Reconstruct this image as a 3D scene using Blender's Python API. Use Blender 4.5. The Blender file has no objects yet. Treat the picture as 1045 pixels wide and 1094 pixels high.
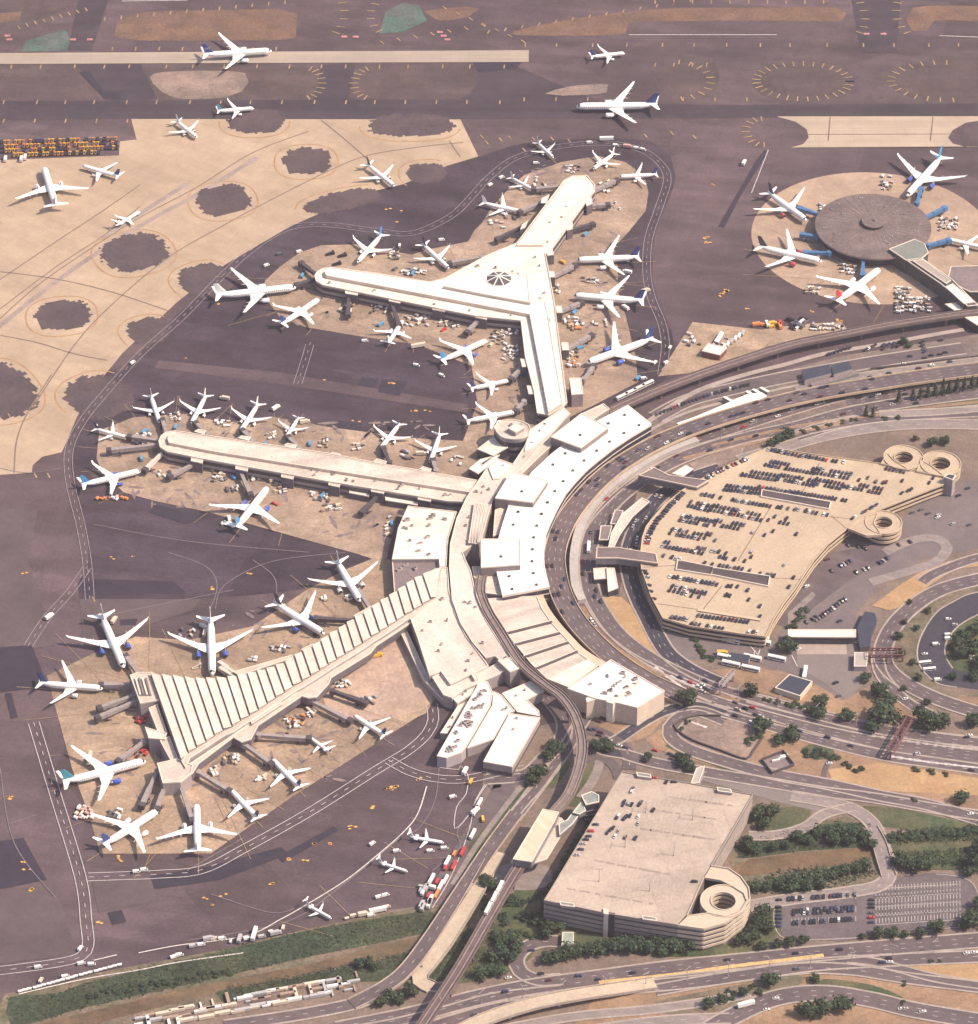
# aerial view of an airport with three concourses, a round satellite and two garages
SKY_STR, SUN_STR, EXPO, HAZE = 0.14, 4.7, 0.38, 3.8e-5
import bpy, bmesh, math, random
from mathutils import Vector, Matrix
from mathutils.geometry import tessellate_polygon
random.seed(7)
S = bpy.context.scene
COL = S.collection
rad = math.radians
# ---------------------------------------------------------------- camera
PW, PH = 1045.0, 1094.0
FPX, PITCH, CH = 4123.0, rad(38.3), 1887.0
CP, SP = math.cos(PITCH), math.sin(PITCH)
CAM = Vector((0, -CH/math.tan(PITCH), CH))
cd = bpy.data.cameras.new('camera'); cam = bpy.data.objects.new('camera', cd); COL.objects.link(cam)
cam.location = CAM; cam.rotation_euler = (math.pi/2 - PITCH, 0, 0)
cd.sensor_fit = 'HORIZONTAL'; cd.sensor_width = 36; cd.lens = FPX/PW*36
cd.clip_start = 10; cd.clip_end = 60000
S.camera = cam
def P(px, py, z=0.0):
    """where the sight line through a photo point meets the level z"""
    u = (px-PW/2)/FPX; v = -(py-PH/2)/FPX
    d = Vector((u, CP+v*SP, -SP+v*CP))
    t = (z-CH)/d.z
    return Vector((CAM.x+d.x*t, CAM.y+d.y*t, z))
def PP(pts, z=0.0): return [P(x, y, z) for x, y in pts]
# ---------------------------------------------------------------- world + sun
SUN_EL, SUN_AZ = rad(50), Vector((0.97, -0.14))     # where the sun stands
w = bpy.data.worlds.new('World'); S.world = w; w.use_nodes = True
nt = w.node_tree; nt.nodes.clear()
sky = nt.nodes.new('ShaderNodeTexSky'); sky.sky_type = 'NISHITA'; sky.sun_disc = False
sky.sun_elevation = SUN_EL; sky.sun_rotation = math.atan2(SUN_AZ.x, SUN_AZ.y)
sky.air_density = 1.0; sky.dust_density = 3.0; sky.ozone_density = 1.0
bg = nt.nodes.new('ShaderNodeBackground'); bg.inputs['Strength'].default_value = SKY_STR
out = nt.nodes.new('ShaderNodeOutputWorld')
nt.links.new(sky.outputs[0], bg.inputs[0]); nt.links.new(bg.outputs[0], out.inputs[0])
sl = bpy.data.lights.new('sun', 'SUN'); so = bpy.data.objects.new('sun', sl); COL.objects.link(so)
sl.energy = SUN_STR; sl.angle = rad(0.5); sl.color = (1.0, .845, .655)
a = SUN_AZ.normalized()
sdir = Vector((a.x*math.cos(SUN_EL), a.y*math.cos(SUN_EL), math.sin(SUN_EL)))
so.rotation_euler = sdir.to_track_quat('Z', 'Y').to_euler()
so.location = sdir*900
S.view_settings.view_transform = 'Standard'; S.view_settings.look = 'None'
S.view_settings.exposure = EXPO; S.view_settings.gamma = 1.0
# ---------------------------------------------------------------- materials
MATS = {}
def mat(name, col, rough=0.8, var=0.12, scale=0.05, metal=0.0, col2=None, joints=None, streak=None, spec=0.3, fine=0.0, patch=None, detail=6):
    """procedural surface: base colour broken up by world-scale noise, optional slab joints, streaks and laid patches"""
    if name in MATS: return MATS[name]
    m = bpy.data.materials.new(name); m.use_nodes = True; n = m.node_tree; L = n.links
    b = n.nodes['Principled BSDF']
    b.inputs['Roughness'].default_value = rough; b.inputs['Metallic'].default_value = metal
    b.inputs['Specular IOR Level'].default_value = spec
    geo = n.nodes.new('ShaderNodeNewGeometry')
    def noise(sc, det=detail, vec=None, rg=0.6):
        t = n.nodes.new('ShaderNodeTexNoise'); t.inputs['Scale'].default_value = sc; t.inputs['Detail'].default_value = det
        t.inputs['Roughness'].default_value = rg
        L.new(vec or geo.outputs['Position'], t.inputs['Vector']); return t.outputs['Fac']
    def mr(s, a, b_, lo=0.3, hi=0.7):
        r = n.nodes.new('ShaderNodeMapRange'); r.inputs['From Min'].default_value = lo; r.inputs['From Max'].default_value = hi
        r.inputs['To Min'].default_value = a; r.inputs['To Max'].default_value = b_; L.new(s, r.inputs['Value']); return r.outputs[0]
    def mixc(f, c1, c2, typ='MIX'):
        x = n.nodes.new('ShaderNodeMix'); x.data_type = 'RGBA'; x.blend_type = typ
        if isinstance(f, float): x.inputs[0].default_value = f
        else: L.new(f, x.inputs[0])
        for i, c in ((6, c1), (7, c2)):
            if isinstance(c, tuple): x.inputs[i].default_value = (*c, 1)
            else: L.new(c, x.inputs[i])
        return x.outputs[2]
    def grey(f):
        x = n.nodes.new('ShaderNodeCombineColor')
        for i in range(3): L.new(f, x.inputs[i])
        return x.outputs[0]
    c = tuple(col)
    if col2: c = mixc(mr(noise(scale*0.6), 0, 1, 0.38, 0.62), c, tuple(col2))
    if patch:                      # big rectangular resurfacing patches
        mp = n.nodes.new('ShaderNodeMapping'); mp.inputs['Rotation'].default_value = (0, 0, patch[2]); L.new(geo.outputs['Position'], mp.inputs['Vector'])
        vo = n.nodes.new('ShaderNodeTexVoronoi'); vo.distance = 'CHEBYCHEV'; vo.inputs['Scale'].default_value = patch[0]
        L.new(mp.outputs[0], vo.inputs['Vector'])
        sp = n.nodes.new('ShaderNodeSeparateColor'); L.new(vo.outputs['Color'], sp.inputs[0])
        c = mixc(1.0, c, grey(mr(sp.outputs[0], 1-patch[1], 1+patch[1], 0, 1)), 'MULTIPLY')
    if patch and len(patch) > 3:   # second, finer generation of repairs
        mp = n.nodes.new('ShaderNodeMapping'); mp.inputs['Rotation'].default_value = (0, 0, patch[2]+.5); mp.inputs['Scale'].default_value = (1, 2.2, 1); L.new(geo.outputs['Position'], mp.inputs['Vector'])
        vo = n.nodes.new('ShaderNodeTexVoronoi'); vo.distance = 'CHEBYCHEV'; vo.inputs['Scale'].default_value = patch[0]*3.3
        L.new(mp.outputs[0], vo.inputs['Vector'])
        sp = n.nodes.new('ShaderNodeSeparateColor'); L.new(vo.outputs['Color'], sp.inputs[0])
        c = mixc(1.0, c, grey(mr(sp.outputs[1], 1-patch[3], 1+patch[3], 0, 1)), 'MULTIPLY')
    if var: c = mixc(1.0, c, grey(mr(noise(scale), 1-var, 1+var)), 'MULTIPLY')
    if var > .1: c = mixc(1.0, c, grey(mr(noise(scale*5, 5, None, .7), 1-var*.8, 1+var*.8)), 'MULTIPLY')
    if fine: c = mixc(1.0, c, grey(mr(noise(0.45, 3), 1-fine, 1+fine)), 'MULTIPLY')
    if streak:                     # (scale, stretch, angle, amount): worn tracks and runs
        mp = n.nodes.new('ShaderNodeMapping'); mp.inputs['Rotation'].default_value = (0, 0, streak[2]); L.new(geo.outputs['Position'], mp.inputs['Vector'])
        m2 = n.nodes.new('ShaderNodeMapping'); m2.inputs['Scale'].default_value = (1/streak[1], 1, 1); L.new(mp.outputs[0], m2.inputs['Vector'])
        c = mixc(1.0, c, grey(mr(noise(streak[0], 4, m2.outputs[0]), 1-streak[3], 1+streak[3])), 'MULTIPLY')
    if joints:                     # (slab metres, angle, darkness)
        mp = n.nodes.new('ShaderNodeMapping'); mp.inputs['Rotation'].default_value = (0, 0, joints[1]); L.new(geo.outputs['Position'], mp.inputs['Vector'])
        br = n.nodes.new('ShaderNodeTexBrick'); br.offset = 0; br.inputs['Scale'].default_value = 1.0
        br.inputs['Brick Width'].default_value = joints[0]; br.inputs['Row Height'].default_value = joints[0]
        br.inputs['Mortar Size'].default_value = joints[0]*0.035; br.inputs['Bias'].default_value = 0
        k = joints[2]
        br.inputs['Color1'].default_value = (1+k*.35,)*3+(1,); br.inputs['Color2'].default_value = (1-k*.35,)*3+(1,); br.inputs['Mortar'].default_value = (1-k,)*3+(1,)
        L.new(mp.outputs[0], br.inputs['Vector'])
        c = mixc(1.0, c, br.outputs['Color'], 'MULTIPLY')
    if isinstance(c, tuple): b.inputs['Base Color'].default_value = (*c, 1)
    else: L.new(c, b.inputs['Base Color'])
    MATS[name] = m
    return m
# ---------------------------------------------------------------- mesh builder
class MB:
    def __init__(s): s.v = []; s.f = []; s.m = []
    def add(s, vs, fs, mi=0):
        k = len(s.v); s.v += [tuple(v) for v in vs]
        s.f += [tuple(i+k for i in f) for f in fs]; s.m += [mi]*len(fs)
    def ngon(s, pts, mi=0):
        """a flat polygon, concave allowed"""
        pts = [Vector(p) for p in pts]
        tr = tessellate_polygon([pts]); k = len(s.v); s.v += [tuple(p) for p in pts]
        for t in tr:
            t = list(t)
            a, b, c = (pts[i] for i in t)
            if (b-a).cross(c-a).z < 0: t.reverse()
            s.f.append(tuple(i+k for i in t)); s.m.append(mi)
    def walls(s, pts, z0, z1, mi=0):
        pts = ccw(pts); n = len(pts)
        vs = [(p.x, p.y, z0) for p in pts]+[(p.x, p.y, z1) for p in pts]
        s.add(vs, [(i, (i+1) % n, (i+1) % n+n, i+n) for i in range(n)], mi)
    def prism(s, pts, z0, z1, mi=0, mt=None):
        s.walls(pts, z0, z1, mi)
        s.ngon([(p.x, p.y, z1) for p in pts], mi if mt is None else mt)
    def box(s, c, sz, yaw=0.0, mi=0, mt=None):
        """box standing on c"""
        x, y, z = sz[0]/2, sz[1]/2, sz[2]; ca, sa = math.cos(yaw), math.sin(yaw)
        vs = [(c[0]+X*ca-Y*sa, c[1]+X*sa+Y*ca, c[2]+Z) for Z in (0, z) for X, Y in ((-x, -y), (x, -y), (x, y), (-x, y))]
        s.add(vs, [(0, 1, 5, 4), (1, 2, 6, 5), (2, 3, 7, 6), (3, 0, 4, 7), (3, 2, 1, 0)], mi)
        s.add(vs[4:], [(0, 1, 2, 3)], mi if mt is None else mt)
    def beam(s, a, b, wd, ht, mi=0, mt=None):
        """box along a-b whose top runs from a to b"""
        a, b = Vector(a), Vector(b); d = b-a; n = Vector((-d.y, d.x, 0))
        if n.length < 1e-6: return
        n = n.normalized()*wd/2; h = Vector((0, 0, ht))
        vs = [a-n-h, b-n-h, b+n-h, a+n-h, a-n, b-n, b+n, a+n]
        s.add(vs, [(0, 1, 5, 4), (1, 2, 6, 5), (2, 3, 7, 6), (3, 0, 4, 7), (3, 2, 1, 0)], mi)
        s.add(vs[4:], [(0, 1, 2, 3)], mi if mt is None else mt)
    def tube(s, rings, mi=0, cap=True):
        """rings: lists of equally many points"""
        n = len(rings[0]); k = len(s.v)
        for r in rings: s.v += [tuple(p) for p in r]
        for j in range(len(rings)-1):
            for i in range(n):
                s.f.append((k+j*n+i, k+j*n+(i+1) % n, k+(j+1)*n+(i+1) % n, k+(j+1)*n+i)); s.m.append(mi)
        if cap:
            s.f.append(tuple(k+i for i in reversed(range(n)))); s.m.append(mi)
            s.f.append(tuple(k+(len(rings)-1)*n+i for i in range(n))); s.m.append(mi)
    def cyl(s, c, r, h, n=12, mi=0, r2=None):
        r2 = r if r2 is None else r2
        s.tube([[(c[0]+R*math.cos(2*math.pi*i/n), c[1]+R*math.sin(2*math.pi*i/n), z) for i in range(n)] for R, z in ((r, c[2]), (r2, c[2]+h))], mi)
    def mesh(s, name, mats, smooth=False, origin=None):
        me = bpy.data.meshes.new(name)
        o = Vector(origin) if origin is not None else Vector()
        me.from_pydata([tuple(Vector(v)-o) for v in s.v], [], s.f)
        for m in (mats if isinstance(mats, (list, tuple)) else [mats]): me.materials.append(m)
        me.polygons.foreach_set('material_index', s.m)
        if smooth: me.polygons.foreach_set('use_smooth', [True]*len(s.f))
        me.update(); return me
    def obj(s, name, mats, parent=None, smooth=False):
        """vertices are in world space; stays where it is under its parent"""
        o0 = Vector(parent.location) if parent else Vector()
        if parent and parent.parent: o0 = o0+Vector(parent.parent.location)
        o = bpy.data.objects.new(name, s.mesh(name, mats, smooth, o0)); COL.objects.link(o)
        if parent: o.parent = parent
        return o
def ccw(pts):
    pts = [Vector(p) for p in pts]
    a = sum(pts[i].x*pts[(i+1) % len(pts)].y-pts[(i+1) % len(pts)].x*pts[i].y for i in range(len(pts)))
    return pts if a > 0 else pts[::-1]
def inset(pts, d):
    pts = ccw(pts); n = len(pts); r = []
    for i in range(n):
        p, a, b = pts[i], pts[i-1], pts[(i+1) % n]
        e1 = Vector((p.x-a.x, p.y-a.y)); e2 = Vector((b.x-p.x, b.y-p.y))
        if e1.length < 1e-6 or e2.length < 1e-6: r.append(p.copy()); continue
        e1.normalize(); e2.normalize()
        n1 = Vector((-e1.y, e1.x)); n2 = Vector((-e2.y, e2.x)); q = n1+n2
        L = q.length
        if L < 0.3: r.append(p.copy()); continue
        q = q/L; k = d/max(0.5, q.dot(n1))
        r.append(Vector((p.x+q.x*k, p.y+q.y*k, p.z)))
    return r
def cent(pts):
    return Vector((sum(p.x for p in pts)/len(pts), sum(p.y for p in pts)/len(pts), 0))
def inside(p, poly):
    c = False; n = len(poly)
    for i in range(n):
        a, b = poly[i], poly[i-1]
        if (a[1] > p[1]) != (b[1] > p[1]) and p[0] < (b[0]-a[0])*(p[1]-a[1])/(b[1]-a[1])+a[0]: c = not c
    return c
def spline(pts, step=6.0, closed=False):
    """smooth line through 2D or 3D points"""
    pts = [Vector(p).to_3d() if len(p) == 2 else Vector(p) for p in pts]
    n = len(pts); res = []
    for i in range(n if closed else n-1):
        g = lambda k: pts[k % n] if closed else pts[max(0, min(n-1, k))]
        p0, p1, p2, p3 = g(i-1), g(i), g(i+1), g(i+2)
        k = max(1, int((p2-p1).length/step))
        for j in range(k):
            t = j/k
            res.append(0.5*((2*p1)+(p2-p0)*t+(2*p0-5*p1+4*p2-p3)*t*t+(3*p1-p0-3*p2+p3)*t**3))
    if not closed: res.append(pts[-1])
    return res
def px_line(pts, z=0.0, step=6.0, closed=False):
    """photo points -> smooth world line at level z (or z per point as third value)"""
    q = spline([(p[0], p[1], p[2] if len(p) > 2 else z) for p in pts], step, closed)
    return [P(p.x, p.y, p.z) for p in q]
def offset(line, d):
    r = []; n = len(line)
    for i in range(n):
        a, b = line[max(0, i-1)], line[min(n-1, i+1)]
        t = Vector((b.x-a.x, b.y-a.y, 0))
        if t.length < 1e-6: t = Vector((1, 0, 0))
        t.normalize(); r.append(line[i]+Vector((-t.y, t.x, 0))*d)
    return r
def ribbon(mb, line, wd, dz=0.0, mi=0, off=0.0):
    a, b = offset(line, off-wd/2), offset(line, off+wd/2); n = len(line); Z = Vector((0, 0, dz))
    mb.add([p+Z for p in a]+[p+Z for p in b], [(i, i+1, n+i+1, n+i) for i in range(n-1)], mi)
def curb(mb, line, wd, z0, z1, off=0.0, mi=0):
    """raised strip following a line (heights relative to it)"""
    a, b = offset(line, off-wd/2), offset(line, off+wd/2)
    rings = [[p+Vector((0, 0, z0)), q+Vector((0, 0, z0)), q+Vector((0, 0, z1)), p+Vector((0, 0, z1))] for p, q in zip(a, b)]
    rings = [r[::-1] for r in rings]
    mb.tube(rings, mi)
def walk(line, d0, step):
    """points every step metres along a line, with the direction"""
    acc = 0.0; nxt = d0
    for a, b in zip(line, line[1:]):
        L = (b-a).length
        while L > 0 and nxt <= acc+L:
            t = (nxt-acc)/L; yield a.lerp(b, t), (b-a).normalized(); nxt += step
        acc += L
def dashes(mb, line, ln, gap, wd, dz, off=0.0, mi=0):
    for p, t in walk(line, 0.0, ln+gap):
        n = Vector((-t.y, t.x, 0)); q = p+n*off+Vector((0, 0, dz))
        mb.add([q-n*wd/2, q+t*ln-n*wd/2, q+t*ln+n*wd/2, q+n*wd/2], [(0, 1, 2, 3)], mi)
# ---------------------------------------------------------------- objects
def tag(o, label, cat, group=None):
    o['label'] = label; o['category'] = cat
    if group: o['group'] = group
    return o
def thing(name, loc, label, cat, group=None, yaw=0.0):
    o = bpy.data.objects.new(name, None); COL.objects.link(o); o.empty_display_size = 2
    o.location = loc; o.rotation_euler = (0, 0, yaw)
    return tag(o, label, cat, group)
def struct(o): o['kind'] = 'structure'; return o
def stuff(o): o['kind'] = 'stuff'; return o
def child(name, me, parent):
    o = bpy.data.objects.new(name, me); COL.objects.link(o); o.parent = parent; return o
def dup(root):
    r = root.copy(); COL.objects.link(r)
    for ch in root.children:
        if ch.name.startswith('lettering'): continue
        c = ch.copy(); COL.objects.link(c); c.parent = r
        for g in ch.children:
            d = g.copy(); COL.objects.link(d); d.parent = c
    return r
# ================================================================ surface materials
ASPH = mat('mauve_asphalt', (0.082, 0.057, 0.067), .9, .20, .012, col2=(0.103, 0.070, 0.076), streak=(.05, 9, rad(8), .22), fine=.17, patch=(.006, .13, rad(12), .09), joints=(18, rad(12), .05))
DARK = mat('dark_asphalt', (0.047, 0.033, 0.046), .9, .22, .014, col2=(0.061, 0.043, 0.056), streak=(.045, 10, rad(14), .24), fine=.17, patch=(.009, .16, rad(14), .10), joints=(15, rad(14), .06))
TAXI = mat('taxiway_asphalt', (0.049, 0.038, 0.049), .9, .16, .02, col2=(0.061, 0.045, 0.056), streak=(.06, 30, 0, .2), fine=.08)
INF = mat('infield_turf', (0.080, 0.057, 0.061), .95, .2, .03, col2=(0.095, 0.063, 0.064), streak=(.08, 6, 0, .14), fine=.14)
BROWN = mat('dry_grass', (0.180, 0.105, 0.072), .95, .22, .05, col2=(0.139, 0.086, 0.070), fine=.2)
GREEN = mat('green_paint', (.070, .130, .108), .95, .3, .05, col2=(.105, .11, .105), fine=.2)
CONC = mat('apron_concrete', (0.399, 0.296, 0.213), .85, .13, .012, joints=(7.6, rad(33), .07), streak=(.03, 14, rad(33), .12), fine=.05)
CONC2 = mat('stand_concrete', (0.340, 0.247, 0.184), .85, .20, .02, col2=(0.285, 0.202, 0.158), joints=(7.6, rad(-13), .10), streak=(.05, 6, rad(25), .14), fine=.2, patch=(.016, .12, rad(-13), .10))
CONC3 = mat('gate_concrete', (0.346, 0.247, 0.176), .85, .18, .02, col2=(0.287, 0.203, 0.150), joints=(7.6, rad(28), .10), streak=(.05, 6, rad(35), .12), fine=.2, patch=(.016, .11, rad(28), .10))
RUNW = mat('runway_concrete', (0.349, 0.282, 0.235), .85, .1, .02, joints=(9, 0, .06), streak=(.07, 40, 0, .12))
PALE = mat('pale_concrete', (0.336, 0.276, 0.248), .85, .14, .06, streak=(.12, 8, rad(20), .1), fine=.1)
ROAD = mat('road_asphalt', (0.107, 0.082, 0.090), .9, .14, .04, col2=(0.130, 0.097, 0.101), streak=(.2, 16, rad(25), .12), fine=.12)
ROADD = mat('fresh_asphalt', (0.049, 0.044, 0.061), .9, .16, .04, fine=.14)
ROADP = mat('worn_concrete_road', (0.238, 0.195, 0.187), .9, .14, .05, streak=(.2, 14, rad(20), .14), fine=.1)
TAN = mat('sunburnt_grass', (0.296, 0.189, 0.121), .95, .2, .03, col2=(0.234, 0.149, 0.102), fine=.2)
OCHRE = mat('bare_ochre_soil', (0.405, 0.263, 0.144), .95, .14, .05, col2=(0.356, 0.219, 0.121), fine=.14)
SOIL = mat('pinkish_soil', (.27, .19, .16), .95, .25, .04, col2=(.20, .15, .13), fine=.2)
LAWN = mat('mown_lawn', (0.054, 0.075, 0.038), .95, .25, .06, col2=(0.109, 0.100, 0.054), fine=.25)
REED = mat('marsh_reeds', (0.038, 0.055, 0.033), .95, .35, .03, col2=(0.060, 0.066, 0.037), fine=.4)
WATER = mat('muddy_canal', (0.165, 0.102, 0.061), .6, .25, .03, col2=(0.120, 0.086, 0.050), streak=(.05, 8, rad(15), .2), fine=.2)
MUD = mat('brown_verge', (0.178, 0.132, 0.098), .95, .3, .04, col2=(0.102, 0.098, 0.060), fine=.3)
YEL = mat('yellow_marking', (0.320, 0.217, 0.120), .8, .3, .08, detail=2)
LINE = mat('faded_yellow_line', (0.360, 0.209, 0.110), .8, .2, .1)
BLINE = mat('brown_taxi_line', (.19, .135, .11), .8, .2, .1)
WLINE = mat('white_marking', (.50, .45, .45), .8, .2, .2)
ORNG = mat('orange_blob', (.60, .32, .09), .8, .2, .2)
PINK = mat('pink_marking', (0.434, 0.192, 0.192), .8, .3, .2)
FADE = mat('faint_line', (.20, .165, .18), .85, .2, .1)
TARM = mat('resurfacing_patch', (0.038, 0.029, 0.045), .9, .15, .04, fine=.12)
# ================================================================ ground sheets
NSH = 0
def LV(l): return .05*l
def sheet(name, pts, m, lv, z=None, smooth=0):
    if smooth:
        q = spline(pts, smooth, True); pts = [(p.x, p.y) for p in q]
    global NSH; NSH += 1
    h = LV(lv)+.004*(NSH % 11) if z is None else z
    mb = MB(); mb.ngon(PP(pts, h)); return struct(mb.obj(name, m))
def lines(name, polys, m, wd, lv, dash=None, closed=False, step=5):
    global NSH; NSH += 1
    mb = MB()
    for pl in polys:
        ln = px_line(pl, LV(lv)+.004*(NSH % 11), step, closed)
        if closed: ln = ln+[ln[0]]
        if dash: dashes(mb, ln, dash[0], dash[1], wd, 0)
        else: ribbon(mb, ln, wd)
    return struct(mb.obj(name, m))
g = MB(); g.ngon([(-30000, -9000, 0), (30000, -9000, 0), (30000, 45000, 0), (-30000, 45000, 0)]); struct(g.obj('ground', ASPH))
# --- far airfield
for pl in ([(125, 22), (150, 13), (215, 11), (300, 10), (318, 15), (316, 40), (240, 43), (150, 43), (122, 38)],
           [(545, 36), (600, 22), (700, 10), (790, 8), (895, 8), (905, 14), (900, 22), (820, 22), (672, 24), (668, 36), (600, 38)],
           [(968, 22), (975, 8), (992, 6), (1060, 8), (1060, 22), (998, 22), (990, 33), (975, 33)],
           [(453, 12), (500, 7), (512, 9), (500, 18), (468, 22)], [(0, 14), (24, 12), (20, 22), (0, 24)]):
    sheet('dry_infield', pl, BROWN, 2, smooth=14)
for pl in ([(160, 82), (190, 76), (262, 78), (258, 98), (240, 104), (185, 104)], [(582, 100), (610, 92), (650, 90), (648, 99), (600, 102)]):
    sheet('dry_infield', pl, SOIL, 2, smooth=10)
for pl in ([(135, 75), (185, 72), (330, 72), (345, 85), (340, 100), (325, 107), (190, 108), (160, 100)], [(388, 72), (500, 70), (505, 96), (480, 106), (392, 108), (377, 100), (379, 80)],
           [(0, 70), (85, 70), (105, 95), (110, 106), (0, 108)], [(720, 66), (760, 62), (768, 88), (748, 106), (718, 104), (700, 88)],
           [(803, 88), (810, 74), (845, 66), (885, 68), (905, 80), (905, 92), (880, 104), (845, 108), (815, 102)], [(948, 88), (960, 72), (990, 65), (1060, 64), (1060, 108), (985, 106), (958, 98)],
           [(0, 2), (60, 2), (80, 4), (40, 22), (0, 32)]):
    sheet('infield', pl, INF, 1, smooth=8)
sheet('green_infield', [(22, 55), (28, 44), (52, 36), (70, 32), (76, 44), (70, 54)], GREEN, 3)
sheet('green_infield', [(405, 36), (412, 12), (430, 3), (448, 6), (456, 22), (430, 34)], GREEN, 3)
sheet('taxiway', [(-60, 108), (480, 106), (760, 112), (1100, 110), (1100, 123), (760, 126), (492, 127), (380, 127), (120, 127), (-60, 128)], TAXI, 3)
sheet('taxiway', [(84, 0), (116, 0), (98, 54), (72, 54)], TAXI, 3)
sheet('taxiway', [(80, 68), (150, 68), (168, 106), (118, 107)], TAXI, 3)
sheet('taxiway', [(344, 70), (380, 66), (372, 106), (335, 107)], TAXI, 3)
sheet('taxiway', [(910, 0), (962, 0), (958, 56), (920, 56)], TAXI, 3)
sheet('dark_patch', [(809, 170), (817, 160), (821, 162), (792, 208), (774, 243), (767, 242)], TARM, 5)
sheet('dark_patch', [(505, 66), (560, 65), (552, 72), (512, 77)], TARM, 5)
sheet('dark_patch', [(84, 77), (95, 76), (112, 98), (132, 97), (128, 106), (112, 106)], TARM, 5)
sheet('runway', [(-80, 57), (565, 53.5), (565, 66), (-80, 68.5)], RUNW, 6)
sheet('taxiway', [(440, 72), (545, 68), (640, 108), (500, 110)], TAXI, 1)
# --- pale apron, upper left, with its jagged asphalt islands
sheet('concrete_apron', [(140, 127), (492, 127.5), (511, 167), (478, 177), (430, 197), (395, 205), (330, 233), (308, 243), (240, 283), (190, 322), (131, 377), (100, 415), (82, 446), (72, 470), (66, 483), (45, 488), (35, 497), (34, 505), (-40, 510), (-60, 172), (0, 171), (127, 166), (128, 151), (146, 149)], CONC, 4)
def island(cx, cy, rx, ry, rot, arc=None, lv=6):
    """asphalt island whose rim follows the slab grid in steps"""
    c = P(cx, cy); A = (P(cx+rx, cy)-c).length; B = (P(cx, cy+ry)-c).length
    m_ = mat('island_asphalt', (0.076, 0.055, 0.064), .95, .18, .05, col2=(0.094, 0.066, 0.070), fine=.14)
    mb = MB(); g = 2.3; th = rot+.18; ct, st_ = math.cos(th), math.sin(th); R_ = int(1.5*max(A, B)/g)
    rough = {}
    for i in range(-R_, R_+1):
        for j in range(-R_, R_+1):
            u, v = i*g, j*g; x, y = u*ct-v*st_, u*st_+v*ct
            xr, yr = x*math.cos(rot)+y*math.sin(rot), -x*math.sin(rot)+y*math.cos(rot)
            k = (i//2, j//2)
            if k not in rough: rough[k] = random.uniform(-.10, .06)
            if abs(xr/A)**2.5+abs(yr/B)**2.5 < (1+rough[k])**2.5:
                q = [(u, v), (u+g, v), (u+g, v+g), (u, v+g)]
                mb.add([(c.x+a*ct-b*st_, c.y+a*st_+b*ct, LV(lv)) for a, b in q], [(0, 1, 2, 3)])
    o = mb.obj('asphalt_island', m_)
    bm = bmesh.new(); bm.from_mesh(o.data); bmesh.ops.remove_doubles(bm, verts=bm.verts, dist=.05); bm.to_mesh(o.data); bm.free(); struct(o)
    mb = MB(); ln = []
    a0, a1 = (0, 360) if arc is None else arc
    for i in range(73):
        t = rad(a0+(a1-a0)*i/72)-(rot if arc else 0); e = (abs(math.cos(t))**2.4+abs(math.sin(t))**2.4)**(-1/2.4)*1.0
        x, y = (A+6.5)*e*math.cos(t), (B+6.5)*e*math.sin(t)
        ln.append(Vector((c.x+x*math.cos(rot)-y*math.sin(rot), c.y+x*math.sin(rot)+y*math.cos(rot), LV(lv))))
    ribbon(mb, ln, 1.3); struct(mb.obj('island_edge_line', LINE))
for a_ in ((238, 215, 29, 16.5, .25), (143, 271, 36, 20, .45), (327, 173, 26, 14.5, .05), (66, 338, 30, 16.5, .15), (-2, 418, 36, 32, .5), (455, 186, 21, 11, .2, (60, 230)), (366, 216, 44, 10, .4, (70, 190)), (219, 301, 28, 18, .6, (60, 230)), (158, 355, 22, 14, .5, (60, 230)), (106, 425, 34, 24, .7, (70, 220)), (272, 130, 30, 13, 0, (180, 360)), (438, 135, 46, 12, 0, (180, 350))): island(*a_)
lines('taxi_line', [[(-5, 302), (60, 258), (110, 225), (150, 197)], [(-5, 345), (40, 305), (90, 270), (150, 232), (210, 200), (270, 163), (330, 140)], [(0, 330), (60, 285), (110, 252), (150, 220)],
      [(35, 435), (80, 368), (120, 325), (180, 275), (240, 240), (300, 208), (380, 170), (440, 158), (495, 152)], [(15, 505), (18, 470), (30, 440), (55, 400)],
      [(0, 290), (60, 298), (120, 312), (180, 332)], [(343, 128), (370, 150), (395, 172)], [(0, 358), (40, 366), (80, 378), (115, 385)], [(480, 150), (492, 168)]], BLINE, 1.1, 7)
lines('dark_rubber_track', [[(-5, 352), (45, 312), (95, 276), (155, 238), (215, 205), (275, 168)], [(110, 255), (150, 228), (200, 196)]], mat('rubber_track', (.30, .235, .215), .9, .2, .05), 5.0, 5)
# --- right pale taxiway link and the satellite apron
sheet('concrete_taxiway', [(830, 124.3), (1100, 124), (1100, 157), (1033, 157), (1016, 153), (1013, 147), (1016, 139), (1030, 131), (1048, 129), (1000, 129), (845, 157.5), (858, 154), (864, 147), (862, 138), (850, 130)][:5]+[(1034, 156.5), (845, 157.5), (858, 154), (864, 147), (862, 138), (850, 130)], RUNW if False else mat('link_concrete', (0.411, 0.323, 0.248), .85, .1, .03, joints=(8, 0, .06), streak=(.07, 30, 0, .1)), 4)
sheet('asphalt_island', [(1060, 127), (1032, 131), (1018, 139), (1013, 147), (1018, 153), (1034, 156.5), (1060, 157)], MATS['island_asphalt'], 6)
lines('taxi_line', [[(860, 143.5), (1020, 143)], [(887, 125), (885, 150)], [(997, 125), (994, 150)]], BLINE, 1, 7)
sc = P(932, 253); sr = (P(1061, 253)-P(803, 253)).length/2
SATC = [Vector((sc.x+sr*math.cos(t*math.pi/60), sc.y+sr*.97*math.sin(t*math.pi/60), .08)) for t in range(120)]
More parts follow.
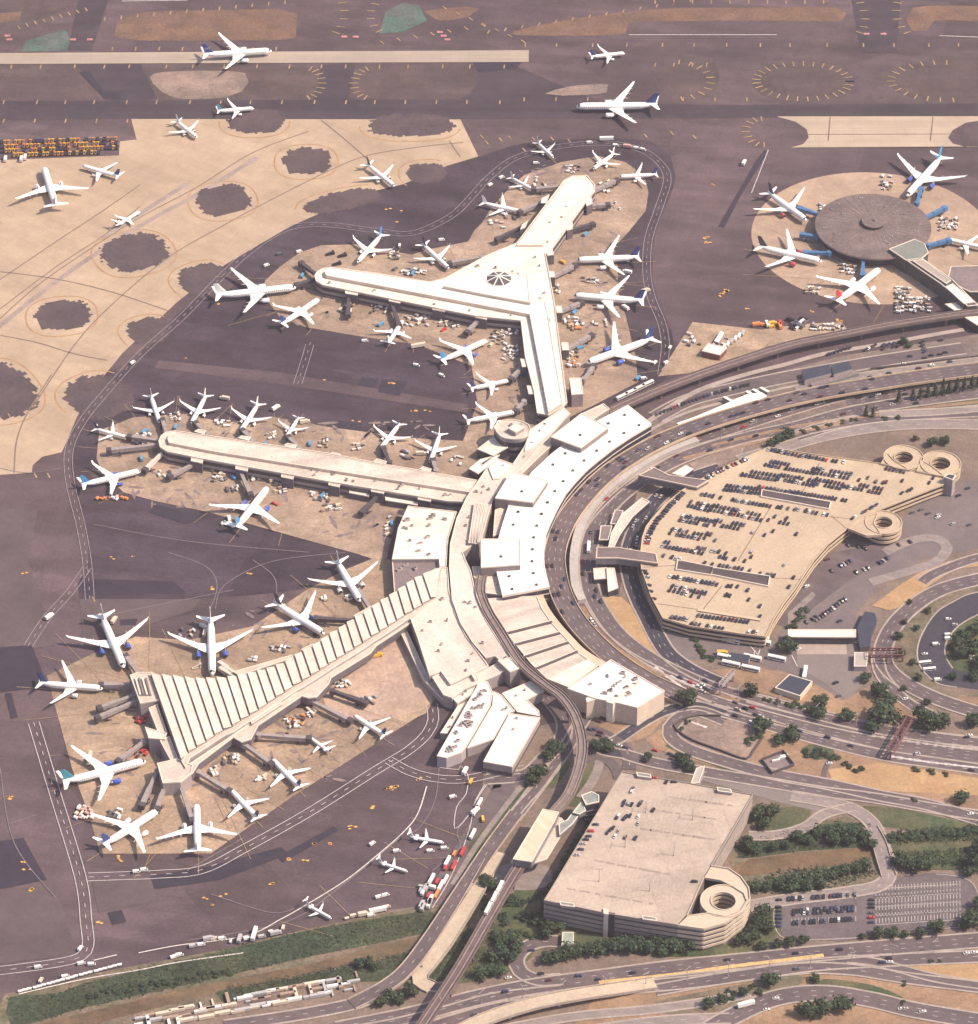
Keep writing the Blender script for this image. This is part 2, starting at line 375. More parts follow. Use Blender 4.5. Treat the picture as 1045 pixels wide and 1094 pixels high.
mb = MB(); mb.ngon(SATC); struct(mb.obj('round_apron', mat('round_apron_concrete', (0.404, 0.289, 0.211), .85, .18, .02, col2=(0.333, 0.237, 0.180), joints=(7, rad(20), .08), fine=.1)))
# --- dark ramp and the tan stands
sheet('ramp_asphalt', [(505, 170), (560, 153), (640, 148), (695, 151), (716, 164), (722, 188), (714, 215), (700, 250), (698, 300), (708, 330), (718, 355), (722, 378), (712, 404), (690, 420), (640, 450), (560, 560), (415, 560), (408, 600), (330, 628), (200, 640), (85, 640), (95, 600), (88, 545), (76, 500), (84, 462), (112, 420), (142, 385), (180, 345), (216, 312), (262, 266), (310, 240), (420, 196), (470, 180)], DARK, 3, smooth=14)
sheet('dark_patch', [(95, 395), (160, 402), (290, 405), (480, 400), (500, 420), (380, 445), (200, 425), (90, 440)], DARK, 4, smooth=14)
sheet('lane_strip', [(170, 385), (300, 398), (500, 432), (500, 441), (300, 410), (165, 393)], ASPH, 5)
sheet('lane_strip', [(95, 500), (420, 575), (420, 582), (100, 515)], ASPH, 5)
sheet('dark_patch', [(85, 618), (185, 621), (200, 634), (90, 636)], TARM, 5)
for pl in ([(386, 403), (405, 405), (401, 414), (383, 412)], [(408, 405), (436, 408), (427, 423), (404, 419)], [(360, 449), (388, 453), (383, 463), (355, 459)], [(5, 741), (12, 740), (19, 766), (12, 768)],
           [(297, 915), (356, 883), (362, 887), (302, 922)], [(165, 538), (215, 552), (200, 560), (160, 548)], [(-40, 694), (34, 689), (52, 734), (-40, 744)], [(-40, 905), (25, 895), (50, 940), (-40, 958)],
           [(160, 936), (225, 925), (300, 905), (310, 912), (235, 940), (165, 950)], [(115, 975), (130, 972), (135, 985), (120, 988)], [(128, 662), (147, 661), (145, 668), (128, 668)]):
    sheet('dark_patch', pl, TARM, 6)
for pl in ([(-40, 963), (38, 952), (64, 960), (82, 1020), (-40, 1034)], [(98, 940), (162, 936), (172, 962), (105, 975)], [(290, 690), (300, 640), (300, 640)][:0] or [(85, 640), (215, 640), (205, 652), (90, 690)],
           [(-40, 530), (40, 545), (30, 600), (60, 690), (-40, 700)]):
    sheet('pale_patch', pl, mat('bleached_asphalt', (0.108, 0.079, 0.083), .9, .15, .03, col2=(0.092, 0.067, 0.073), fine=.08), 5)
sheet('aircraft_stand', [(510, 431), (504, 391), (446, 368), (389, 360), (327, 349.5), (299, 339), (288, 324), (283, 312), (283, 300), (299, 285), (320, 270), (343, 262), (380, 261), (440, 272), (455, 267), (500, 258), (507, 246), (515, 238), (525, 222), (545, 200), (560, 187), (600, 173), (640, 166.5), (668, 173), (688, 187), (693, 205), (690, 225), (668, 252), (655, 264), (660, 285), (660, 310), (668, 335), (679, 380), (682, 408), (640, 430), (600, 450), (520, 490), (497, 500), (495, 470)], CONC2, 6)
sheet('aircraft_stand', [(142, 446), (106, 460), (103, 490), (110, 505), (132, 526), (165, 535), (222, 547), (317, 574), (383, 592), (412, 602), (425, 545), (500, 540), (512, 515), (495, 471), (440, 468), (350, 456), (290, 445), (240, 452), (200, 442), (168, 444)], CONC2, 7)
sheet('aircraft_stand', [(50, 722), (100, 698), (145, 680), (200, 684), (270, 669), (328, 630), (370, 608), (405, 594), (422, 600), (432, 650), (440, 690), (466, 745), (455, 762), (446, 766), (314, 850), (225, 912), (107, 912), (95.6, 873), (77, 821)], CONC3, 6)
sheet('dirt_apron', [(400, 690), (430, 672), (455, 722), (462, 742), (452, 758), (385, 770), (350, 760), (345, 745), (380, 715)], mat('ochre_concrete', (.44, .31, .235), .9, .2, .05, col2=(.37, .26, .215), fine=.15), 8, smooth=8)
sheet('gate_apron', [(740, 344), (812, 352), (860, 346), (900, 344), (905, 352), (820, 370), (745, 398), (703, 402)], CONC3, 6)
# oil and rubber marks where aircraft stop
mb = MB()
for k in range(420):
    cx, cy, sx, sy = random.choice([(400, 330, 90, 18), (560, 380, 22, 50), (640, 320, 25, 70), (250, 520, 110, 22), (320, 460, 140, 10), (150, 800, 60, 60), (300, 800, 80, 40), (300, 670, 60, 25), (600, 200, 60, 25), (420, 560, 80, 15)])
    c = P(cx+random.uniform(-sx, sx), cy+random.uniform(-sy, sy), .52); r = random.uniform(.5, 1.8); q = random.uniform(1, 6); yw = random.uniform(0, 3.1)
    mb.add([(c.x+r*(q*math.cos(t)*math.cos(yw)-math.sin(t)*math.sin(yw)), c.y+r*(q*math.cos(t)*math.sin(yw)+math.sin(t)*math.cos(yw)), .52) for t in [i*.7 for i in range(9)]], [tuple(range(9))])
struct(mb.obj('oil_stain', mat('oil_stain', (.20, .15, .15), .8, .3, .2)))
# --- service road paint
pairs = [[(36, 772), (58, 845), (86, 938), (92, 985), (94, 1010), (86, 1022), (60, 1029), (0, 1037), (-30, 1040)],
         [(94, 937), (120, 936), (170, 934), (216, 929), (262, 906), (330, 868), (400, 824), (436, 802), (456, 784), (463, 768), (461, 752)],
         [(415, 812), (440, 825), (470, 832), (500, 832), (532, 825), (560, 822)],
         [(96, 640), (93, 600), (86, 560), (75, 515), (74, 480), (88, 450), (112, 420), (150, 378), (195, 338), (240, 292), (275, 262), (310, 243), (350, 240), (400, 246), (440, 249), (480, 232), (502, 212), (522, 190), (552, 168), (600, 156), (650, 153), (685, 160), (706, 175), (713, 192), (704, 222), (693, 255), (691, 290), (696, 318), (707, 345), (711, 370), (707, 400)],
         [(180, 425), (190, 380), (210, 345)][:0] or [(318, 410), (326, 385), (331, 368)],
         [(0, 640), (20, 700), (32, 760)][:0] or [(30, 690), (50, 660), (75, 632), (93, 606)]]
mb = MB(); ml = MB()
for i, pl in enumerate(pairs):
    ln = px_line(pl, .56); ww = 4.0 if i in (0, 1, 2) else 3.4
    tgt = mb if i in (0, 1, 2) else ml
    for o_ in (-ww, ww): ribbon(tgt, ln, .55 if i in (0, 1, 2) else .42, 0, 0, o_)
    dashes(tgt, ln, 4, 7, .45, 0)
struct(mb.obj('service_road_paint', WLINE)); struct(ml.obj('faded_service_road_paint', mat('faded_white', (.33, .28, .30), .85, .3, .2)))
lines('apron_line', [[(0, 500), (30, 505), (66, 500)], [(180, 590), (220, 605), (232, 625), (225, 650)], [(230, 650), (240, 625), (290, 600), (370, 590)], [(270, 598), (292, 615), (295, 635), (285, 655)],
      [(100, 560), (200, 578), (330, 590)], [(470, 800), (466, 850), (452, 880), (440, 890)], [(525, 840), (500, 870), (488, 890), (492, 905), (462, 930)], [(430, 893), (360, 950), (305, 985), (200, 1005)],
      [(200, 930), (260, 895)], [(225, 955), (290, 975), (320, 968)], [(10, 880), (40, 870)], [(100, 660), (250, 630)], [(0, 820), (15, 900), (60, 960)]], FADE, .6, 10)
lines('barrier_line', [[(456, 840), (446, 870), (430, 890), (405, 912), (370, 940), (330, 965), (300, 982), (262, 1000), (190, 1010), (148, 1018)], [(100, 1026), (125, 1020)], [(20, 1062), (90, 1046), (150, 1036), (190, 1028), (260, 1018)]], mat('barrier_white', (.55, .50, .48), .8, .3, .6), .9, 11)
lines('kerb_line', [[(470, 820), (490, 822), (492, 818), (500, 828), (498, 848), (488, 862), (486, 885), (500, 872), (512, 850), (520, 838)], [(462, 970), (480, 940), (495, 905), (503, 880), (507, 858), (518, 838)]], WLINE, .6, 11)
# --- taxiway shoulder ticks and marks
tk = MB()
def tick(x, y, ang, ln=6.5, wd=1.3):
    c = P(x, y, .42); d = Vector((math.cos(ang), math.sin(ang), 0))*ln/2; n = Vector((-d.y, d.x, 0)).normalized()*wd/2
    tk.add([c-d-n, c+d-n, c+d+n, c-d+n], [(0, 1, 2, 3)])
def ring_ticks(cx, cy, rx, ry, n, a0=0, a1=360):
    c = P(cx, cy); A = (P(cx+rx, cy)-c).length; B = (P(cx, cy+ry)-c).length
    for i in range(n):
        t = rad(a0+(a1-a0)*i/(n-1)); x, y = c.x+A*math.cos(t), c.y+B*math.sin(t); d = Vector((B*math.cos(t), A*math.sin(t)))
        dd = math.atan2(d.y, d.x); tk_c = Vector((x, y, .42)); e = Vector((math.cos(dd), math.sin(dd), 0))*4; n_ = Vector((-e.y, e.x, 0)).normalized()*.65
        tk.add([tk_c-e-n_, tk_c+e-n_, tk_c+e+n_, tk_c-e+n_], [(0, 1, 2, 3)])
for x in range(10, 560, 33): tick(x+random.uniform(-4, 4), 71, 1.5)
for x in range(560, 1045, 36): tick(x+random.uniform(-4, 4), 48, 1.5)
for x in range(120, 300, 25): tick(x, 52, 1.5)
for x in range(4, 560, 33): tick(x+random.uniform(-3, 3), 109, 1.5); 
for x in range(4, 140, 33): tick(x, 129, 1.5)
for x in range(560, 830, 34): tick(x, 106, 1.5)
for x in (700, 720, 740, 755): tick(x, 69, 1.4)
for i in range(12): tick(112+i*17.5, 20-i*1.6, 1.5)
for i in range(13): tick(522+i*18, 34-i*2.8, 1.3)
for i in range(10): tick(700+i*20, 2, 1.5)
for i in range(9): tick(20+i*9, 29-i*2.4, 2.0)
for i in range(7): tick(408+i*18, 45-i*3, 2.2); tick(475+i*14, 8+i*6, 2.2)
ring_ticks(326, 89, 18, 16, 9, -75, 75); ring_ticks(396, 89, 18, 16, 9, 105, 255); ring_ticks(720, 86, 40, 20, 10, -80, 80)
ring_ticks(858, 87, 50, 19, 30); ring_ticks(1010, 87, 58, 20, 15, 85, 275); ring_ticks(815, 141, 18, 14, 9, 90, 270)
ring_ticks(352, 16, 16, 22, 6, -60, 60); ring_ticks(416, 16, 20, 20, 6, 120, 240); ring_ticks(908, 16, 16, 22, 6, -60, 60); ring_ticks(974, 16, 16, 22, 6, 120, 240)
for x, y in ((570, 148), (560, 160), (545, 147), (535, 149), (520, 152), (515, 146), (590, 148), (608, 150), (690, 145), (718, 142), (742, 146), (100, 640), (38, 508), (52, 508), (10, 444)): tick(x, y, 2.0)
struct(tk.obj('shoulder_marking', YEL))
ob = MB()
def blob(x, y, n=3, r=2.0):
    for i in range(n):
        c = P(x+random.uniform(-4, 4), y+random.uniform(-1.5, 1.5), .5); a_ = random.uniform(0, 3); k = random.uniform(.6, 1.2)*r
        ob.add([(c.x+k*(1.5*math.cos(t+a_)), c.y+k*math.sin(t+a_), .5) for t in (0, .9, 2.1, 3.1, 4.2, 5.3)], [(0, 1, 2, 3, 4, 5)])
for x, y, n in ((753, 254, 4), (757, 258, 4), (775, 311, 4), (770, 315, 4), (763, 197, 2), (797, 329, 2), (868, 333, 3), (895, 342, 4), (776, 310, 2), (418, 410, 3), (443, 438, 2), (456, 439, 2), (380, 449, 2), (27, 613, 2),
                (312, 918, 2), (325, 920, 2), (333, 902, 2), (350, 902, 2), (374, 884, 2), (376, 882, 2), (400, 862, 2), (415, 842, 5), (422, 841, 4), (447, 832, 3), (288, 944, 3), (220, 960, 2), (224, 967, 2), (238, 956, 2), (27, 922, 2), (29, 930, 2), (33, 950, 3), (107, 986, 2), (416, 222, 2), (426, 226, 1), (425, 236, 1), (120, 596, 2), (142, 594, 2), (230, 628, 2), (267, 612, 2), (10, 852, 4), (126, 920, 3), (236, 325, 1), (200, 382, 1), (123, 916, 2), (343, 406, 1)):
    blob(x, y, n, 1.05)
struct(ob.obj('orange_marking', ORNG))
pk = MB()
for x, y in ((8, 38), (10, 42), (78, 42), (96, 42), (368, 39), (380, 39), (470, 34), (474, 38), (478, 42), (926, 36), (944, 36)):
    c = P(x, y, .5); pk.box(c, (5.5, 3.5, .02))
struct(pk.obj('hold_position_marking', PINK))
lines('holding_line', [[(672, 37), (830, 37)], [(1004, 38), (1060, 40)], [(130, 1), (200, 0)]], WLINE, 1, 6)
lines('drain_line', [[(790, 170), (808, 235), (812, 250)]][:0] or [[(821, 160), (803, 206)]], WLINE, .7, 6)
# ================================================================ landside ground
sheet('landside_ground', [(520, 790), (640, 760), (690, 470), (760, 450), (900, 395), (1120, 360), (1120, 1140), (-60, 1140), (-60, 1110), (0, 1094), (100, 1040), (235, 1015), (420, 972), (470, 965), (510, 900)], mat('landside_soil', (0.202, 0.147, 0.117), .95, .2, .03, col2=(0.160, 0.120, 0.104), fine=.2), 1)
sheet('highway_ground', [(697, 445), (740, 425), (800, 405), (900, 380), (1120, 345), (1120, 412), (1000, 425), (900, 442), (830, 460), (745, 482), (700, 505), (668, 535), (650, 565), (648, 610), (660, 650), (690, 692), (735, 720), (790, 745), (870, 770), (950, 788), (1120, 800), (1120, 824), (940, 812), (860, 797), (770, 770), (700, 740), (640, 712), (590, 650), (575, 600), (590, 560), (640, 495)], mat('highway_verge', (0.184, 0.140, 0.122), .9, .2, .05, col2=(0.149, 0.117, 0.108), streak=(.15, 14, rad(18), .16), fine=.18), 3)
# paved areas
sheet('bus_station_paving', [(690, 690), (712, 672), (735, 668), (822, 690), (845, 660), (870, 615), (905, 575), (960, 560), (1000, 512), (1100, 515), (1100, 580), (1040, 586), (985, 598), (940, 625), (915, 655), (912, 690), (918, 712), (905, 745), (890, 752), (868, 728), (838, 716), (822, 712), (800, 705), (735, 705)], mat('forecourt_paving', (0.167, 0.133, 0.133), .9, .12, .03, col2=(0.149, 0.119, 0.124), fine=.08), 4)
sheet('dark_paving', [(820, 665), (850, 618), (882, 592), (920, 584), (958, 582), (950, 596), (908, 620), (868, 650), (848, 672)], ROAD, 5)
sheet('pale_paving', [(842, 655), (868, 632), (872, 636), (855, 652), (852, 672), (842, 674)], ROADP, 6)
sheet('toll_paving', [(850, 682), (912, 682), (920, 705), (928, 725), (905, 748), (882, 730), (852, 712)], mat('toll_paving', (.20, .165, .158), .9, .1, .03, fine=.08), 6)
sheet('toll_forecourt', [(851, 684), (904, 684), (905, 699), (852, 699)], mat('toll_slab', (.36, .285, .255), .85, .1, .1, joints=(6, 0, .15)), 7)
sheet('parking_paving', [(1100, 628), (1043, 633), (1018, 643), (999, 656), (984, 680), (980, 700), (986, 716), (1002, 730), (1022, 734), (1100, 730)], ROADD, 5, smooth=8)
sheet('lawn', [(1100, 650), (1046, 656), (1025, 668), (1012, 684), (1010, 700), (1018, 714), (1040, 718), (1100, 716)], LAWN, 7, smooth=8)
lines('kerb', [[(1100, 628), (1043, 633), (1018, 643), (999, 656), (984, 680), (980, 700), (986, 716), (1002, 730), (1022, 734)], [(1046, 656), (1025, 668), (1012, 684), (1010, 700), (1018, 714)]], PALE, 1.2, 8)
# bare soil and dry grass
for pl in ([(644, 636), (664, 638), (680, 652), (693, 676), (712, 698), (722, 716), (700, 706), (672, 684), (652, 660)], [(932, 647), (960, 626), (985, 610), (1015, 599), (1100, 588), (1100, 598), (1020, 608), (992, 626), (965, 648), (950, 652)]):
    sheet('bare_soil', pl, OCHRE, 6)
for pl in ([(736, 495), (765, 484), (796, 477), (792, 487), (757, 504), (748, 507)], [(722, 524), (748, 510), (778, 520), (770, 532), (748, 530)], [(640, 530), (652, 522), (650, 570), (640, 560)], [(812, 404), (828, 400), (836, 408), (815, 412)]):
    sheet('bare_soil', pl, SOIL if pl[0][0] == 736 else TAN, 5)
sheet('dry_grass', [(800, 712), (838, 718), (870, 730), (900, 748), (925, 735), (945, 742), (975, 760), (1000, 772), (1000, 785), (945, 776), (870, 757), (800, 736), (760, 716)], TAN, 5)
sheet('dry_grass', [(690, 790), (735, 757), (790, 766), (845, 786), (900, 802), (1120, 830), (1120, 906), (1000, 868), (940, 856), (880, 846), (820, 834), (760, 818), (700, 800)], TAN, 5)
sheet('dry_grass', [(718, 790), (722, 772), (742, 762), (790, 765), (812, 780), (806, 800), (798, 814), (742, 800)], SOIL, 6, smooth=8)
sheet('bright_soil', [(885, 822), (940, 815), (1050, 832), (1050, 850), (950, 845), (890, 835)], OCHRE, 6)
sheet('dry_grass', [(960, 640), (1000, 625), (1060, 612), (1060, 628), (1018, 640), (998, 655), (982, 680), (978, 702), (985, 722), (1010, 738), (1060, 742), (1060, 756), (1010, 745), (968, 720), (956, 695), (958, 665)], MUD, 4)
sheet('dry_grass', [(1010, 745), (1050, 745), (1050, 752), (1014, 754)], TAN, 6)
sheet('dry_grass', [(640, 775), (690, 752), (722, 758), (690, 788), (650, 800)], TAN, 4)
sheet('dry_grass', [(640, 1062), (800, 1040), (1060, 1012), (1060, 1110), (600, 1110)], TAN, 2)
sheet('dry_grass', [(920, 1020), (1060, 1016), (1060, 1052), (1000, 1040), (960, 1032)], OCHRE, 3)
sheet('scrub', [(700, 1070), (800, 1050), (830, 1040), (860, 1045), (840, 1060), (790, 1075), (740, 1085), (700, 1080)], MUD, 4, smooth=8)
sheet('scrub', [(880, 1046), (930, 1052), (965, 1066), (950, 1072), (900, 1060), (865, 1056)], LAWN, 4, smooth=8)
# lawns
for pl in ([(808, 888), (812, 868), (840, 862), (866, 865), (866, 873), (850, 882), (820, 889)], [(920, 862), (960, 864), (1000, 872), (1050, 884), (1050, 895), (960, 885), (940, 880)], [(575, 838), (585, 822), (600, 808), (610, 815), (600, 832), (592, 842), (580, 842)],
           [(605, 860), (618, 838), (630, 814), (638, 816), (638, 828), (628, 846), (615, 862)], [(500, 905), (530, 872), (560, 842), (572, 832), (562, 850), (525, 895), (505, 925)], [(525, 985), (560, 945), (600, 960), (580, 1000), (560, 1030), (520, 1045), (480, 1050), (470, 1030)],
           [(940, 900), (1060, 880), (1060, 925), (960, 925)], [(660, 1012), (740, 1014), (800, 1000), (830, 960), (835, 990), (805, 1016), (700, 1022)], [(600, 988), (660, 1005), (640, 1020), (610, 1012)], [(810, 440), (870, 445), (940, 438), (1000, 446), (950, 450), (880, 452), (830, 478), (815, 478)][:0] or [(960, 432), (1060, 418), (1060, 432), (1000, 438), (950, 437)],
           [(868, 452), (915, 445), (1000, 446), (940, 452), (875, 464), (830, 478), (815, 478), (840, 464)], [(710, 796), (740, 800), (800, 822), (850, 834), (850, 838), (800, 830), (735, 808)], [(835, 800), (870, 795), (890, 800), (890, 810), (870, 812), (838, 806)][:0] or [(856, 800), (865, 795), (890, 800), (893, 808), (870, 812)]):
    sheet('lawn', pl, LAWN, 7, smooth=8)
# canal and its reed beds
sheet('canal_bank', [(5, 1062), (60, 1052), (100, 1040), (235, 1015), (330, 992), (420, 974), (470, 968), (520, 975), (600, 985), (600, 1010), (540, 1035), (440, 1050), (330, 1052), (200, 1078), (130, 1100), (-60, 1140), (-10, 1094)], MUD, 3)
sheet('canal_reed_bank', [(10, 1066), (60, 1062), (85, 1052), (150, 1036), (235, 1017), (330, 994), (455, 974), (480, 985), (440, 1000), (330, 1022), (225, 1046), (100, 1074), (30, 1094), (12, 1094)], REED, 7, smooth=10)
sheet('canal_reed_bank', [(230, 1060), (330, 1042), (440, 1018), (470, 1010), (540, 1000), (530, 1036), (450, 1046), (330, 1053), (240, 1072)], REED, 7, smooth=10)
sheet('canal_reed_bank', [(785, 905), (850, 884), (935, 880), (938, 902), (860, 909), (790, 917)], REED, 7, smooth=10)
sheet('canal_water', [(40, 1094), (200, 1056), (330, 1030), (430, 1005), (470, 994), (470, 1002), (430, 1018), (330, 1040), (210, 1066), (100, 1094)], WATER, 6)
sheet('canal_bank', [(775, 915), (810, 890), (850, 880), (905, 872), (935, 885), (950, 940), (900, 955), (830, 955), (795, 945)], MUD, 4)
sheet('canal_water', [(770, 935), (800, 918), (860, 910), (935, 905), (1060, 898), (1060, 908), (940, 918), (880, 926), (800, 935)], WATER, 6)
def reeds(name, polys, n, hmin, hmax):
    mb = MB()
    for poly in polys:
        xs = [p[0] for p in poly]; ys = [p[1] for p in poly]; k = 0
        while k < n:
            x, y = random.uniform(min(xs), max(xs)), random.uniform(min(ys), max(ys)); 
            if not inside((x, y), poly): 
                k += .25; continue
            k += 1; p = P(x, y, .1)
            for _ in range(3):
                yw = random.uniform(0, 6.28); h = random.uniform(hmin, hmax); wd = random.uniform(.5, 1.3)
                q = p+Vector((random.uniform(-1.5, 1.5), random.uniform(-1.5, 1.5), 0)); d = Vector((math.cos(yw), math.sin(yw), 0))*wd; l = Vector((random.uniform(-1, 1), random.uniform(-1, 1), 0))
                mb.add([q-d, q+d, q+d*.6+l+Vector((0, 0, h)), q-d*.5+l+Vector((0, 0, h*.9))], [(0, 1, 2, 3)], random.choice((0, 0, 1)))
    return stuff(mb.obj(name, [mat('reed_leaf', (0.032, 0.049, 0.030), .9, .4, .02, col2=(0.050, 0.061, 0.038)), mat('pale_reed_leaf', (0.051, 0.066, 0.042), .9, .3, .05)]))
r1 = reeds('canal_reeds', [[(10, 1066), (60, 1062), (85, 1052), (150, 1036), (235, 1018), (225, 1048), (100, 1074), (30, 1094), (12, 1094)], [(235, 1016), (330, 994), (455, 974), (462, 990), (420, 1002), (330, 1022), (232, 1044)], [(240, 1056), (330, 1040), (440, 1016), (440, 1030), (330, 1052), (245, 1070)], [(455, 1000), (520, 990), (560, 1000), (520, 1040), (460, 1050)]], 1500, .2, .8)
tag(r1, 'dense green reed bed growing along the muddy canal below the apron', 'reeds')
r2 = reeds('canal_reeds', [[(785, 905), (850, 885), (930, 880), (938, 900), (860, 908), (790, 916)], [(800, 950), (830, 930), (930, 922), (935, 935), (880, 950), (810, 955)], [(945, 890), (1050, 880), (1050, 898), (950, 903)], [(945, 912), (1050, 906), (1050, 925), (960, 925)]], 900, .2, .9)
tag(r2, 'dense green reeds and scrub lining the brown canal right of the lower garage', 'reeds')
# ================================================================ roads
def road(name, pts, wd, lv, m=None, kerb=True, z=0, dash=True, lanes=2, kw=1.5):
    global NSH; NSH += 1; ln = px_line(pts, z+.12+LV(lv)+.004*(NSH % 11))
    if kerb:
        mb = MB()
        for s_ in (-1, 1): curb(mb, ln, kw, -.1, .14, s_*(wd/2+kw/2))
        struct(mb.obj('kerb', PALE))
    mb = MB(); ribbon(mb, ln, wd); o = struct(mb.obj(name, m or ROAD))
    if dash:
        mb = MB()
        for i in range(1, lanes): dashes(mb, ln, 3.5, 8.5, .3, .03, -wd/2+wd*i/lanes)
        struct(mb.obj('lane_marking', WLINE))
    return ln
DECK = mat('bridge_concrete', (.40, .325, .275), .85, .15, .08, fine=.12)
def overpass(name, pts, wd, label, m, h=None, thick=1.4, par=1.0, pier=32, cat='overpass', lanes=2, group=None, pm=None, track=False):
    """raised deck on piers: deck, two parapets, piers, markings"""
    ln = px_line(pts); o = thing(name, Vector((ln[0].x, ln[0].y, 0)), label, cat, group)
    mb = MB(); curb(mb, ln, wd, -thick, 0); mb.obj('deck', pm or DECK, o)
    mb = MB(); ribbon(mb, ln, wd-1.2, .03)
    if lanes > 1 and not track:
        for i in range(1, lanes): dashes(mb, ln, 3.5, 8.5, .3, .06, -wd/2+wd*i/lanes, 1)
    mb.obj('road_surface' if not track else 'track_bed', [m, WLINE], o)
    for s_ in (-1, 1):
        mb = MB(); curb(mb, ln, .5, 0, par, s_*(wd/2-.25)); mb.obj('parapet', pm or DECK, o)
    if track:
        for s_ in (-1, 1):
            mb = MB(); curb(mb, ln, .7, .1, .8, s_*wd*.23); mb.obj('guide_beam', mat('guide_beam', (.27, .20, .185), .7, .2, .2), o)
    for p, t in walk(ln, pier*.5, pier):
        if p.z < 3: continue
        mb = MB(); yw = math.atan2(t.y, t.x); mb.box((p.x, p.y, 0), (1.8, wd*.35, p.z-thick-.9), yw); mb.box((p.x, p.y, p.z-thick-.9), (2.0, wd*.85, .9), yw)
        mb.obj('pier', pm or DECK, o)
    return ln
# curved terminal frontage: level lanes and raised lanes
M1 = [(1090, 392), (1045, 399), (960, 410), (900, 421), (840, 438), (780, 457), (730, 473), (686, 496), (648, 526), (620, 556), (607, 582), (603, 607), (608, 632), (619, 655), (638, 680), (666, 702), (702, 721), (750, 741), (810, 760), (880, 779), (950, 794), (1045, 808), (1090, 814)]
M2 = [(1090, 414), (1045, 420), (960, 431), (900, 442), (850, 456), (795, 468), (744, 483), (704, 501), (664, 529), (640, 556), (630, 582), (628, 607), (632, 632), (644, 656), (662, 679), (692, 702), (730, 722), (775, 740), (830, 756), (890, 771), (960, 784), (1045, 795), (1090, 800)]
LA = road('frontage_road', M1, 15, 6, ROAD, lanes=4)
LB = road('frontage_road', M2, 12, 7, ROAD, lanes=3)
WPAR = mat('pale_parapet', (.55, .47, .43), .8, .12, .1)
# pale separator wall between the two carriageways
SEP = [(745, 473), (725, 480), (704, 489), (678, 505), (652, 523), (632, 544), (620, 566), (614, 590), (613, 610), (615, 630), (622, 645)]
mb = MB(); curb(mb, px_line(SEP, 0), 6.5, 0, 4.2); tag(mb.obj('retaining_wall', mat('separator_concrete', (.40, .36, .345), .85, .12, .08, fine=.08)), 'long curved pale concrete wall deck between the two frontage carriageways', 'wall')
# departures deck against the head house
A1 = [(1080, 390, 6), (1000, 400, 6.5), (940, 409, 7), (880, 419, 7), (830, 430, 7), (780, 444, 7), (732, 460, 7), (690, 479, 7), (650, 505, 7), (620, 535, 7), (602, 562, 7), (593, 590, 7), (594, 612, 7), (600, 635, 7), (612, 658, 6.5), (630, 680, 6), (655, 703, 4.5), (690, 726, 2.5), (735, 747, 1)]
overpass('departures_deck', A1, 17, 'long curved departures roadway deck hugging the white terminal head house', ROAD, par=.9, pier=30, lanes=4, cat='overpass', pm=mat('deck_edge', (.50, .37, .26), .85, .15, .1))
# arrivals-to-garage lane
road('garage_lane', [(770, 500), (735, 512), (708, 528), (690, 548), (678, 570), (672, 592), (674, 616), (682, 640), (692, 660), (702, 680), (716, 700), (742, 718), (775, 732)], 12, 6, ROADD, lanes=3)
road('link_road', [(712, 700), (700, 680), (690, 655), (678, 640), (668, 620), (662, 600)], 5, 5, ROAD, dash=False, kerb=False)
# outbound highway, right
for pl, wd in (([(760, 757), (800, 768), (860, 786), (940, 806), (1000, 815), (1090, 828)], 10), ([(800, 745), (860, 760), (930, 777), (1000, 788), (1090, 797)], 10)):
    road('highway', pl, wd, 5, ROAD, lanes=3)
mb = MB()
for pl in ([(932, 786), (1000, 796), (1090, 806)], [(952, 808), (1000, 815), (1090, 825)], [(700, 712), (720, 728), (742, 742)], [(716, 722), (752, 737)], [(735, 770), (752, 776)], [(660, 706), (690, 724)]):
    ribbon(mb, px_line(pl, .5), 1.6)
    dashes(mb, px_line(pl, .55), 2.5, 4, 2.4, 0)
struct(mb.obj('gore_marking', WLINE))
road('slip_road', [(668, 806), (640, 800), (660, 790), (690, 770), (716, 758), (745, 754), (775, 762)], 8, 6, ROADD, lanes=2)
road('loop_road', [(775, 770), (745, 760), (722, 770), (716, 785), (735, 800), (780, 815), (830, 828), (885, 838), (940, 850), (1000, 862), (1090, 890)], 10, 7, ROAD, lanes=2)
road('access_road', [(1090, 878), (1000, 864), (930, 852), (880, 846), (820, 836), (760, 826), (700, 815), (668, 806)], 9, 6, ROAD, lanes=2)
road('parkside_road', [(845, 850), (880, 856), (910, 864), (932, 880), (943, 905), (950, 930), (940, 946), (900, 954), (850, 960), (800, 968)], 9, 8, ROADP, lanes=2)
road('parkside_road', [(910, 862), (880, 870), (860, 884), (830, 892), (800, 893)], 7, 8, ROADP, dash=False)
road('field_track', [(895, 806), (885, 815), (880, 828), (884, 840)], 4, 7, ROAD, dash=False, kerb=False)
overpass('canal_bridge', [(930, 884, .8), (939, 900, 2), (945, 920, 2), (950, 936, .8)], 11, 'short pale road bridge over the brown canal beside the shrubs', ROADP, pier=400, cat='bridge', par=1.0)
sheet('forecourt_paving', [(807, 850), (780, 842), (742, 832), (742, 820), (800, 832), (860, 846), (925, 862), (915, 872), (870, 866), (835, 858)], MATS['toll_paving'], 6)
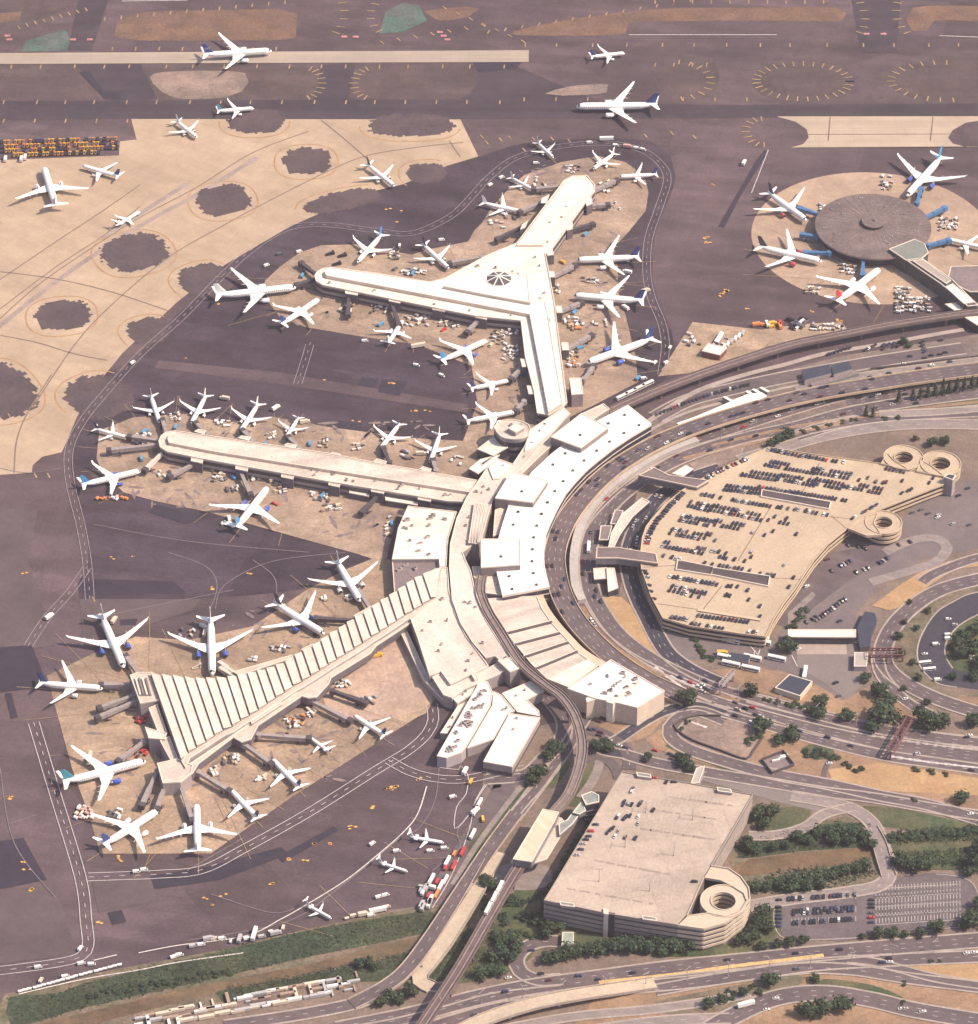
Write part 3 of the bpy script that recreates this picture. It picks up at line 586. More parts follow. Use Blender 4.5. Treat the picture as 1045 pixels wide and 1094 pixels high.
# ring road on the right edge
road('ring_road', [(1090, 612), (1045, 619), (1005, 630), (978, 646), (957, 666), (945, 688), (944, 706), (956, 722), (980, 737), (1010, 750), (1050, 762), (1090, 768)], 12, 7, ROAD, lanes=3)
road('ring_road', [(938, 700), (940, 716), (952, 734), (972, 752), (1000, 766)], 8, 6, ROAD, lanes=2)
road('ramp_road', [(1090, 592), (1045, 596), (1000, 612), (985, 622)], 8, 6, ROAD, lanes=2)
road('loop_lane', [(930, 622), (965, 612), (1000, 600), (1012, 585), (1000, 575), (975, 577), (945, 590)], 9, 6, ROADP, dash=False, kerb=False)
for pl, w_, m_ in (([(700, 478), (745, 456), (800, 440), (860, 427), (920, 417), (1000, 408), (1090, 399)], 3, PALE), ([(760, 476), (810, 464), (870, 452), (930, 444), (1000, 434), (1090, 425)], 3.5, TAN), ([(690, 462), (730, 442), (780, 428), (840, 414), (900, 403), (980, 392), (1090, 377)], 3, PALE), ([(730, 490), (790, 476), (850, 462), (900, 451)], 5, TAN), ([(622, 648), (634, 668), (655, 690), (690, 712), (735, 731), (790, 749)], 4, TAN), ([(636, 642), (650, 662), (672, 684), (700, 703)], 3, PALE), ([(640, 688), (668, 708), (706, 728), (760, 750)], 2.5, PALE)):
    lines('verge_strip', [pl], m_, w_, 9)
road('upper_road', [(790, 492), (830, 480), (880, 466), (940, 456), (1000, 453), (1090, 455)], 11, 6, ROADP, lanes=2)
road('upper_road', [(850, 466), (900, 452), (960, 444), (1090, 438)], 12, 6, ROAD, lanes=3)
road('upper_road', [(1090, 432), (1000, 440), (940, 442)], 7, 7, ROADP, dash=False)
road('perimeter_road', [(690, 452), (740, 420), (790, 402), (840, 389), (880, 378), (940, 368), (1000, 357), (1030, 352)], 5, 6, PALE, dash=False, kerb=False)
road('rental_road', [(700, 446), (735, 428), (780, 416), (830, 405), (880, 396), (950, 384), (1030, 372)], 14, 5, ROAD, dash=False)
road('highway', [(850, 416), (900, 406), (960, 397), (1090, 380)], 9, 7, ROADP, lanes=2)
road('highway', [(905, 430), (960, 421), (1020, 412), (1090, 404)], 9, 8, ROAD, lanes=3)
for pl in ([(930, 395), (990, 388), (1060, 380)], [(780, 448), (820, 436), (870, 426), (905, 420)], [(720, 468), (760, 452), (800, 438)]):
    mb = MB(); curb(mb, px_line(pl, 0), .6, 0, 2.2); tag(mb.obj('barrier_wall', mat('dark_wall', (.12, .09, .095), .9, .2, .2)), {930: 'dark low barrier wall along the upper right highway', 780: 'dark low barrier wall beside the slip lanes above the car park', 720: 'dark short barrier wall at the bend beside the head house'}[pl[0][0]], 'wall')
# south side
road('valley_road', [(640, 745), (622, 770), (604, 800), (576, 838), (548, 875)], 9, 7, ROAD, lanes=2)
road('valley_road', [(400, 1064), (376, 1073), (320, 1084), (240, 1096)], 9, 7, ROAD, lanes=2)
road('valley_road', [(596, 812), (574, 842), (556, 862), (526, 900), (498, 940), (474, 978)], 6, 7, ROADP, dash=False)
overpass('ramp_bridge', [(552, 868, 1), (524, 906, 2.5), (490, 957, 4), (460, 1002, 4.5), (434, 1036, 4), (410, 1055, 2.5), (376, 1073, 1)], 11, 'dark surfaced ramp bridge with pale parapets crossing the canal, left of the wide pale one', ROAD, cat='bridge', pier=40, lanes=2)
overpass('ramp_bridge', [(532, 910, 1), (514, 942, 3.5), (495, 975, 4), (474, 1008, 3.6), (458, 1029, 2.2), (449, 1041, 1.2), (450, 1049, .8), (461, 1055, .6)], 12, 'wide pale concrete ramp bridge crossing the canal left of the dark guideway', mat('pale_deck', (.45, .36, .28), .85, .12, .05, fine=.1), cat='bridge', pier=40, lanes=1)
road('hook_road', [(486, 990), (462, 1022), (450, 1034), (448, 1046), (460, 1054), (478, 1054)], 7, 6, ROAD, dash=False)
road('hook_road', [(604, 1006), (580, 1006), (562, 1012), (552, 1024), (556, 1038), (575, 1047), (600, 1046)], 9, 8, ROAD, lanes=2)
road('roundel_road', [(640, 800), (640, 818), (632, 836), (620, 852)], 7, 6, ROADP, dash=False, kerb=False)
road('roundel_road', [(608, 800), (592, 806), (578, 826), (572, 846)], 9, 8, ROAD, lanes=2, kerb=False)
road('forecourt_road', [(622, 812), (640, 808), (656, 818), (662, 832)], 8, 8, ROAD, dash=False, kerb=False)
road('forecourt_road', [(614, 780), (640, 782), (670, 802), (672, 822)], 10, 7, ROAD, lanes=2, kerb=False)
road('terminal_road', [(585, 745), (602, 768), (600, 790), (580, 812), (560, 828), (520, 832)], 10, 6, ROAD, lanes=2)
road('works_road', [(520, 836), (540, 834), (530, 858), (508, 890), (484, 930), (464, 966)], 16, 4, ROAD, dash=False, kerb=False)
road('works_road', [(560, 836), (535, 868), (508, 905), (484, 945)], 4, 5, ROADP, dash=False, kerb=False)
H1 = [(360, 1100), (440, 1084), (510, 1066), (570, 1054), (650, 1043), (720, 1034), (800, 1026), (870, 1019), (950, 1012), (1090, 1001)]
H2 = [(420, 1112), (500, 1086), (570, 1070), (650, 1058), (740, 1049), (800, 1041), (870, 1031), (950, 1026), (1090, 1020)]
road('highway', H1, 13, 6, ROAD, lanes=3); road('highway', H2, 10, 6, ROAD, lanes=2)
road('highway', [(300, 1112), (400, 1098), (470, 1082), (530, 1066), (600, 1058)], 8, 5, ROADP, lanes=2)
mb = MB(); curb(mb, px_line([(640, 1050), (717, 1042), (775, 1034), (840, 1026), (880, 1021)], 0), 3.2, 0, .5); tag(mb.obj('median_barrier', mat('orange_median', (.55, .36, .17), .9, .3, .5)), 'orange tinted median strip between the lower highway carriageways', 'barrier')
road('slip_road', [(700, 1058), (775, 1045), (852, 1035), (909, 1036), (969, 1045), (1090, 1060)], 9, 7, ROAD, lanes=2)
road('slip_road', [(905, 1024), (935, 1028), (965, 1036), (1010, 1047), (1090, 1058)], 6, 8, ROAD, dash=False)
road('slip_road', [(740, 1112), (775, 1090), (827, 1067), (878, 1061), (930, 1068), (982, 1080), (1090, 1098)], 13, 7, ROAD, lanes=3)
road('slip_road', [(480, 1112), (600, 1088), (700, 1078), (780, 1066), (800, 1060)], 6, 5, ROADP, dash=False)
road('slip_road', [(560, 1112), (700, 1092), (780, 1088)], 8, 5, ROADP, lanes=2)
overpass('flyover', [(470, 1112, 6), (520, 1088, 7), (570, 1072, 7), (620, 1062, 6.5), (660, 1056, 4), (700, 1050, 1)], 11, 'pale concrete flyover curving over the lower highway at the bottom edge', mat('pale_deck', (0, 0, 0)), lanes=1, pier=36)
overpass('people_mover_guideway', [(1080, 328, 9), (1000, 339, 9), (950, 347, 9), (900, 357, 9), (850, 367, 9), (800, 382, 9), (750, 399, 9), (710, 414, 9), (672, 430, 9), (650, 440, 9)], 9, 'dark brown elevated people mover guideway running beside the upper right roads', mat('track_brown', (.13, .095, .098), .85, .2, .1), pier=38, cat='guideway', pm=mat('guideway_brown', (.15, .108, .108), .8, .2, .1), track=True)
overpass('people_mover_guideway', [(515, 615, 15), (513, 632, 15), (521, 653, 15), (534, 674, 15), (556, 708, 15), (584, 732, 15), (600, 744, 15), (613, 762, 15), (620, 782, 14), (622, 802, 13), (617, 826, 12), (607, 850, 12), (592, 868, 12)], 8, 'curving grey brown guideway between the terminal plaza roof and the station', mat('track_grey', (.20, .155, .15), .85, .2, .1), pier=38, cat='guideway', pm=mat('guideway_grey', (.22, .165, .155), .8, .2, .1), track=True)
overpass('people_mover_guideway', [(560, 918, 12), (548, 936, 12), (520, 984, 12), (490, 1036, 12), (460, 1082, 12), (436, 1118, 12)], 8.5, 'straight reddish brown guideway descending over the canal to the bottom edge', mat('track_brown', (0, 0, 0)), pier=38, cat='guideway', pm=mat('guideway_brown', (0, 0, 0)), track=True)
# car park paint by the canal
sheet('car_park_paving', [(826, 966), (840, 955), (920, 950), (950, 938), (1000, 932), (1030, 936), (1045, 950), (1045, 985), (1020, 990), (940, 998), (900, 1006), (836, 1000)], mat('car_park_asphalt', (.125, .100, .108), .9, .15, .06, fine=.14), 7)
bay = MB()
for r_ in range(7):
    for i in range(27):
        x = 936+i*3.45; y = 951+r_*5.2-i*.22
        if r_ == 3: continue
        a_ = P(x, y, .4); bay.box((a_.x, a_.y, .42), (.45, 8.0, .03), rad(-4))
for r_ in range(5):
    a_, b_ = P(936, 954+r_*9.5-4, .45), P(1024, 948.5+r_*9.5-4, .45)
    bay.beam(a_, b_, .45, .02)
for i in range(20):
    for y0 in (960, 974, 984): a_ = P(846+i*3.6, y0-i*.12, .2); bay.box((a_.x, a_.y, .42), (.4, 5, .03), rad(-4))
struct(bay.obj('bay_marking', mat('bay_white', (.42, .38, .37), .8, .2, .3)))
mb = MB()
for pl in ([(840, 958), (920, 951), (1000, 946)], [(1000, 934), (1030, 938), (1044, 952), (1044, 985), (1000, 993), (930, 1001), (850, 1004), (830, 995), (828, 970), (842, 956), (915, 950)]): curb(mb, px_line(pl, .35), .8, 0, .16)
struct(mb.obj('kerb', PALE))
# forecourt paint by the bus stands
lines('stop_marking', [[(806, 696), (806, 704)], [(812, 694), (808, 706)], [(846, 700), (852, 712)], [(800, 688), (812, 702)]], WLINE, .8, 10)
# ================================================================ buildings
ROOFW = mat('white_membrane_roof', (.78, .745, .70), .7, .10, .05, streak=(.08, 9, rad(30), .09), fine=.08, joints=(7, rad(30), .05))
ROOFC = mat('cream_roof', (.74, .665, .585), .75, .10, .05, streak=(.08, 9, rad(-20), .13), fine=.13, joints=(8, rad(-20), .06), patch=(.03, .06, rad(-20)))
ROOFB = mat('beige_roof', (0.598, 0.514, 0.449), .8, .12, .04, col2=(0.546, 0.456, 0.396), streak=(.07, 10, rad(-13), .17), fine=.15, joints=(9, rad(-13), .06), patch=(.03, .06, rad(-13)))
ROOFP = mat('pinkish_roof', (0.624, 0.524, 0.464), .8, .10, .03, col2=(0.562, 0.465, 0.416), streak=(.05, 9, rad(60), .13), fine=.13, joints=(10, rad(60), .05), patch=(.02, .05, rad(60)))
ROOFG = mat('grey_roof', (.20, .155, .16), .85, .15, .06, fine=.14)
WALLC = mat('cream_wall', (.60, .49, .40), .8, .1, .1, fine=.08)
WALLG = mat('grey_wall', (.34, .285, .285), .8, .12, .1, fine=.1)
WALLD = mat('dark_glazing', (.045, .042, .06), .25, .2, .2, spec=.5)
TRIM = mat('roof_trim', (.66, .57, .49), .75, .08, .1)
HV = mat('rooftop_plant', (.42, .36, .34), .7, .2, .3)
HVD = mat('dark_vent', (.10, .08, .085), .7, .2, .3)
_hv = MB(); _hv.box((0, 0, 0), (1, 1, 1)); _hv.box((0, 0, 1), (.6, .6, .18), mi=1)
HVM = _hv.mesh('rooftop_unit', [HV, HVD])
_hd = MB(); _hd.box((0, 0, 0), (1.9, 1.9, .9)); _hd.cyl((0, 0, .9), .7, .35, 8, 0)
HVDM = _hd.mesh('roof_vent', [HVD])
def building(name, label, cat, pts, h, roof=None, wall=None, par=.7, group=None, bands=(), z0=0, parent=None, units=0, big=(2, 5), smooth=0, hatches=(), trim=None, parname='parapet', pw=.6, seams=True):
    """pts: roof outline in the photo, read at height h"""
    roof = roof or ROOFB; wall = wall or WALLG
    if smooth: pts = [(q.x, q.y) for q in spline(pts, smooth, True)]
    pp = ccw(PP(pts, h)); c = cent(pp)
    o = parent or thing(name, c, label, cat, group)
    mb = MB(); mb.walls(pp, z0, h-.02); mb.obj('wall' if not parent else name+'_wall', wall, o)
    mb = MB(); mb.ngon([(p.x, p.y, h) for p in inset(pp, pw)] if par else [(p.x, p.y, h) for p in pp]); mb.obj('roof' if not parent else name+'_roof', roof, o)
    if par:
        b = inset(pp, pw); oo = inset(pp, -.15); n = len(pp); z1 = h+par; mb = MB()
        mb.add([(p.x, p.y, h-.5) for p in oo]+[(p.x, p.y, z1) for p in oo]+[(p.x, p.y, z1) for p in b]+[(p.x, p.y, h-.1) for p in b], [(k*n+i, k*n+(i+1) % n, (k+1)*n+(i+1) % n, (k+1)*n+i) for k in range(3) for i in range(n)])
        mb.obj(parname if not parent else name+'_'+parname, trim or TRIM, o)
    for (b0, b1, bm) in bands:
        mb = MB(); q = inset(pp, -.12); n = len(q)
        mb.add([(p.x, p.y, b0) for p in q]+[(p.x, p.y, b1) for p in q], [(i, (i+1) % n, (i+1) % n+n, i+n) for i in range(n)])
        mb.add([(p.x, p.y, b1) for p in q]+[(p.x, p.y, b1) for p in inset(pp, .05)], [(i, (i+1) % n, (i+1) % n+n, i+n) for i in range(n)])
        mb.obj('glazing' if bm is WALLD else 'spandrel', bm, o)
    if units:
        poly = [(p.x, p.y) for p in inset(pp, 4)]; xs = [p[0] for p in poly]; ys = [p[1] for p in poly]; k = 0; tries = 0
        while k < units and tries < 400:
            tries += 1; x, y = random.uniform(min(xs), max(xs)), random.uniform(min(ys), max(ys))
            if inside((x, y), poly):
                u = child('rooftop_unit', HVM, o); u.location = Vector((x, y, h))-Vector(o.location); k += 1
                u.scale = (random.uniform(*big), random.uniform(*big)*.7, random.uniform(1.0, 2.2)); u.rotation_euler = (0, 0, random.choice((.3, -.2, .5)))
    for hx, hy in hatches:
        u = child('roof_vent', HVDM, o); u.location = P(hx, hy, h)-Vector(o.location)
    return o
def block(name, pts, h, roof, wall, parent, par=.4, z0=0): return building(name, '', '', pts, h, roof, wall, par, parent=parent, z0=z0)
# ---- Y-shaped concourse
lower = [(345, 305), (337.7, 300.6), (336, 295), (339, 290.5), (345, 287), (354, 286), (400, 292), (460, 302), (470, 300.5), (520.5, 273), (552, 260), (602.7, 193), (612, 188.4), (627, 187.6), (635.6, 197.6), (635.6, 204), (627, 214.4), (590.4, 265), (583, 271), (592.5, 323.5), (606, 430), (600, 436), (586, 444), (574, 442), (570.4, 418), (561, 381), (556.5, 343), (508, 338)]
y = building('concourse', 'Y-shaped white two-tier concourse with a glass skylight at its fork', 'concourse', lower, 11, ROOFC, WALLG, .8, bands=[(6, 9.2, WALLD), (1.2, 3.2, HVD)], units=40, big=(1.2, 3.5))
block('upper_tier', [(348.5, 294.5), (347, 290.5), (350, 287.2), (354.5, 286.4), (400, 292.4), (460, 301.3), (514, 287.5), (563.5, 296.5), (567, 324), (582, 322), (586, 340), (601, 431), (586, 440.5), (566, 336), (490, 321.5)], 14, ROOFW, WALLC, y, .5)
block('fork_hall', [(474, 306), (514.4, 286), (563.5, 295), (566.5, 323.5), (520, 315)], 16.5, ROOFW, WALLC, y, .5)
block('north_arm_tier', [(552, 262), (604, 195), (613, 190.5), (625, 190), (631, 198), (618, 216), (580, 262)], 12.6, ROOFC, WALLC, y, .4)
mb = MB(); rb = MB(); c0 = P(533, 298, 16.6); R1 = (P(547.5, 298, 16.6)-c0).length
rim = [Vector((c0.x+R1*math.cos(t*math.pi/4+.39), c0.y+R1*math.sin(t*math.pi/4+.39), 16.7)) for t in range(8)]; ap = c0+Vector((0, 0, 3.6))
for i in range(8):
    mb.add([rim[i], rim[(i+1) % 8], ap], [(0, 1, 2)]); rb.beam(rim[i]+Vector((0, 0, .3)), ap+Vector((0, 0, .3)), .9, .4); rb.beam(rim[i]+Vector((0, 0, .25)), rim[(i+1) % 8]+Vector((0, 0, .25)), .7, .5)
s_ = mb.obj('skylight', mat('skylight_glass', (.10, .085, .085), .2, .3, .2, spec=.5), y)
q_ = rb.obj('skylight_rib', ROOFW, s_); q_.location = Vector()
for v in q_.data.vertices: v.co = v.co-Vector((0, 0, 0))
for bx in ([(369, 309), (383, 311.5), (382, 315.5), (369, 313.5)], [(416, 317), (428, 319.5), (427.5, 324), (415.5, 321.5)], [(463, 326.5), (476, 329), (475, 333), (462, 330.5)], [(508.5, 334.5), (521, 337), (520, 341.5), (508, 339)],
           [(556, 383.5), (563, 384), (565, 391.5), (558, 392)], [(563, 412), (571, 413), (572.5, 421), (565, 421)],
           [(584, 268), (590, 266), (592, 272), (585, 273)], [(586, 290), (592, 290), (593, 296), (587, 296)], [(594, 327), (600, 327), (601, 334), (595, 334)], [(600, 366), (607, 366), (608, 374), (601, 374)],
           [(625, 214), (632, 211), (633, 217), (627, 220)], [(604, 240), (612, 238), (612, 244), (606, 246)], [(579, 212), (587, 208), (584, 217), (578, 217)], [(558, 240), (564, 236), (561, 243), (556, 245)]):
    block('gatehouse', bx, 10.4, ROOFC, mat('gate_wall', (.13, .11, .13), .7, .2, .2), y, .3)
# ---- straight middle concourse
low2 = [(171, 478), (169.5, 471.6), (172, 466), (177, 462.5), (187, 460.5), (350, 484.5), (403, 495), (510, 513.5), (497, 536.5), (478, 536), (350, 514.6), (217, 490.7), (179, 483)]
b2 = building('concourse', 'long straight beige concourse with a rounded west end and raised centre roof', 'concourse', low2, 11, ROOFB, WALLG, .8, bands=[(6, 9.2, WALLD), (1.2, 3.2, HVD)], units=34, big=(1.2, 3.5))
block('upper_tier', [(180.5, 473), (179, 468.5), (182, 464), (187, 461.8), (350, 485.6), (403, 496), (509, 514), (502, 526), (350, 502), (226, 482)], 13.5, ROOFB, WALLC, b2, .4)
for bx in ([(207.5, 461), (212, 458.5), (220, 460), (218, 464)], [(254, 468), (258, 465.5), (268, 467), (266, 471)], [(303, 476), (307, 473.5), (317, 475.5), (315, 479.5)], [(352, 485.5), (355, 483), (364, 485), (362, 489)], [(399, 493), (403, 490), (413, 493), (411, 497.5)], [(448, 501), (452, 498.5), (461, 501), (459, 505)],
           [(204.5, 489), (217, 491.5), (216, 495), (204, 492.5)], [(252, 497.5), (265, 500), (264.5, 503.5), (251.5, 501)], [(301, 506), (314, 508.5), (313, 512), (300.5, 509.5)], [(351.5, 514.5), (363.5, 517), (362.5, 520.5), (351, 518)], [(397, 521), (411, 523.5), (410, 527.5), (396.5, 525)], [(447, 529), (461, 531.5), (460, 536), (446.5, 533.5)]):
    block('gatehouse', bx, 10.4, ROOFB, MATS['gate_wall'], b2, .3)
block('loading_canopy', [(411, 528), (447, 534), (446, 540), (412, 534.5)], 6, ROOFC, MATS['gate_wall'], b2, .3)
block('loading_canopy', [(374, 523), (395, 527), (394, 530.5), (373, 526.5)], 6, ROOFC, MATS['gate_wall'], b2, .3)
# ---- flared south concourse with ribbed roof
up = [(172.7, 722.7), (184.5, 723.6), (197.3, 725.1), (209, 726.4), (220, 726.4), (231, 725.5), (242.7, 725.1), (253.6, 723.6), (264.5, 721.5), (274.5, 718.5), (284.5, 716.4), (294.5, 712.7), (304.5, 709), (314.5, 701.8), (323.6, 697.3), (333.6, 691.8), (342.7, 685.5), (351.8, 679), (361.3, 673.6), (370.2, 667.3), (379, 661.8), (388.2, 656.4), (397.3, 650), (406.4, 643.6), (415.5, 638.2), (425, 631.8), (434, 625.8), (442.7, 619.6), (451.8, 615.5)]
lo = [(201, 803.6), (210, 798), (220, 791.8), (229, 785.5), (238.5, 779.6), (248, 775.5), (257, 769), (266.4, 763.6), (276, 757.8), (285.5, 751), (294.5, 745), (304, 739), (313, 732.7), (322.7, 727.3), (332, 721.5), (341.5, 715.5), (350.5, 709.5), (359.6, 703.6), (368.7, 698.2), (378.2, 692.4), (387.3, 686.4), (396.4, 680), (405.5, 674.5), (414.5, 668.7), (423.6, 662.7), (432.4, 656.7), (441.8, 651.3), (451, 645.5), (460, 639.6)]
H3 = 15
U3, L3 = PP(up, H3), PP(lo, H3)
U3 = [P(161, 721, H3)]+U3+[P(471, 607, H3)]; L3 = [P(193, 812, H3)]+L3+[P(466, 637, H3)]
outl = U3+L3[::-1]
c3 = thing('concourse', cent(outl), 'flared concourse with a ribbed white panel roof reaching to the lower left aircraft', 'concourse')
mb = MB(); mb.walls(outl, 0, H3-1.2); mb.obj('wall', WALLG, c3)
mb = MB(); mb.ngon([(p.x, p.y, H3-1.2) for p in outl]); mb.obj('roof_deck', ROOFG, c3)
mb = MB(); mb2 = MB()
for i in range(len(U3)-1):
    a, b, c, d = U3[i], U3[i+1], L3[i+1], L3[i]
    k = .035; off = Vector((0, 0, 0)); e = (b-a).normalized(); f_ = (d-a).normalized(); n1 = Vector((-f_.y, f_.x, 0)).normalized()
    if n1.dot(b-a) < 0: n1 = -n1
    a2, d2 = a+n1*.5, d+n1*.5
    a2, b2_, c2, d2 = a2-f_*1.6, b-f_*1.6, c-f_*0, d2-f_*0
    lo_, hi_ = Vector((0, 0, -.5)), Vector((0, 0, 1.3))
    mb.add([a2+hi_, b2_+lo_, c2+lo_, d2+hi_], [(0, 3, 2, 1)]); mb.add([a2+hi_, a2-hi_, b2_-hi_, b2_+lo_], [(0, 1, 2, 3)]); mb.add([a2+hi_, d2+hi_, d2-hi_, a2-hi_], [(0, 1, 2, 3)])
mb.obj('ribbed_roof', mat('ribbed_white_roof', (0.604, 0.512, 0.447), .75, .12, .05, streak=(.07, 6, rad(60), .12), fine=.12), c3)
mb = MB(); q = inset(outl, -.15); n = len(q); mb.add([(p.x, p.y, 6) for p in q]+[(p.x, p.y, 11) for p in q], [(i, (i+1) % n, (i+1) % n+n, i+n) for i in range(n)]); mb.obj('glazing', WALLD, c3)
GALL = mat('gallery_roof', (.53, .44, .38), .8, .12, .08, fine=.12)
block('gallery', [(196, 821), (264, 775.5), (330, 731), (439.5, 659.5), (440, 665), (402, 690), (396, 698), (354, 724), (351, 731), (338, 745), (329, 746), (322, 744), (276, 775), (268, 790), (258, 793), (249, 788), (212, 816), (206, 826), (196, 833)], 11, GALL, mat('gate_wall', (.13, .11, .13), .7, .2, .2), c3, .7, 4.5)  # dark wall colour paints in the shadow beneath the gallery roof
block('ledge', [(194, 813)]+lo+[(464, 638), (466, 641), (440, 661)]+[(x+2, y+6) for x, y in lo[::-1][2:]]+[(198, 820)], 13.6, GALL, WALLG, c3, .3)
block('gallery', [(321, 724), (352, 704), (353, 707), (323, 727)][:0] or [(268, 771), (300, 750), (301, 752), (269, 773)], 13.2, WALLG, WALLG, c3, .3)
block('west_annex', [(139, 722), (147, 719), (163, 719), (173, 748), (150, 752)], 13, GALL, WALLG, c3, .9)
block('west_annex', [(159, 757), (168, 753), (179, 784), (171, 788)], 11, GALL, WALLG, c3, .7)
block('west_annex', [(155, 777), (178, 784), (176, 790), (159, 789)], 12.4, TRIM, WALLG, c3, .5)
block('west_annex', [(171, 792), (181, 787), (190, 810), (183, 814)], 11, GALL, WALLG, c3, .7)
block('west_annex', [(168, 816), (190, 811), (206, 818), (204, 827), (193, 836), (174, 837)], 12.4, GALL, WALLG, c3, .7)
for k in range(4):
    block('louvre', [(144+k*3.6, 724), (146+k*3.6, 724), (151+k*3.6, 742), (149+k*3.6, 742)], 14.6, ROOFG if k % 2 else TRIM, WALLG, c3, 0)
for bx in ([(249, 718), (312, 700), (313, 703), (256, 722)], [(322, 694), (334, 688), (337, 693), (326, 698)], [(378, 658), (396, 648), (398, 652), (382, 661)]): block('gate_lounge', bx, 9, GALL, WALLG, c3, .5)
# ---- terminal: white head house, raised halls
hh = [(671, 433), (696, 453), (671, 468), (655, 479), (640.7, 490), (627, 501.5), (614.6, 514.5), (604.5, 527), (596.5, 541), (588, 559), (583.6, 570), (581, 590), (581.6, 603), (583.6, 613.6), (587, 627), (537, 636.4), (531, 612), (531, 592), (532.7, 575.5), (537, 560), (544, 538.5), (556, 521), (568.4, 504.4), (590.5, 484), (620, 462), (640, 449)]
z = lambda l, s, x0, y0: [(x0+a/s, y0+b/s) for a, b in l]
dots = z([(883, 118), (960, 172), (797, 163), (880, 214), (803, 260), (735, 308), (668, 360), (608, 413), (557, 470), (512, 523), (472, 583), (440, 644), (568, 322), (502, 382), (318, 633)], 4.976, 490, 420)+z([(965, 40), (930, 107), (900, 176), (882, 245), (875, 315), (872, 385), (880, 455), (898, 523), (790, 95), (762, 170), (738, 473), (755, 548)], 5.5, 410, 530)
hd = building('head_house', 'curved bright white terminal head house roof dotted with dark vents', 'terminal', hh, 16, ROOFW, WALLD, .4, hatches=dots, trim=ROOFW, bands=[(1, 5, WALLG), (9, 10, TRIM), (14, 15.4, TRIM)])
for bx, hx in (([(588.5, 467), (621.6, 441.7), (649.8, 457), (620.6, 478.7)], (620, 465)), ([(529, 532.5), (546, 504.4), (585.5, 513.5), (569.4, 537)], (557.7, 525.3)), ([(514, 576), (556, 576), (556, 603.6), (514, 606.7)], (535.5, 595))):
    o = block('raised_hall', bx, 21, ROOFW, mat('hall_wall', (.22, .18, .18), .7, .2, .2), hd, .5)
    u = child('roof_vent', HVDM, hd); u.location = P(*hx, 21)-Vector(hd.location)
block('service_roof', [(620, 443), (645, 431.5), (651, 437), (634, 448)], 14, ROOFB, WALLG, hd, .6)
block('service_roof', [(536, 518), (556, 502.5), (588, 466), (594, 472), (572, 492), (548, 516)], 13, GALL, WALLG, hd, .5)
block('service_roof', [(504.5, 606), (513, 606), (514, 611), (530, 612), (536, 636), (509, 633)], 12, ROOFB, WALLG, hd, .7)
block('service_roof', [(529, 545), (541, 541), (533, 571), (527, 573)], 12, ROOFB, WALLG, hd, .5)
# ring arcade joining the three concourses
ring = [(602.5, 435.7), (609, 442), (588.5, 465), (572, 483), (556, 502), (538, 520), (528, 530), (521, 552), (515, 575), (500, 586), (494, 590), (498, 600), (503, 610), (508, 632), (519, 662), (535.5, 688), (553, 710), (543, 714), (529, 701), (519, 703), (504.5, 686), (492, 666), (483, 641), (480, 606), (481, 581), (488, 554), (499, 531), (511, 514), (521, 499), (531, 490), (548, 496), (560, 478), (567, 459)]
rg = building('connector_building', 'curved beige connector roof linking the three concourses behind the head house', 'terminal', ring, 14.5, ROOFP, WALLG, .6, units=22, big=(1.2, 3))
block('white_gallery', [(603, 436.5), (608, 442), (587, 464), (570, 478), (561, 482), (562, 474), (568, 459)], 15.4, ROOFW, WALLC, rg, .3)
block('white_gallery', [(522, 499.5), (531, 491), (547, 496.5), (534, 511), (527, 512)], 15.4, ROOFW, WALLC, rg, .3)
for i in range(4):
    f = i*3.6
    block('train_shed_roof', [(507+f, 537+i*.5), (509.5+f, 537+i*.5), (503.5+f*.75, 580+i*.6), (500.5+f*.75, 580)], 17.2, mat('shed_roof', (.42, .36, .33), .6, .1, .1), WALLG, rg, .2)
# annexes west of the ring
a1 = building('annex_building', 'cream roofed annex between the middle concourse and the ribbed roof concourse', 'terminal', [(436, 541), (488, 547), (479, 575), (477, 606), (470, 606), (469, 597.5), (419, 598), (425.5, 564.5)], 12, ROOFC, WALLG, .7, units=14, big=(1.2, 5))
a2 = building('annex_building', 'low grey roofed annex beside the narrow end of the ribbed roof', 'terminal', [(419, 598.8), (468.6, 598.2), (468.6, 606.5), (452, 617), (421.5, 634)], 9, ROOFG, WALLG, .7, units=3)
pz = building('terminal_building', 'broad plain beige terminal roof below the ribbed concourse end', 'terminal', [(469.5, 607), (478.5, 607), (480, 632), (486.5, 656), (498, 680), (517, 705), (522, 712), (481, 731), (471, 717.5), (459, 722), (446, 681), (438, 660), (463, 642)], 13, ROOFP, WALLG, .8, units=9, big=(1.2, 3))
block('ledge', [(427, 674), (433.6, 672), (458, 724.5), (470, 737), (473.6, 748), (464.5, 739), (452, 726)], 6, GALL, WALLG, pz, .6)
block('south_wing', [(462, 724), (471, 719.5), (481, 732), (523, 713.5), (540, 704), (549, 711), (530, 722), (495, 737), (483, 746), (474, 743)], 11, ROOFP, WALLG, pz, .7)
block('stair_tower', [(532, 706), (545, 703), (556, 714), (545, 718)], 15, ROOFC, WALLG, pz, .6)
block('roof_hatch', [(503.5, 720.5), (508, 719), (511, 724), (507, 726)], 13.5, TRIM, WALLC, pz, .3)
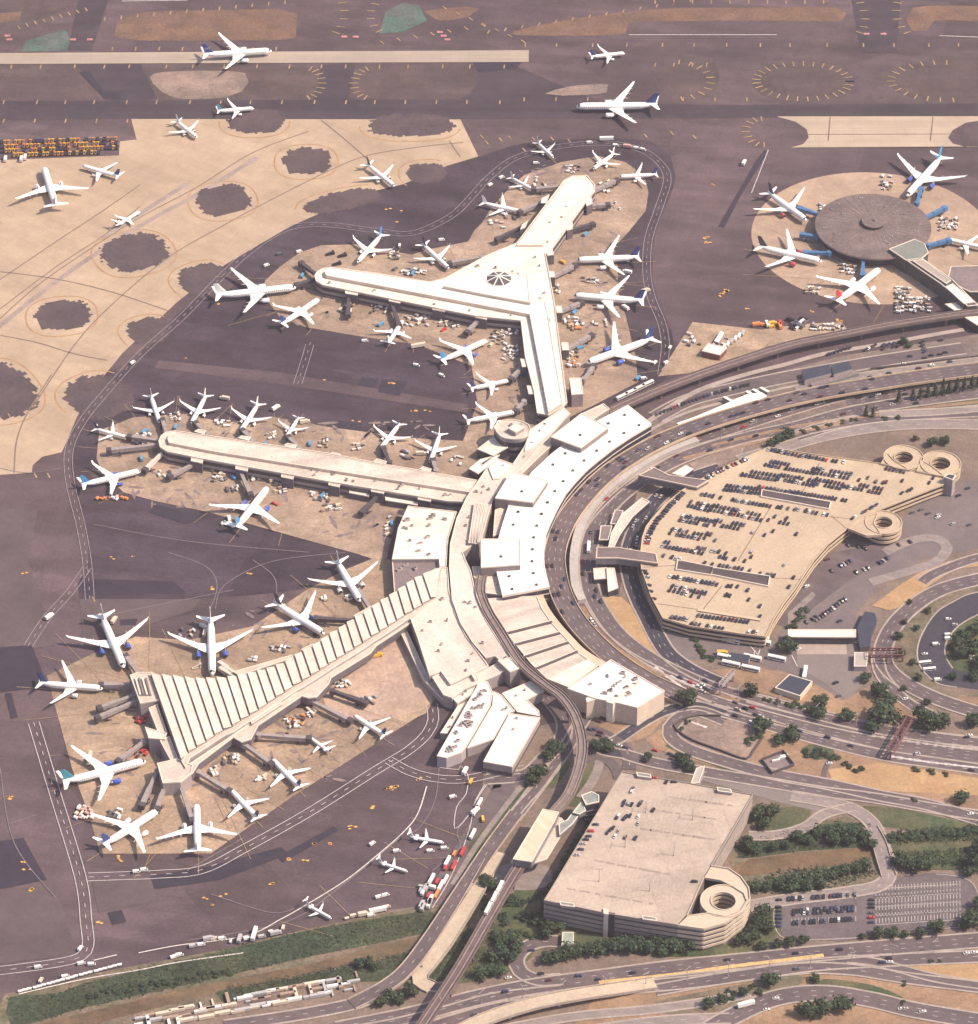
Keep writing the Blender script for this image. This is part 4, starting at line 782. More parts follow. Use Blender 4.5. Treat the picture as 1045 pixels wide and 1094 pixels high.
for lb, bx, h, rf in (('small cream roofed block below the plain beige terminal roof', [(480.6, 742.5), (509, 729.5), (504, 742), (488.5, 751.5)], 9, ROOFC),
                      ('long slanting white building crowded with rooftop plant', [(512, 729.5), (521, 728.5), (526.5, 740), (524, 753), (497, 799.5), (493, 804), (477, 810), (467, 808)], 10, ROOFW),
                      ('narrow white lean-to along the slanting building', [(489.5, 754), (500, 749.5), (477.5, 784), (470.6, 783.5)], 6, ROOFC),
                      ('white wedge roofed shed beside the slanting plant-topped building', [(527.5, 739), (536, 743), (550, 760), (543.5, 762), (527.5, 790), (499.5, 799.5), (526, 754)], 8.5, ROOFW),
                      ('large rectangular cream warehouse roof beside the curved service road', [(544.5, 762.5), (577, 767), (547, 819.5), (516.5, 814)], 10, ROOFC),
                      ('L-shaped cream roofed building beside the guideway', [(536.5, 741), (567, 728), (581, 738.5), (563, 748), (576, 760), (576.5, 765.5), (553, 761)], 9, ROOFC)):
    o = building('cargo_building', lb, 'building', bx, h, rf, WALLG if 'slanting white' not in lb else mat('mauve_wall', (.42, .36, .38), .8, .1, .1), .5, units=34 if 'crowded' in lb else 2, big=(1.5, 4.5) if 'crowded' in lb else (1, 2), bands=[(1, 4, HVD)] if 'rectangular' in lb else ())
o = building('white_shed', 'small white flat roof beside the round tower building', 'building', [(510, 480), (530, 464.6), (542.6, 478), (527, 487)], 9, ROOFC, WALLD, .4)
o = building('white_shed', 'small white roof with a dark recess beside the connector', 'building', [(501, 501), (513, 491), (527, 487.5), (534, 486), (520, 501), (511, 506.5)], 7.5, ROOFW, WALLD, .4)
block('light_well', [(513, 495), (525, 488), (527, 489), (516, 497.5)], 7.8, WALLD, WALLD, o, .3)
tw = building('tower_building', 'low round operations tower with a square penthouse beside the connector', 'tower', [(528, 457), (531, 452), (538, 449.5), (548, 449), (558, 450.5), (565, 454), (567, 459), (565, 465), (558, 468.5), (546, 469.5), (535, 466.5)], 17, ROOFB, WALLG, .8, bands=[(9, 13.5, WALLD), (3, 6, WALLD)], smooth=4, units=4, big=(1.5, 3))
block('penthouse', [(543, 457.5), (552, 452), (560, 456.5), (551, 462)], 21, ROOFC, WALLG, tw, .4)
# ---- roof deck with slots, and white block
fd = building('deck_building', 'beige roof deck with four dark slots between guideway and departures road', 'building', [(521, 640), (574, 637), (579, 650), (590, 666), (606.5, 684), (618.5, 698), (638, 711), (606.5, 734), (585, 726), (568, 710), (550, 688), (532, 664)], 11, mat('stained_roof', (.55, .465, .405), .8, .12, .05, streak=(.09, 12, rad(-22), .2), fine=.1), WALLG, .6)
for a_, b_ in (((539, 677), (590, 664)), ((548, 689), (598, 676)), ((559, 702), (607, 686)), ((571.5, 714.5), (617, 695.5))):
    mb = MB(); A_, B_ = P(*a_, 11.9), P(*b_, 11.9); mb.beam(A_, B_, 2.2, .9); s_ = mb.obj('roof_slot', HVD, fd)
    mb = MB(); mb.beam(A_+Vector((.3, 1.5, .3)), B_+Vector((.3, 1.5, .3)), .7, 1.3); mb.obj('roof_kerb', TRIM, fd)
block('white_bay', [(585, 725.5), (629, 704), (639, 711), (608, 734.5)], 11.8, ROOFC, WALLC, fd, .3)
o = MB(); curb(o, px_line([(575, 633, 9), (581, 648, 9), (592, 664, 9), (607, 681, 9), (622, 696, 8.5), (646, 711, 7.5)]), 6.5, -2.2, 0); tag(o.obj('approach_ramp', mat('ramp_cream', (.56, .42, .32), .85, .1, .1)), 'curved cream ramp ledge along the right edge of the slotted roof deck', 'ramp')
wb = building('office_building', 'large plain cream block with sheer walls at the bend of the roads', 'building', [(606.5, 736), (652.7, 705), (710, 738.5), (681, 756.6), (663, 752), (635.6, 746.5)], 18, ROOFW, WALLC, .6, units=16, big=(1.2, 5))
block('stair_tower', [(626, 746), (633, 743.5), (636, 747.5), (627, 750)], 17.4, ROOFC, WALLC, wb, .3)
block('roof_step', [(648, 750), (680, 727), (684, 729.5), (655, 752)], 18.9, ROOFC, ROOFC, wb, .3)
# ---- round satellite
hub = P(933, 241, 11); R = (P(995, 241, 11)-P(871, 241, 11)).length/2
st = thing('satellite', Vector((hub.x, hub.y, 0)), 'round grey satellite building with a small central drum', 'satellite')
SR = mat('satellite_roof', (0.132, 0.100, 0.100), .9, .18, .05, col2=(0.174, 0.132, 0.128), fine=.2, streak=(.1, 3, 0, .1))
N = 96
circ = lambda r, zz: [Vector((hub.x+r*math.cos(2*math.pi*i/N), hub.y+r*math.sin(2*math.pi*i/N), zz)) for i in range(N)]
mb = MB(); mb.tube([circ(R, 10.6), circ(R*.8, 11.6), circ(R*.5, 12.2), circ(R*.17, 12.6)], cap=False); mb.obj('roof', SR, st)
mb = MB(); mb.tube([circ(R*.90, 0), circ(R*.90, 9.2)], cap=False); mb.obj('wall', WALLD, st)
mb = MB(); mb.tube([circ(R, 10.62), circ(R, 9.2), circ(R*.9, 9.2)], cap=False); mb.obj('eaves', mat('satellite_eaves', (.30, .225, .205), .8, .1, .1), st)
mb = MB(); mb.tube([circ(R*.185, 11.8), circ(R*.185, 15)], cap=False); mb.obj('drum', WALLD, st)
mb = MB(); mb.tube([circ(R*.20, 15), circ(R*.20, 15.6), circ(R*.02, 16.4)], cap=False); mb.obj('drum_roof', SR, st)
mb = MB()
for i in range(40):
    t = 2*math.pi*i/40
    for r0, r1, z0, z1 in ((.2, .5, 12.75, 12.4), (.5, .79, 12.4, 11.8), (.8, .99, 11.8, 10.9)):
        mb.beam((hub.x+R*r0*math.cos(t), hub.y+R*r0*math.sin(t), z0), (hub.x+R*r1*math.cos(t), hub.y+R*r1*math.sin(t), z1), .35, .3)
mb.obj('roof_seam', mat('seam', (.215, .165, .16), .9, .2, .2), st)
for i in range(26):
    t = random.uniform(0, 6.28); r = R*random.uniform(.3, .9); u = child('rooftop_unit', HVM, st); u.location = (r*math.cos(t), r*math.sin(t), 11.4 if r > R*.75 else 12.0); s_ = random.uniform(1.2, 3); u.scale = (s_, s_*.7, 1.0)
GRN = mat('green_grey_roof', (.205, .21, .19), .7, .12, .1); GRND = mat('green_grey_wall', (.085, .085, .088), .6, .2, .1)
cn = building('link_building', 'dark walled angular link building attached to the round satellite', 'building', [(950, 266), (977, 255.5), (988, 260.5), (992, 270), (985, 276), (968, 278)], 14, GRN, GRND, .3)
block('corridor', [(970, 279), (986, 276.5), (1018, 299), (1045, 326), (1034, 327), (1005, 303)], 13, GRND, GRND, cn, .3)
block('corridor_roof', [(975, 278.5), (986, 277), (1016, 299.5), (1011, 303)], 14.2, mat('beige_metal', (.36, .30, .265), .7, .1, .1), GRND, cn, .2)
block('corridor_roof', [(1010, 306.5), (1018, 303), (1042, 322.5), (1030, 324.5)], 13.6, ROOFC, GRND, cn, .3)
block('side_wing', [(1016, 285), (1080, 283), (1080, 312), (1036, 312), (1012, 300)], 10, ROOFG, GRND, cn, .6)
for lb, bx in (('bright flat roof beside the dark link corridor', [(1009.6, 325), (1029, 322.5), (1038.5, 332.5), (1024, 334.5)]), ('bright flat roof in the gap below the dark link corridor', [(1030.6, 339), (1070, 336), (1070, 350), (1045, 348)]), ('narrow bright flat roof at the right frame edge under the corridor', [(1038, 326), (1070, 324), (1070, 332), (1046, 333.5)])):
    building('flat_roof_shed', lb, 'building', bx, 8, ROOFC, WALLD, .4)
# ---- small buildings
building('gate_shed', 'cream roofed shed near the parked service vehicles by the guideway', 'building', [(750, 375), (757, 367), (776.5, 371.5), (769, 379.5)], 6, ROOFC, mat('red_brown_wall', (.20, .08, .07), .8, .2, .1), .4)
building('gate_shed', 'narrow white trailer shed above the cream roofed shed', 'building', [(763, 364), (770, 354), (774, 355), (768, 366)], 4, ROOFW, WALLG, 0)
building('gate_block', 'small white block beside the foot of the Y-shaped concourse', 'building', [(608.5, 404), (621, 404), (623, 421), (611, 422)], 13, ROOFC, WALLG, .4)
building('bus_shelter', 'long thin white canopy following the curved bus lane', 'canopy', [(723, 452), (744, 444.5), (770, 433.5), (798, 421), (814, 419), (820, 423), (800, 432), (770, 441), (745, 450), (726, 454.5)], 5, ROOFW, WALLG, 0)
for i, (x0, y0) in enumerate(((772, 424), (796, 418), (803, 416), (811, 414))):
    building('canopy', 'short white canopy arm branching from the curved bus canopy', 'canopy', [(x0, y0), (x0+3, y0-1), (x0+12, y0+4), (x0+9, y0+5)], 5.2, ROOFW, WALLG, 0, group='short canopy arms')
building('canopy_shed', 'left dark panel roofed shed beside the upper right roads', 'building', [(857, 396), (886, 389), (888.5, 398.5), (860, 406)], 6, mat('navy_panel', (.045, .050, .075), .6, .15, .3), WALLG, 0)
building('canopy_shed', 'right dark panel roofed shed beside the upper right roads', 'building', [(888, 391), (906.5, 385.5), (911, 394), (891, 400)], 6, MATS['navy_panel'], WALLG, 0)
building('retaining_block', 'long grey green wall block below the dark panel roofs', 'wall', [(866, 409), (915, 396), (918, 399), (868, 414)], 3, ROOFG, GRN, 0)
building('toll_canopy', 'long white flat toll canopy with dark shade beneath', 'canopy', [(842, 672.8), (914.5, 672.8), (914.5, 681), (842, 680.5)], 8, ROOFC, MATS['gate_wall'], .4, z0=6.4)
building('toll_office', 'grey ribbed roof kiosk at the end of the toll canopy', 'building', [(913, 697), (927.5, 697), (926, 712), (912.5, 712)], 5, mat('ribbed_grey', (.40, .34, .31), .7, .1, .1), WALLG, .2)
building('dark_roof_office', 'irregular dark roofed building between the toll canopy and ring road', 'building', [(916, 670), (924, 653), (935, 655), (937, 663), (931, 678), (930, 690), (919, 692), (917, 682)], 5, MATS['navy_panel'], HVD, 0)
building('canopy_shade_block', 'dark block added to stand in for shade under the long white canopy', 'shade block', [(845, 680), (912, 681), (912, 684), (845, 683)], 4, HVD, GRND, 0)  # solid dark block added to imitate the shade under the toll canopy
building('small_office', 'small square office with a navy roof and pale walls', 'building', [(828, 734.7), (843.5, 720.5), (868, 728), (855, 743.7)], 5, MATS['navy_panel'], WALLC, .2)
cw = ccw(PP([(814, 810), (837, 801), (848.6, 815.5), (825, 824.5)], 3)); cp = thing('walled_compound', cent(cw), 'small dark walled compound holding white tanks on dry grass', 'compound')
mb = MB(); mb.ngon([(p.x, p.y, .5) for p in cw]); mb.obj('yard', ROOFG, cp)
for a, b in zip(cw, cw[1:]+cw[:1]): mb = MB(); mb.beam(a, b, .6, 3); mb.obj('wall', HVD, cp)
building('white_shed', 'pale flat roofed kiosk between the inner ring lanes below the lower skywalk', 'building', [(634, 607.5), (648, 606.5), (650, 618), (635, 619)], 5, ROOFC, WALLD, .4)
building('white_shed', 'pale oblong kiosk beside the ring lane below the lower skywalk', 'building', [(648, 607), (656.5, 607), (660.5, 628), (650, 632)], 6, ROOFC, WALLD, .4)
building('hall_roof', 'long pale curved roof strip between the skywalks beside the garage lane', 'building', [(686, 532), (694, 536), (676, 552), (662, 572), (656, 585), (650, 585), (653, 570), (664, 550)], 6, ROOFB, WALLD, .5)
building('hall_roof', 'small brown roofed block beside the long pale strip between the skywalks', 'building', [(657, 545), (666, 546), (660, 560), (652, 560)], 5, ROOFG, WALLD, .5)
building('hall_roof', 'brown roofed block just above the lower skywalk', 'building', [(642, 562), (654, 562), (650, 577), (640, 577)], 5, ROOFG, WALLD, .5)
building('hall_roof', 'pale roofed porch at the far side of the upper skywalk', 'building', [(718, 506), (733, 497), (741, 501), (730, 509)], 5, ROOFC, WALLD, .3)
def skywalk(lb, bx, h, legs):
    o = building('skywalk', lb, 'skywalk', bx, h, mat('skywalk_roof', (.17, .13, .13), .85, .12, .1, fine=.1), mat('skywalk_glass', (.16, .15, .16), .5, .3, .3), .6, z0=h-6, trim=WALLC)
    for x, y in legs:
        mb = MB(); p = P(x, y, h-6); mb.box((p.x, p.y, 0), (3, 3, h-6)); mb.obj('column', DECK, o)
skywalk('upper enclosed skywalk with a brown roof crossing to the curved car park', [(682, 508), (698.7, 499.5), (714, 507.5), (757, 513.6), (744.6, 521), (713, 514.5)], 14, [(690, 510), (720, 514), (742, 519)])
skywalk('lower enclosed skywalk with a brown roof crossing to the curved car park', [(637.6, 585), (660, 585), (701, 592), (703, 602), (660, 596.5), (637, 596.5)], 14, [(641, 592), (665, 593), (690, 598)])
# walls around the low lying pond plot
mb = MB(); curb(mb, px_line([(724, 782), (720, 776), (728, 770), (745, 766), (770, 766)], 0), .8, 0, 2.2); curb(mb, px_line([(724, 782), (740, 792), (770, 803), (797, 812), (806, 802), (816, 788)], 0), .8, 0, 2.2)
tag(mb.obj('hoarding', HVD), 'dark low hoarding around the bare soil plot inside the loop road', 'fence')
# ---- curved upper garage
CG = mat('garage_deck', (0.474, 0.368, 0.265), .9, .09, .02, col2=(0.438, 0.336, 0.247), streak=(.05, 9, rad(-55), .09), fine=.10, joints=(16, rad(-30), .05))
CGW = mat('garage_beam', (.52, .40, .29), .85, .1, .1)
gp = [(821, 478), (850, 483), (890, 488.5), (941, 495.5), (978.7, 503), (1008.6, 510), (1008.6, 518), (985, 527), (947, 542), (924.6, 551), (906, 564.5), (885.5, 581), (870.5, 598), (861, 612), (850, 629), (838, 644.6), (827, 662), (818, 681), (790, 677.5), (737, 669.5), (708, 661), (695, 637), (685, 608), (684, 590), (686, 575), (690, 563), (697, 554), (711, 538), (729, 524), (750, 511.6), (770, 501), (788.6, 492.5)]
HG = 11
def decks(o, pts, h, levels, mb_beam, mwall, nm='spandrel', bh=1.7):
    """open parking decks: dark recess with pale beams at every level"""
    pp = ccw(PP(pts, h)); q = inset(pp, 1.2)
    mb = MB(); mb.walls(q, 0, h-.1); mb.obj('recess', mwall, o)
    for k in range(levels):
        z1 = h-k*h/levels+(.9 if k == 0 else 0.2); mb = MB(); n = len(pp)
        a, b = pp, inset(pp, .5)
        vs = [(p.x, p.y, z1-bh) for p in b]+[(p.x, p.y, z1-bh) for p in a]+[(p.x, p.y, z1) for p in a]+[(p.x, p.y, z1) for p in b]
        mb.add(vs, [(j*n+i, j*n+(i+1) % n, ((j+1) % 4)*n+(i+1) % n, ((j+1) % 4)*n+i) for j in range(4) for i in range(n)])
        mb.obj(nm, mb_beam, o)
    return pp
gpp = ccw(PP(gp, HG)); g1 = thing('parking_garage', cent(gpp), 'curved open top garage with a tan roof deck full of cars', 'garage')
mb = MB(); mb.ngon([(p.x, p.y, HG) for p in inset(gpp, .5)]); mb.obj('roof_deck', CG, g1)
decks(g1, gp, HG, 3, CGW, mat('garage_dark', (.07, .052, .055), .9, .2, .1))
for bx in ([(814, 523.5), (888, 536.5), (886, 544.5), (813, 531)], [(761, 606.5), (823, 616), (821, 627), (760, 614.5)], [(724, 598.5), (762, 606), (760, 615), (722, 609)]):
    block('ramp_well', bx, HG+.5, mat('ramp_dark', (.085, .064, .07), .9, .2, .08, streak=(.15, 10, rad(10), .2)), CGW, g1, .9)
block('ramp_well', [(745.6, 650), (812.6, 660.5), (812, 663), (745, 652.5)], HG+.9, CGW, HVD, g1, 0)
mb = MB()
for pl in ([(876, 494.5), (857.5, 525)], [(823, 542), (788.6, 599)], [(771.5, 625.5), (737, 669)], [(941, 496), (1008, 511)], [(826, 617.5), (858, 619)], [(687, 606), (721, 604)], [(703, 645), (745, 651)], [(888, 551), (905, 565)], [(886, 552), (912, 554.5)]):
    mb.beam(P(*pl[0], HG+.08), P(*pl[1], HG+.08), .7, .06)
mb.obj('expansion_joint', mat('joint_dark', (.20, .14, .11), .9, .2, .2), g1)
# stall lines
mb = MB()
for (x0, y0, x1, y1) in ((760, 545, 870, 563), (735, 575, 800, 587), (840, 500, 930, 513), (850, 560, 880, 572), (760, 640, 830, 650)):
    a, b = P(x0, y0, HG+.05), P(x1, y1, HG+.05); n = int((b-a).length/5.4)
    for i in range(n): 
        p = a.lerp(b, i/n); mb.box((p.x, p.y, HG+.03), (.3, 5, .02), rad(-30))
mb.obj('stall_marking', mat('stall_tan', (.60, .49, .37), .9, .2, .1), g1)
def helix(o, cx, cy, ro, ri, h, levels, mdeck, mwall, mdark, tail=None, a0=0):
    """spiral ramp: stacked ring decks with an open well, optional straight tail to the garage roof"""
    c = P(cx, cy, h); R_ = (P(cx+ro, cy, h)-c).length; r_ = (P(cx+ri, cy, h)-c).length; n = 40
    C = lambda r, zz: [Vector((c.x+r*math.cos(2*math.pi*i/n), c.y+r*math.sin(2*math.pi*i/n), zz)) for i in range(n)]
    for k in range(levels):
        z1 = h-k*h/levels
        mb = MB(); mb.tube([C(R_, z1-1.5), C(R_, z1+.8), C(R_-.6, z1+.8), C(R_-.6, z1)], cap=False); mb.tube([C(r_, z1-1.5), C(r_, z1+.8), C(r_+.6, z1+.8), C(r_+.6, z1)], cap=False); mb.obj('spiral_parapet', mwall, o)
        mb = MB(); mb.tube([C(R_-.6, z1), C(r_+.6, z1)], cap=False); mb.tube([C(R_-.6, z1-.8), C(r_+.6, z1-.8)], cap=False); mb.obj('spiral_deck', mdeck, o)
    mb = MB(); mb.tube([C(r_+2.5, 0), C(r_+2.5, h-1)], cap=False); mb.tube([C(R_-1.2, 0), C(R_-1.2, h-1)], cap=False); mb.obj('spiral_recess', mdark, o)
    return c, R_, r_
GD = MATS['garage_dark']
for cx, cy, ro, ri in ((965.5, 489, 21.5, 10), (1005, 495.5, 22, 10.5), (944, 558.5, 20, 9.5)):
    helix(g1, cx, cy, ro, ri, 12, 3, CG, CGW, GD)
def slab(o, pts, h, m, th=1.5, wm=None):
    pp = PP(pts, h); mb = MB(); mb.prism(pp, h-th, h); mb.obj('ramp_slab', m, o)
    mb = MB(); a = ccw(pp); b = inset(pp, .5); n = len(a)
    mb.add([(p.x, p.y, h-th) for p in inset(pp, -.1)]+[(p.x, p.y, h+.8) for p in inset(pp, -.1)]+[(p.x, p.y, h+.8) for p in b]+[(p.x, p.y, h+.05) for p in b], [(j*n+i, j*n+(i+1) % n, (j+1)*n+(i+1) % n, (j+1)*n+i) for j in range(3) for i in range(n)]); mb.obj('ramp_parapet', wm or CGW, o)
slab(g1, [(941, 496), (948, 484), (955, 492), (972, 503)], 11.9, CG); slab(g1, [(979, 504), (985, 492), (995, 498), (1010, 510)], 11.9, CG)
for zz in (12.1, 8.1, 4.1): slab(g1, [(906, 565), (922, 552), (938, 548.5), (934, 560), (942, 571.5), (926, 573)], zz, CG)
block('stair_tower', [(1008.5, 509.5), (1013, 506.5), (1021.5, 508), (1018, 513)], 17, MATS['navy_panel'], WALLG, g1, .5)
# ---- lower garage
LG = mat('lower_garage_deck', (0.427, 0.344, 0.285), .9, .10, .02, col2=(0.388, 0.310, 0.261), joints=(18, rad(-14), .06), streak=(.04, 12, rad(-14), .13), fine=.12, patch=(.02, .06, rad(-14)))
LGW = mat('lower_garage_beam', (0.315, 0.264, 0.242), .85, .1, .1); HL = 21
lp = [(664.5, 825), (735, 837), (804.5, 849.5), (784, 885), (760, 925.5), (752, 938), (734, 978), (724, 989), (650, 977), (581, 962.7)]
hout = [(760, 925.5), (779, 928.5), (792, 937.5), (800, 949), (801.5, 960), (794, 972), (775, 986.5), (752, 993), (724, 989)]
hin = [(752, 938), (770, 941), (784, 948), (795, 955), (798, 963), (791.5, 973.5), (775, 979.5), (757, 976), (734, 979)]
lout = lp[:4]+hout+lp[8:]
lpp = ccw(PP(lp, HL)); g2 = thing('parking_garage', cent(lpp), 'large rectangular garage with a nearly empty roof and a corner spiral ramp', 'garage')
mb = MB(); mb.ngon([(p.x, p.y, HL) for p in inset(lpp, .5)])
for (x0, y0, x1, y1) in ((690, 864, 770, 876), (690, 886, 770, 898), (640, 920, 725, 936), (610, 950, 710, 968), (720, 852, 790, 862)):
    for i in range(7):
        t = i/7; p = P(x0+(x1-x0)*t, y0+(y1-y0)*t, HL+.04); mb.box((p.x, p.y, p.z-.02), (random.uniform(3, 9), random.uniform(1.2, 2.5), .03), rad(-14), 1)
for (x0, y0, x1, y1) in ((700, 846, 785, 858), (690, 858, 776, 870), (684, 872, 768, 885), (678, 884, 760, 897), (660, 900, 748, 914), (650, 914, 738, 928), (636, 930, 730, 946), (625, 944, 722, 960), (612, 956, 700, 971)):
    a, b = P(x0, y0, HL), P(x1, y1, HL); k = int((b-a).length/2.9)
    for i in range(k): p = a.lerp(b, i/k); mb.box((p.x, p.y, HL+.02), (.22, 5, .02), rad(-14), 2)
mb.obj('roof_deck', [LG, mat('deck_stain', (.30, .235, .205), .9, .2, .2), mat('faded_bay', (.50, .43, .38), .9, .2, .2)], g2)
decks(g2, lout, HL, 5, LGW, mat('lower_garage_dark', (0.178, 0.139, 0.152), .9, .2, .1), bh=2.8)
c, R_, r_ = helix(g2, 773, 963, 25, 13, HL-.3, 5, mat('helix_deck', (.52, .42, .33), .9, .08, .03, fine=.05), mat('helix_beam', (.52, .43, .345), .85, .08, .1), MATS['lower_garage_dark'])
oA, iA = PP(hout, HL), PP(hin, HL); n = len(oA); mb = MB(); mb.add(oA+iA, [(i, i+1, n+i+1, n+i) for i in range(n-1)]); mb.obj('corner_ramp_deck', MATS['helix_deck'], g2)
for k in range(5):
    z1 = HL-k*HL/5+(1.0 if k == 0 else .3); mb = MB(); o1, o2 = inset(PP(lout, HL), -.25), inset(PP(lout, HL), .45); q1 = []
    oo = offset(PP(hout, HL), .3); ii = offset(PP(hout, HL), -.4)
    rings = [[Vector((a.x, a.y, z1-2.0)), Vector((b.x, b.y, z1-2.0)), Vector((b.x, b.y, z1)), Vector((a.x, a.y, z1))] for a, b in zip(oo, ii)]
    mb.tube(rings); mb.obj('corner_spandrel', MATS['helix_beam'], g2)
mb = MB()
for a, b in zip(iA, iA[1:]): mb.beam(a+Vector((0, 0, .9)), b+Vector((0, 0, .9)), .6, 2.2)
mb.beam(iA[-1]+Vector((0, 0, .9)), iA[0]+Vector((0, 0, .9)), .6, 2.2); mb.obj('well_parapet', MATS['helix_beam'], g2)
mb = MB(); A_, B_ = P(753, 938, HL), P(735, 978, HL); mb.add([A_, B_, Vector((B_.x, B_.y, 1)), Vector((A_.x, A_.y, 1))], [(0, 1, 2, 3)]); mb.obj('well_wall', MATS['lower_garage_dark'], g2)
block('lift_core', [(645, 970), (650, 972), (650, 977), (645, 976)], HL+1.5, TRIM, TRIM, g2, .2)
mb = MB(); a_, b_ = P(645.5, 975, HL), P(657, 977, HL)
mb.box(((a_.x+b_.x)/2, (a_.y+b_.y)/2-.6, 1), ((b_.x-a_.x), 2.2, HL-.2), math.atan2(b_.y-a_.y, b_.x-a_.x)); mb.obj('glazed_stair', WALLD, g2)
for x, y in ((688, 826), (774, 842), (606, 964), (694, 979)): block('roof_shelter', [(x-8, y-1), (x+7, y+1.2), (x+8, y+5), (x-7, y+3)], HL+2.6, GRN, WALLG, g2, .2, HL)
# garage approach stair hall and link
building('stair_hall', 'glass roofed stair hall at the far left corner of the lower garage', 'building', [(621, 850), (632, 846), (640, 850), (640, 857), (626, 860)], 19, mat('glass_roof', (.24, .26, .25), .3, .3, .2), WALLD, .5, bands=[(4, 5, WALLG), (8, 9, WALLG), (12, 13, WALLG)])
building('link_bridge', 'sloping grey walkway roof reaching the far edge of the lower garage', 'building', [(744, 821), (753, 818.5), (747, 836), (738, 838)], 18, mat('ribbed_grey', (0, 0, 0)), WALLG, .4, z0=12)
building('bus_shelter', 'pair of pale green roofed shelters beside the hook shaped drive', 'canopy', [(601, 996), (613, 996), (613, 1012), (600, 1012)], 4, mat('pale_green_roof', (.30, .34, .29), .7, .1, .2), WALLG, .2)
# ---- people mover station
stn = building('station', 'cream roofed people mover station straddling the guideway beside the lower garage', 'station', [(580, 864.5), (597, 868), (592, 878), (568, 921), (548, 918)], 19, mat('station_roof', (.60, .485, .37), .8, .1, .08, streak=(.15, 16, rad(52), .18)), mat('station_glass', (.20, .19, .20), .4, .2, .2), .4, z0=13)
block('platform', [(578, 872), (600, 874), (606, 882), (584, 918), (558, 926), (546, 921)], 12.4, GALL, WALLG, stn, .3, 10.8)
block('glass_link', [(597, 880), (606, 876), (612, 868), (620, 862), (622, 866), (612, 880), (598, 892)], 15, MATS['glass_roof'], MATS['station_glass'], stn, .3, 11)
block('glass_link', [(622, 856), (626, 866), (619, 870), (612, 868)], 17, MATS['pale_green_roof'], MATS['station_glass'], stn, .3, 13)
for x, y in ((560, 912), (570, 893), (580, 876), (590, 880)):
    mb = MB(); p = P(x, y, 12); mb.box((p.x, p.y, 0), (2, 2, 12)); mb.obj('column', DECK, stn)
sheet('station_plaza', [(530, 930), (545, 922), (585, 925), (590, 940), (575, 950), (540, 950), (530, 942)], ROADP, 9, smooth=6)
# ---- sign gantries
def gantry(lb, a, b, h, m, depth=3):
    A_, B_ = P(*a), P(*b); o = thing('sign_gantry', (A_+B_)/2, lb, 'gantry'); d = (B_-A_).normalized(); n = Vector((-d.y, d.x, 0))
    for q in (A_, B_, (A_+B_)/2):
        mb = MB(); mb.box(q, (1.2, 1.2, h)); mb.obj('post', m, o)
    mb = MB()
    for s_ in (-1, 1):
        for zz in (h, h+2.4): mb.beam(A_+n*s_*depth/2+Vector((0, 0, zz)), B_+n*s_*depth/2+Vector((0, 0, zz)), .7, .7)
        k = int((B_-A_).length/4)
        for i in range(k): mb.beam(A_.lerp(B_, i/k)+n*s_*depth/2+Vector((0, 0, h)), A_.lerp(B_, (i+1)/k)+n*s_*depth/2+Vector((0, 0, h+2.2)), .4, .4)
    for i in range(k+1): p = A_.lerp(B_, i/k); mb.beam(p+n*depth/2+Vector((0, 0, h+2.3)), p-n*depth/2+Vector((0, 0, h+2.3)), .5, .5)
    mb.obj('truss', m, o); return o
RED = mat('rust_red_steel', (.165, .070, .072), .7, .2, .3)
gantry('rust red truss gantry spanning the outbound highway', (971, 777), (951, 812), 8, RED, 5)
gantry('rust red truss gantry spanning the ring road by the toll canopy', (929, 707), (964, 707), 8, RED, 8)
gantry('slender grey sign gantry over the frontage road near the bus paving', (769, 743), (783, 728), 9, WALLG)
# ================================================================ aircraft
PAINT = mat('aircraft_white', (.84, .82, .80), .45, .04, .3, spec=.5)
GREYP = mat('aircraft_grey', (.50, .47, .47), .5, .06, .3)
METAL = mat('bare_metal', (.55, .53, .52), .35, .1, .5, metal=.6)
TYRE = mat('tyre', (.03, .028, .03), .9, .1, .5)
GLASS = mat('cockpit_glass', (.03, .03, .045), .15, .1, .5, spec=.6)
WINDOW = mat('cabin_window', (.13, .12, .15), .3, .1, .5)
FIN = {'navy': mat('navy_fin', (.035, .060, .22), .4, .1, .3), 'blue': mat('bright_blue_fin', (.055, .20, .48), .4, .25, .25, col2=(.09, .36, .60)), 'teal': mat('teal_fin', (.06, .27, .36), .4, .1, .3),
       'red': mat('red_fin', (.50, .05, .06), .4, .15, .4), 'white': PAINT, 'dark': mat('dark_fin', (.07, .06, .10), .4, .1, .3)}
ENG = {'white': PAINT, 'blue': mat('blue_nacelle', (.05, .09, .45), .4, .1, .3), 'red': mat('red_nacelle', (.5, .08, .08), .4, .1, .3), 'grey': GREYP}
def ringx(x, r, zc, n=16, sy=1.0): return [Vector((x, r*sy*math.cos(2*math.pi*i/n), zc+r*math.sin(2*math.pi*i/n))) for i in range(n)]
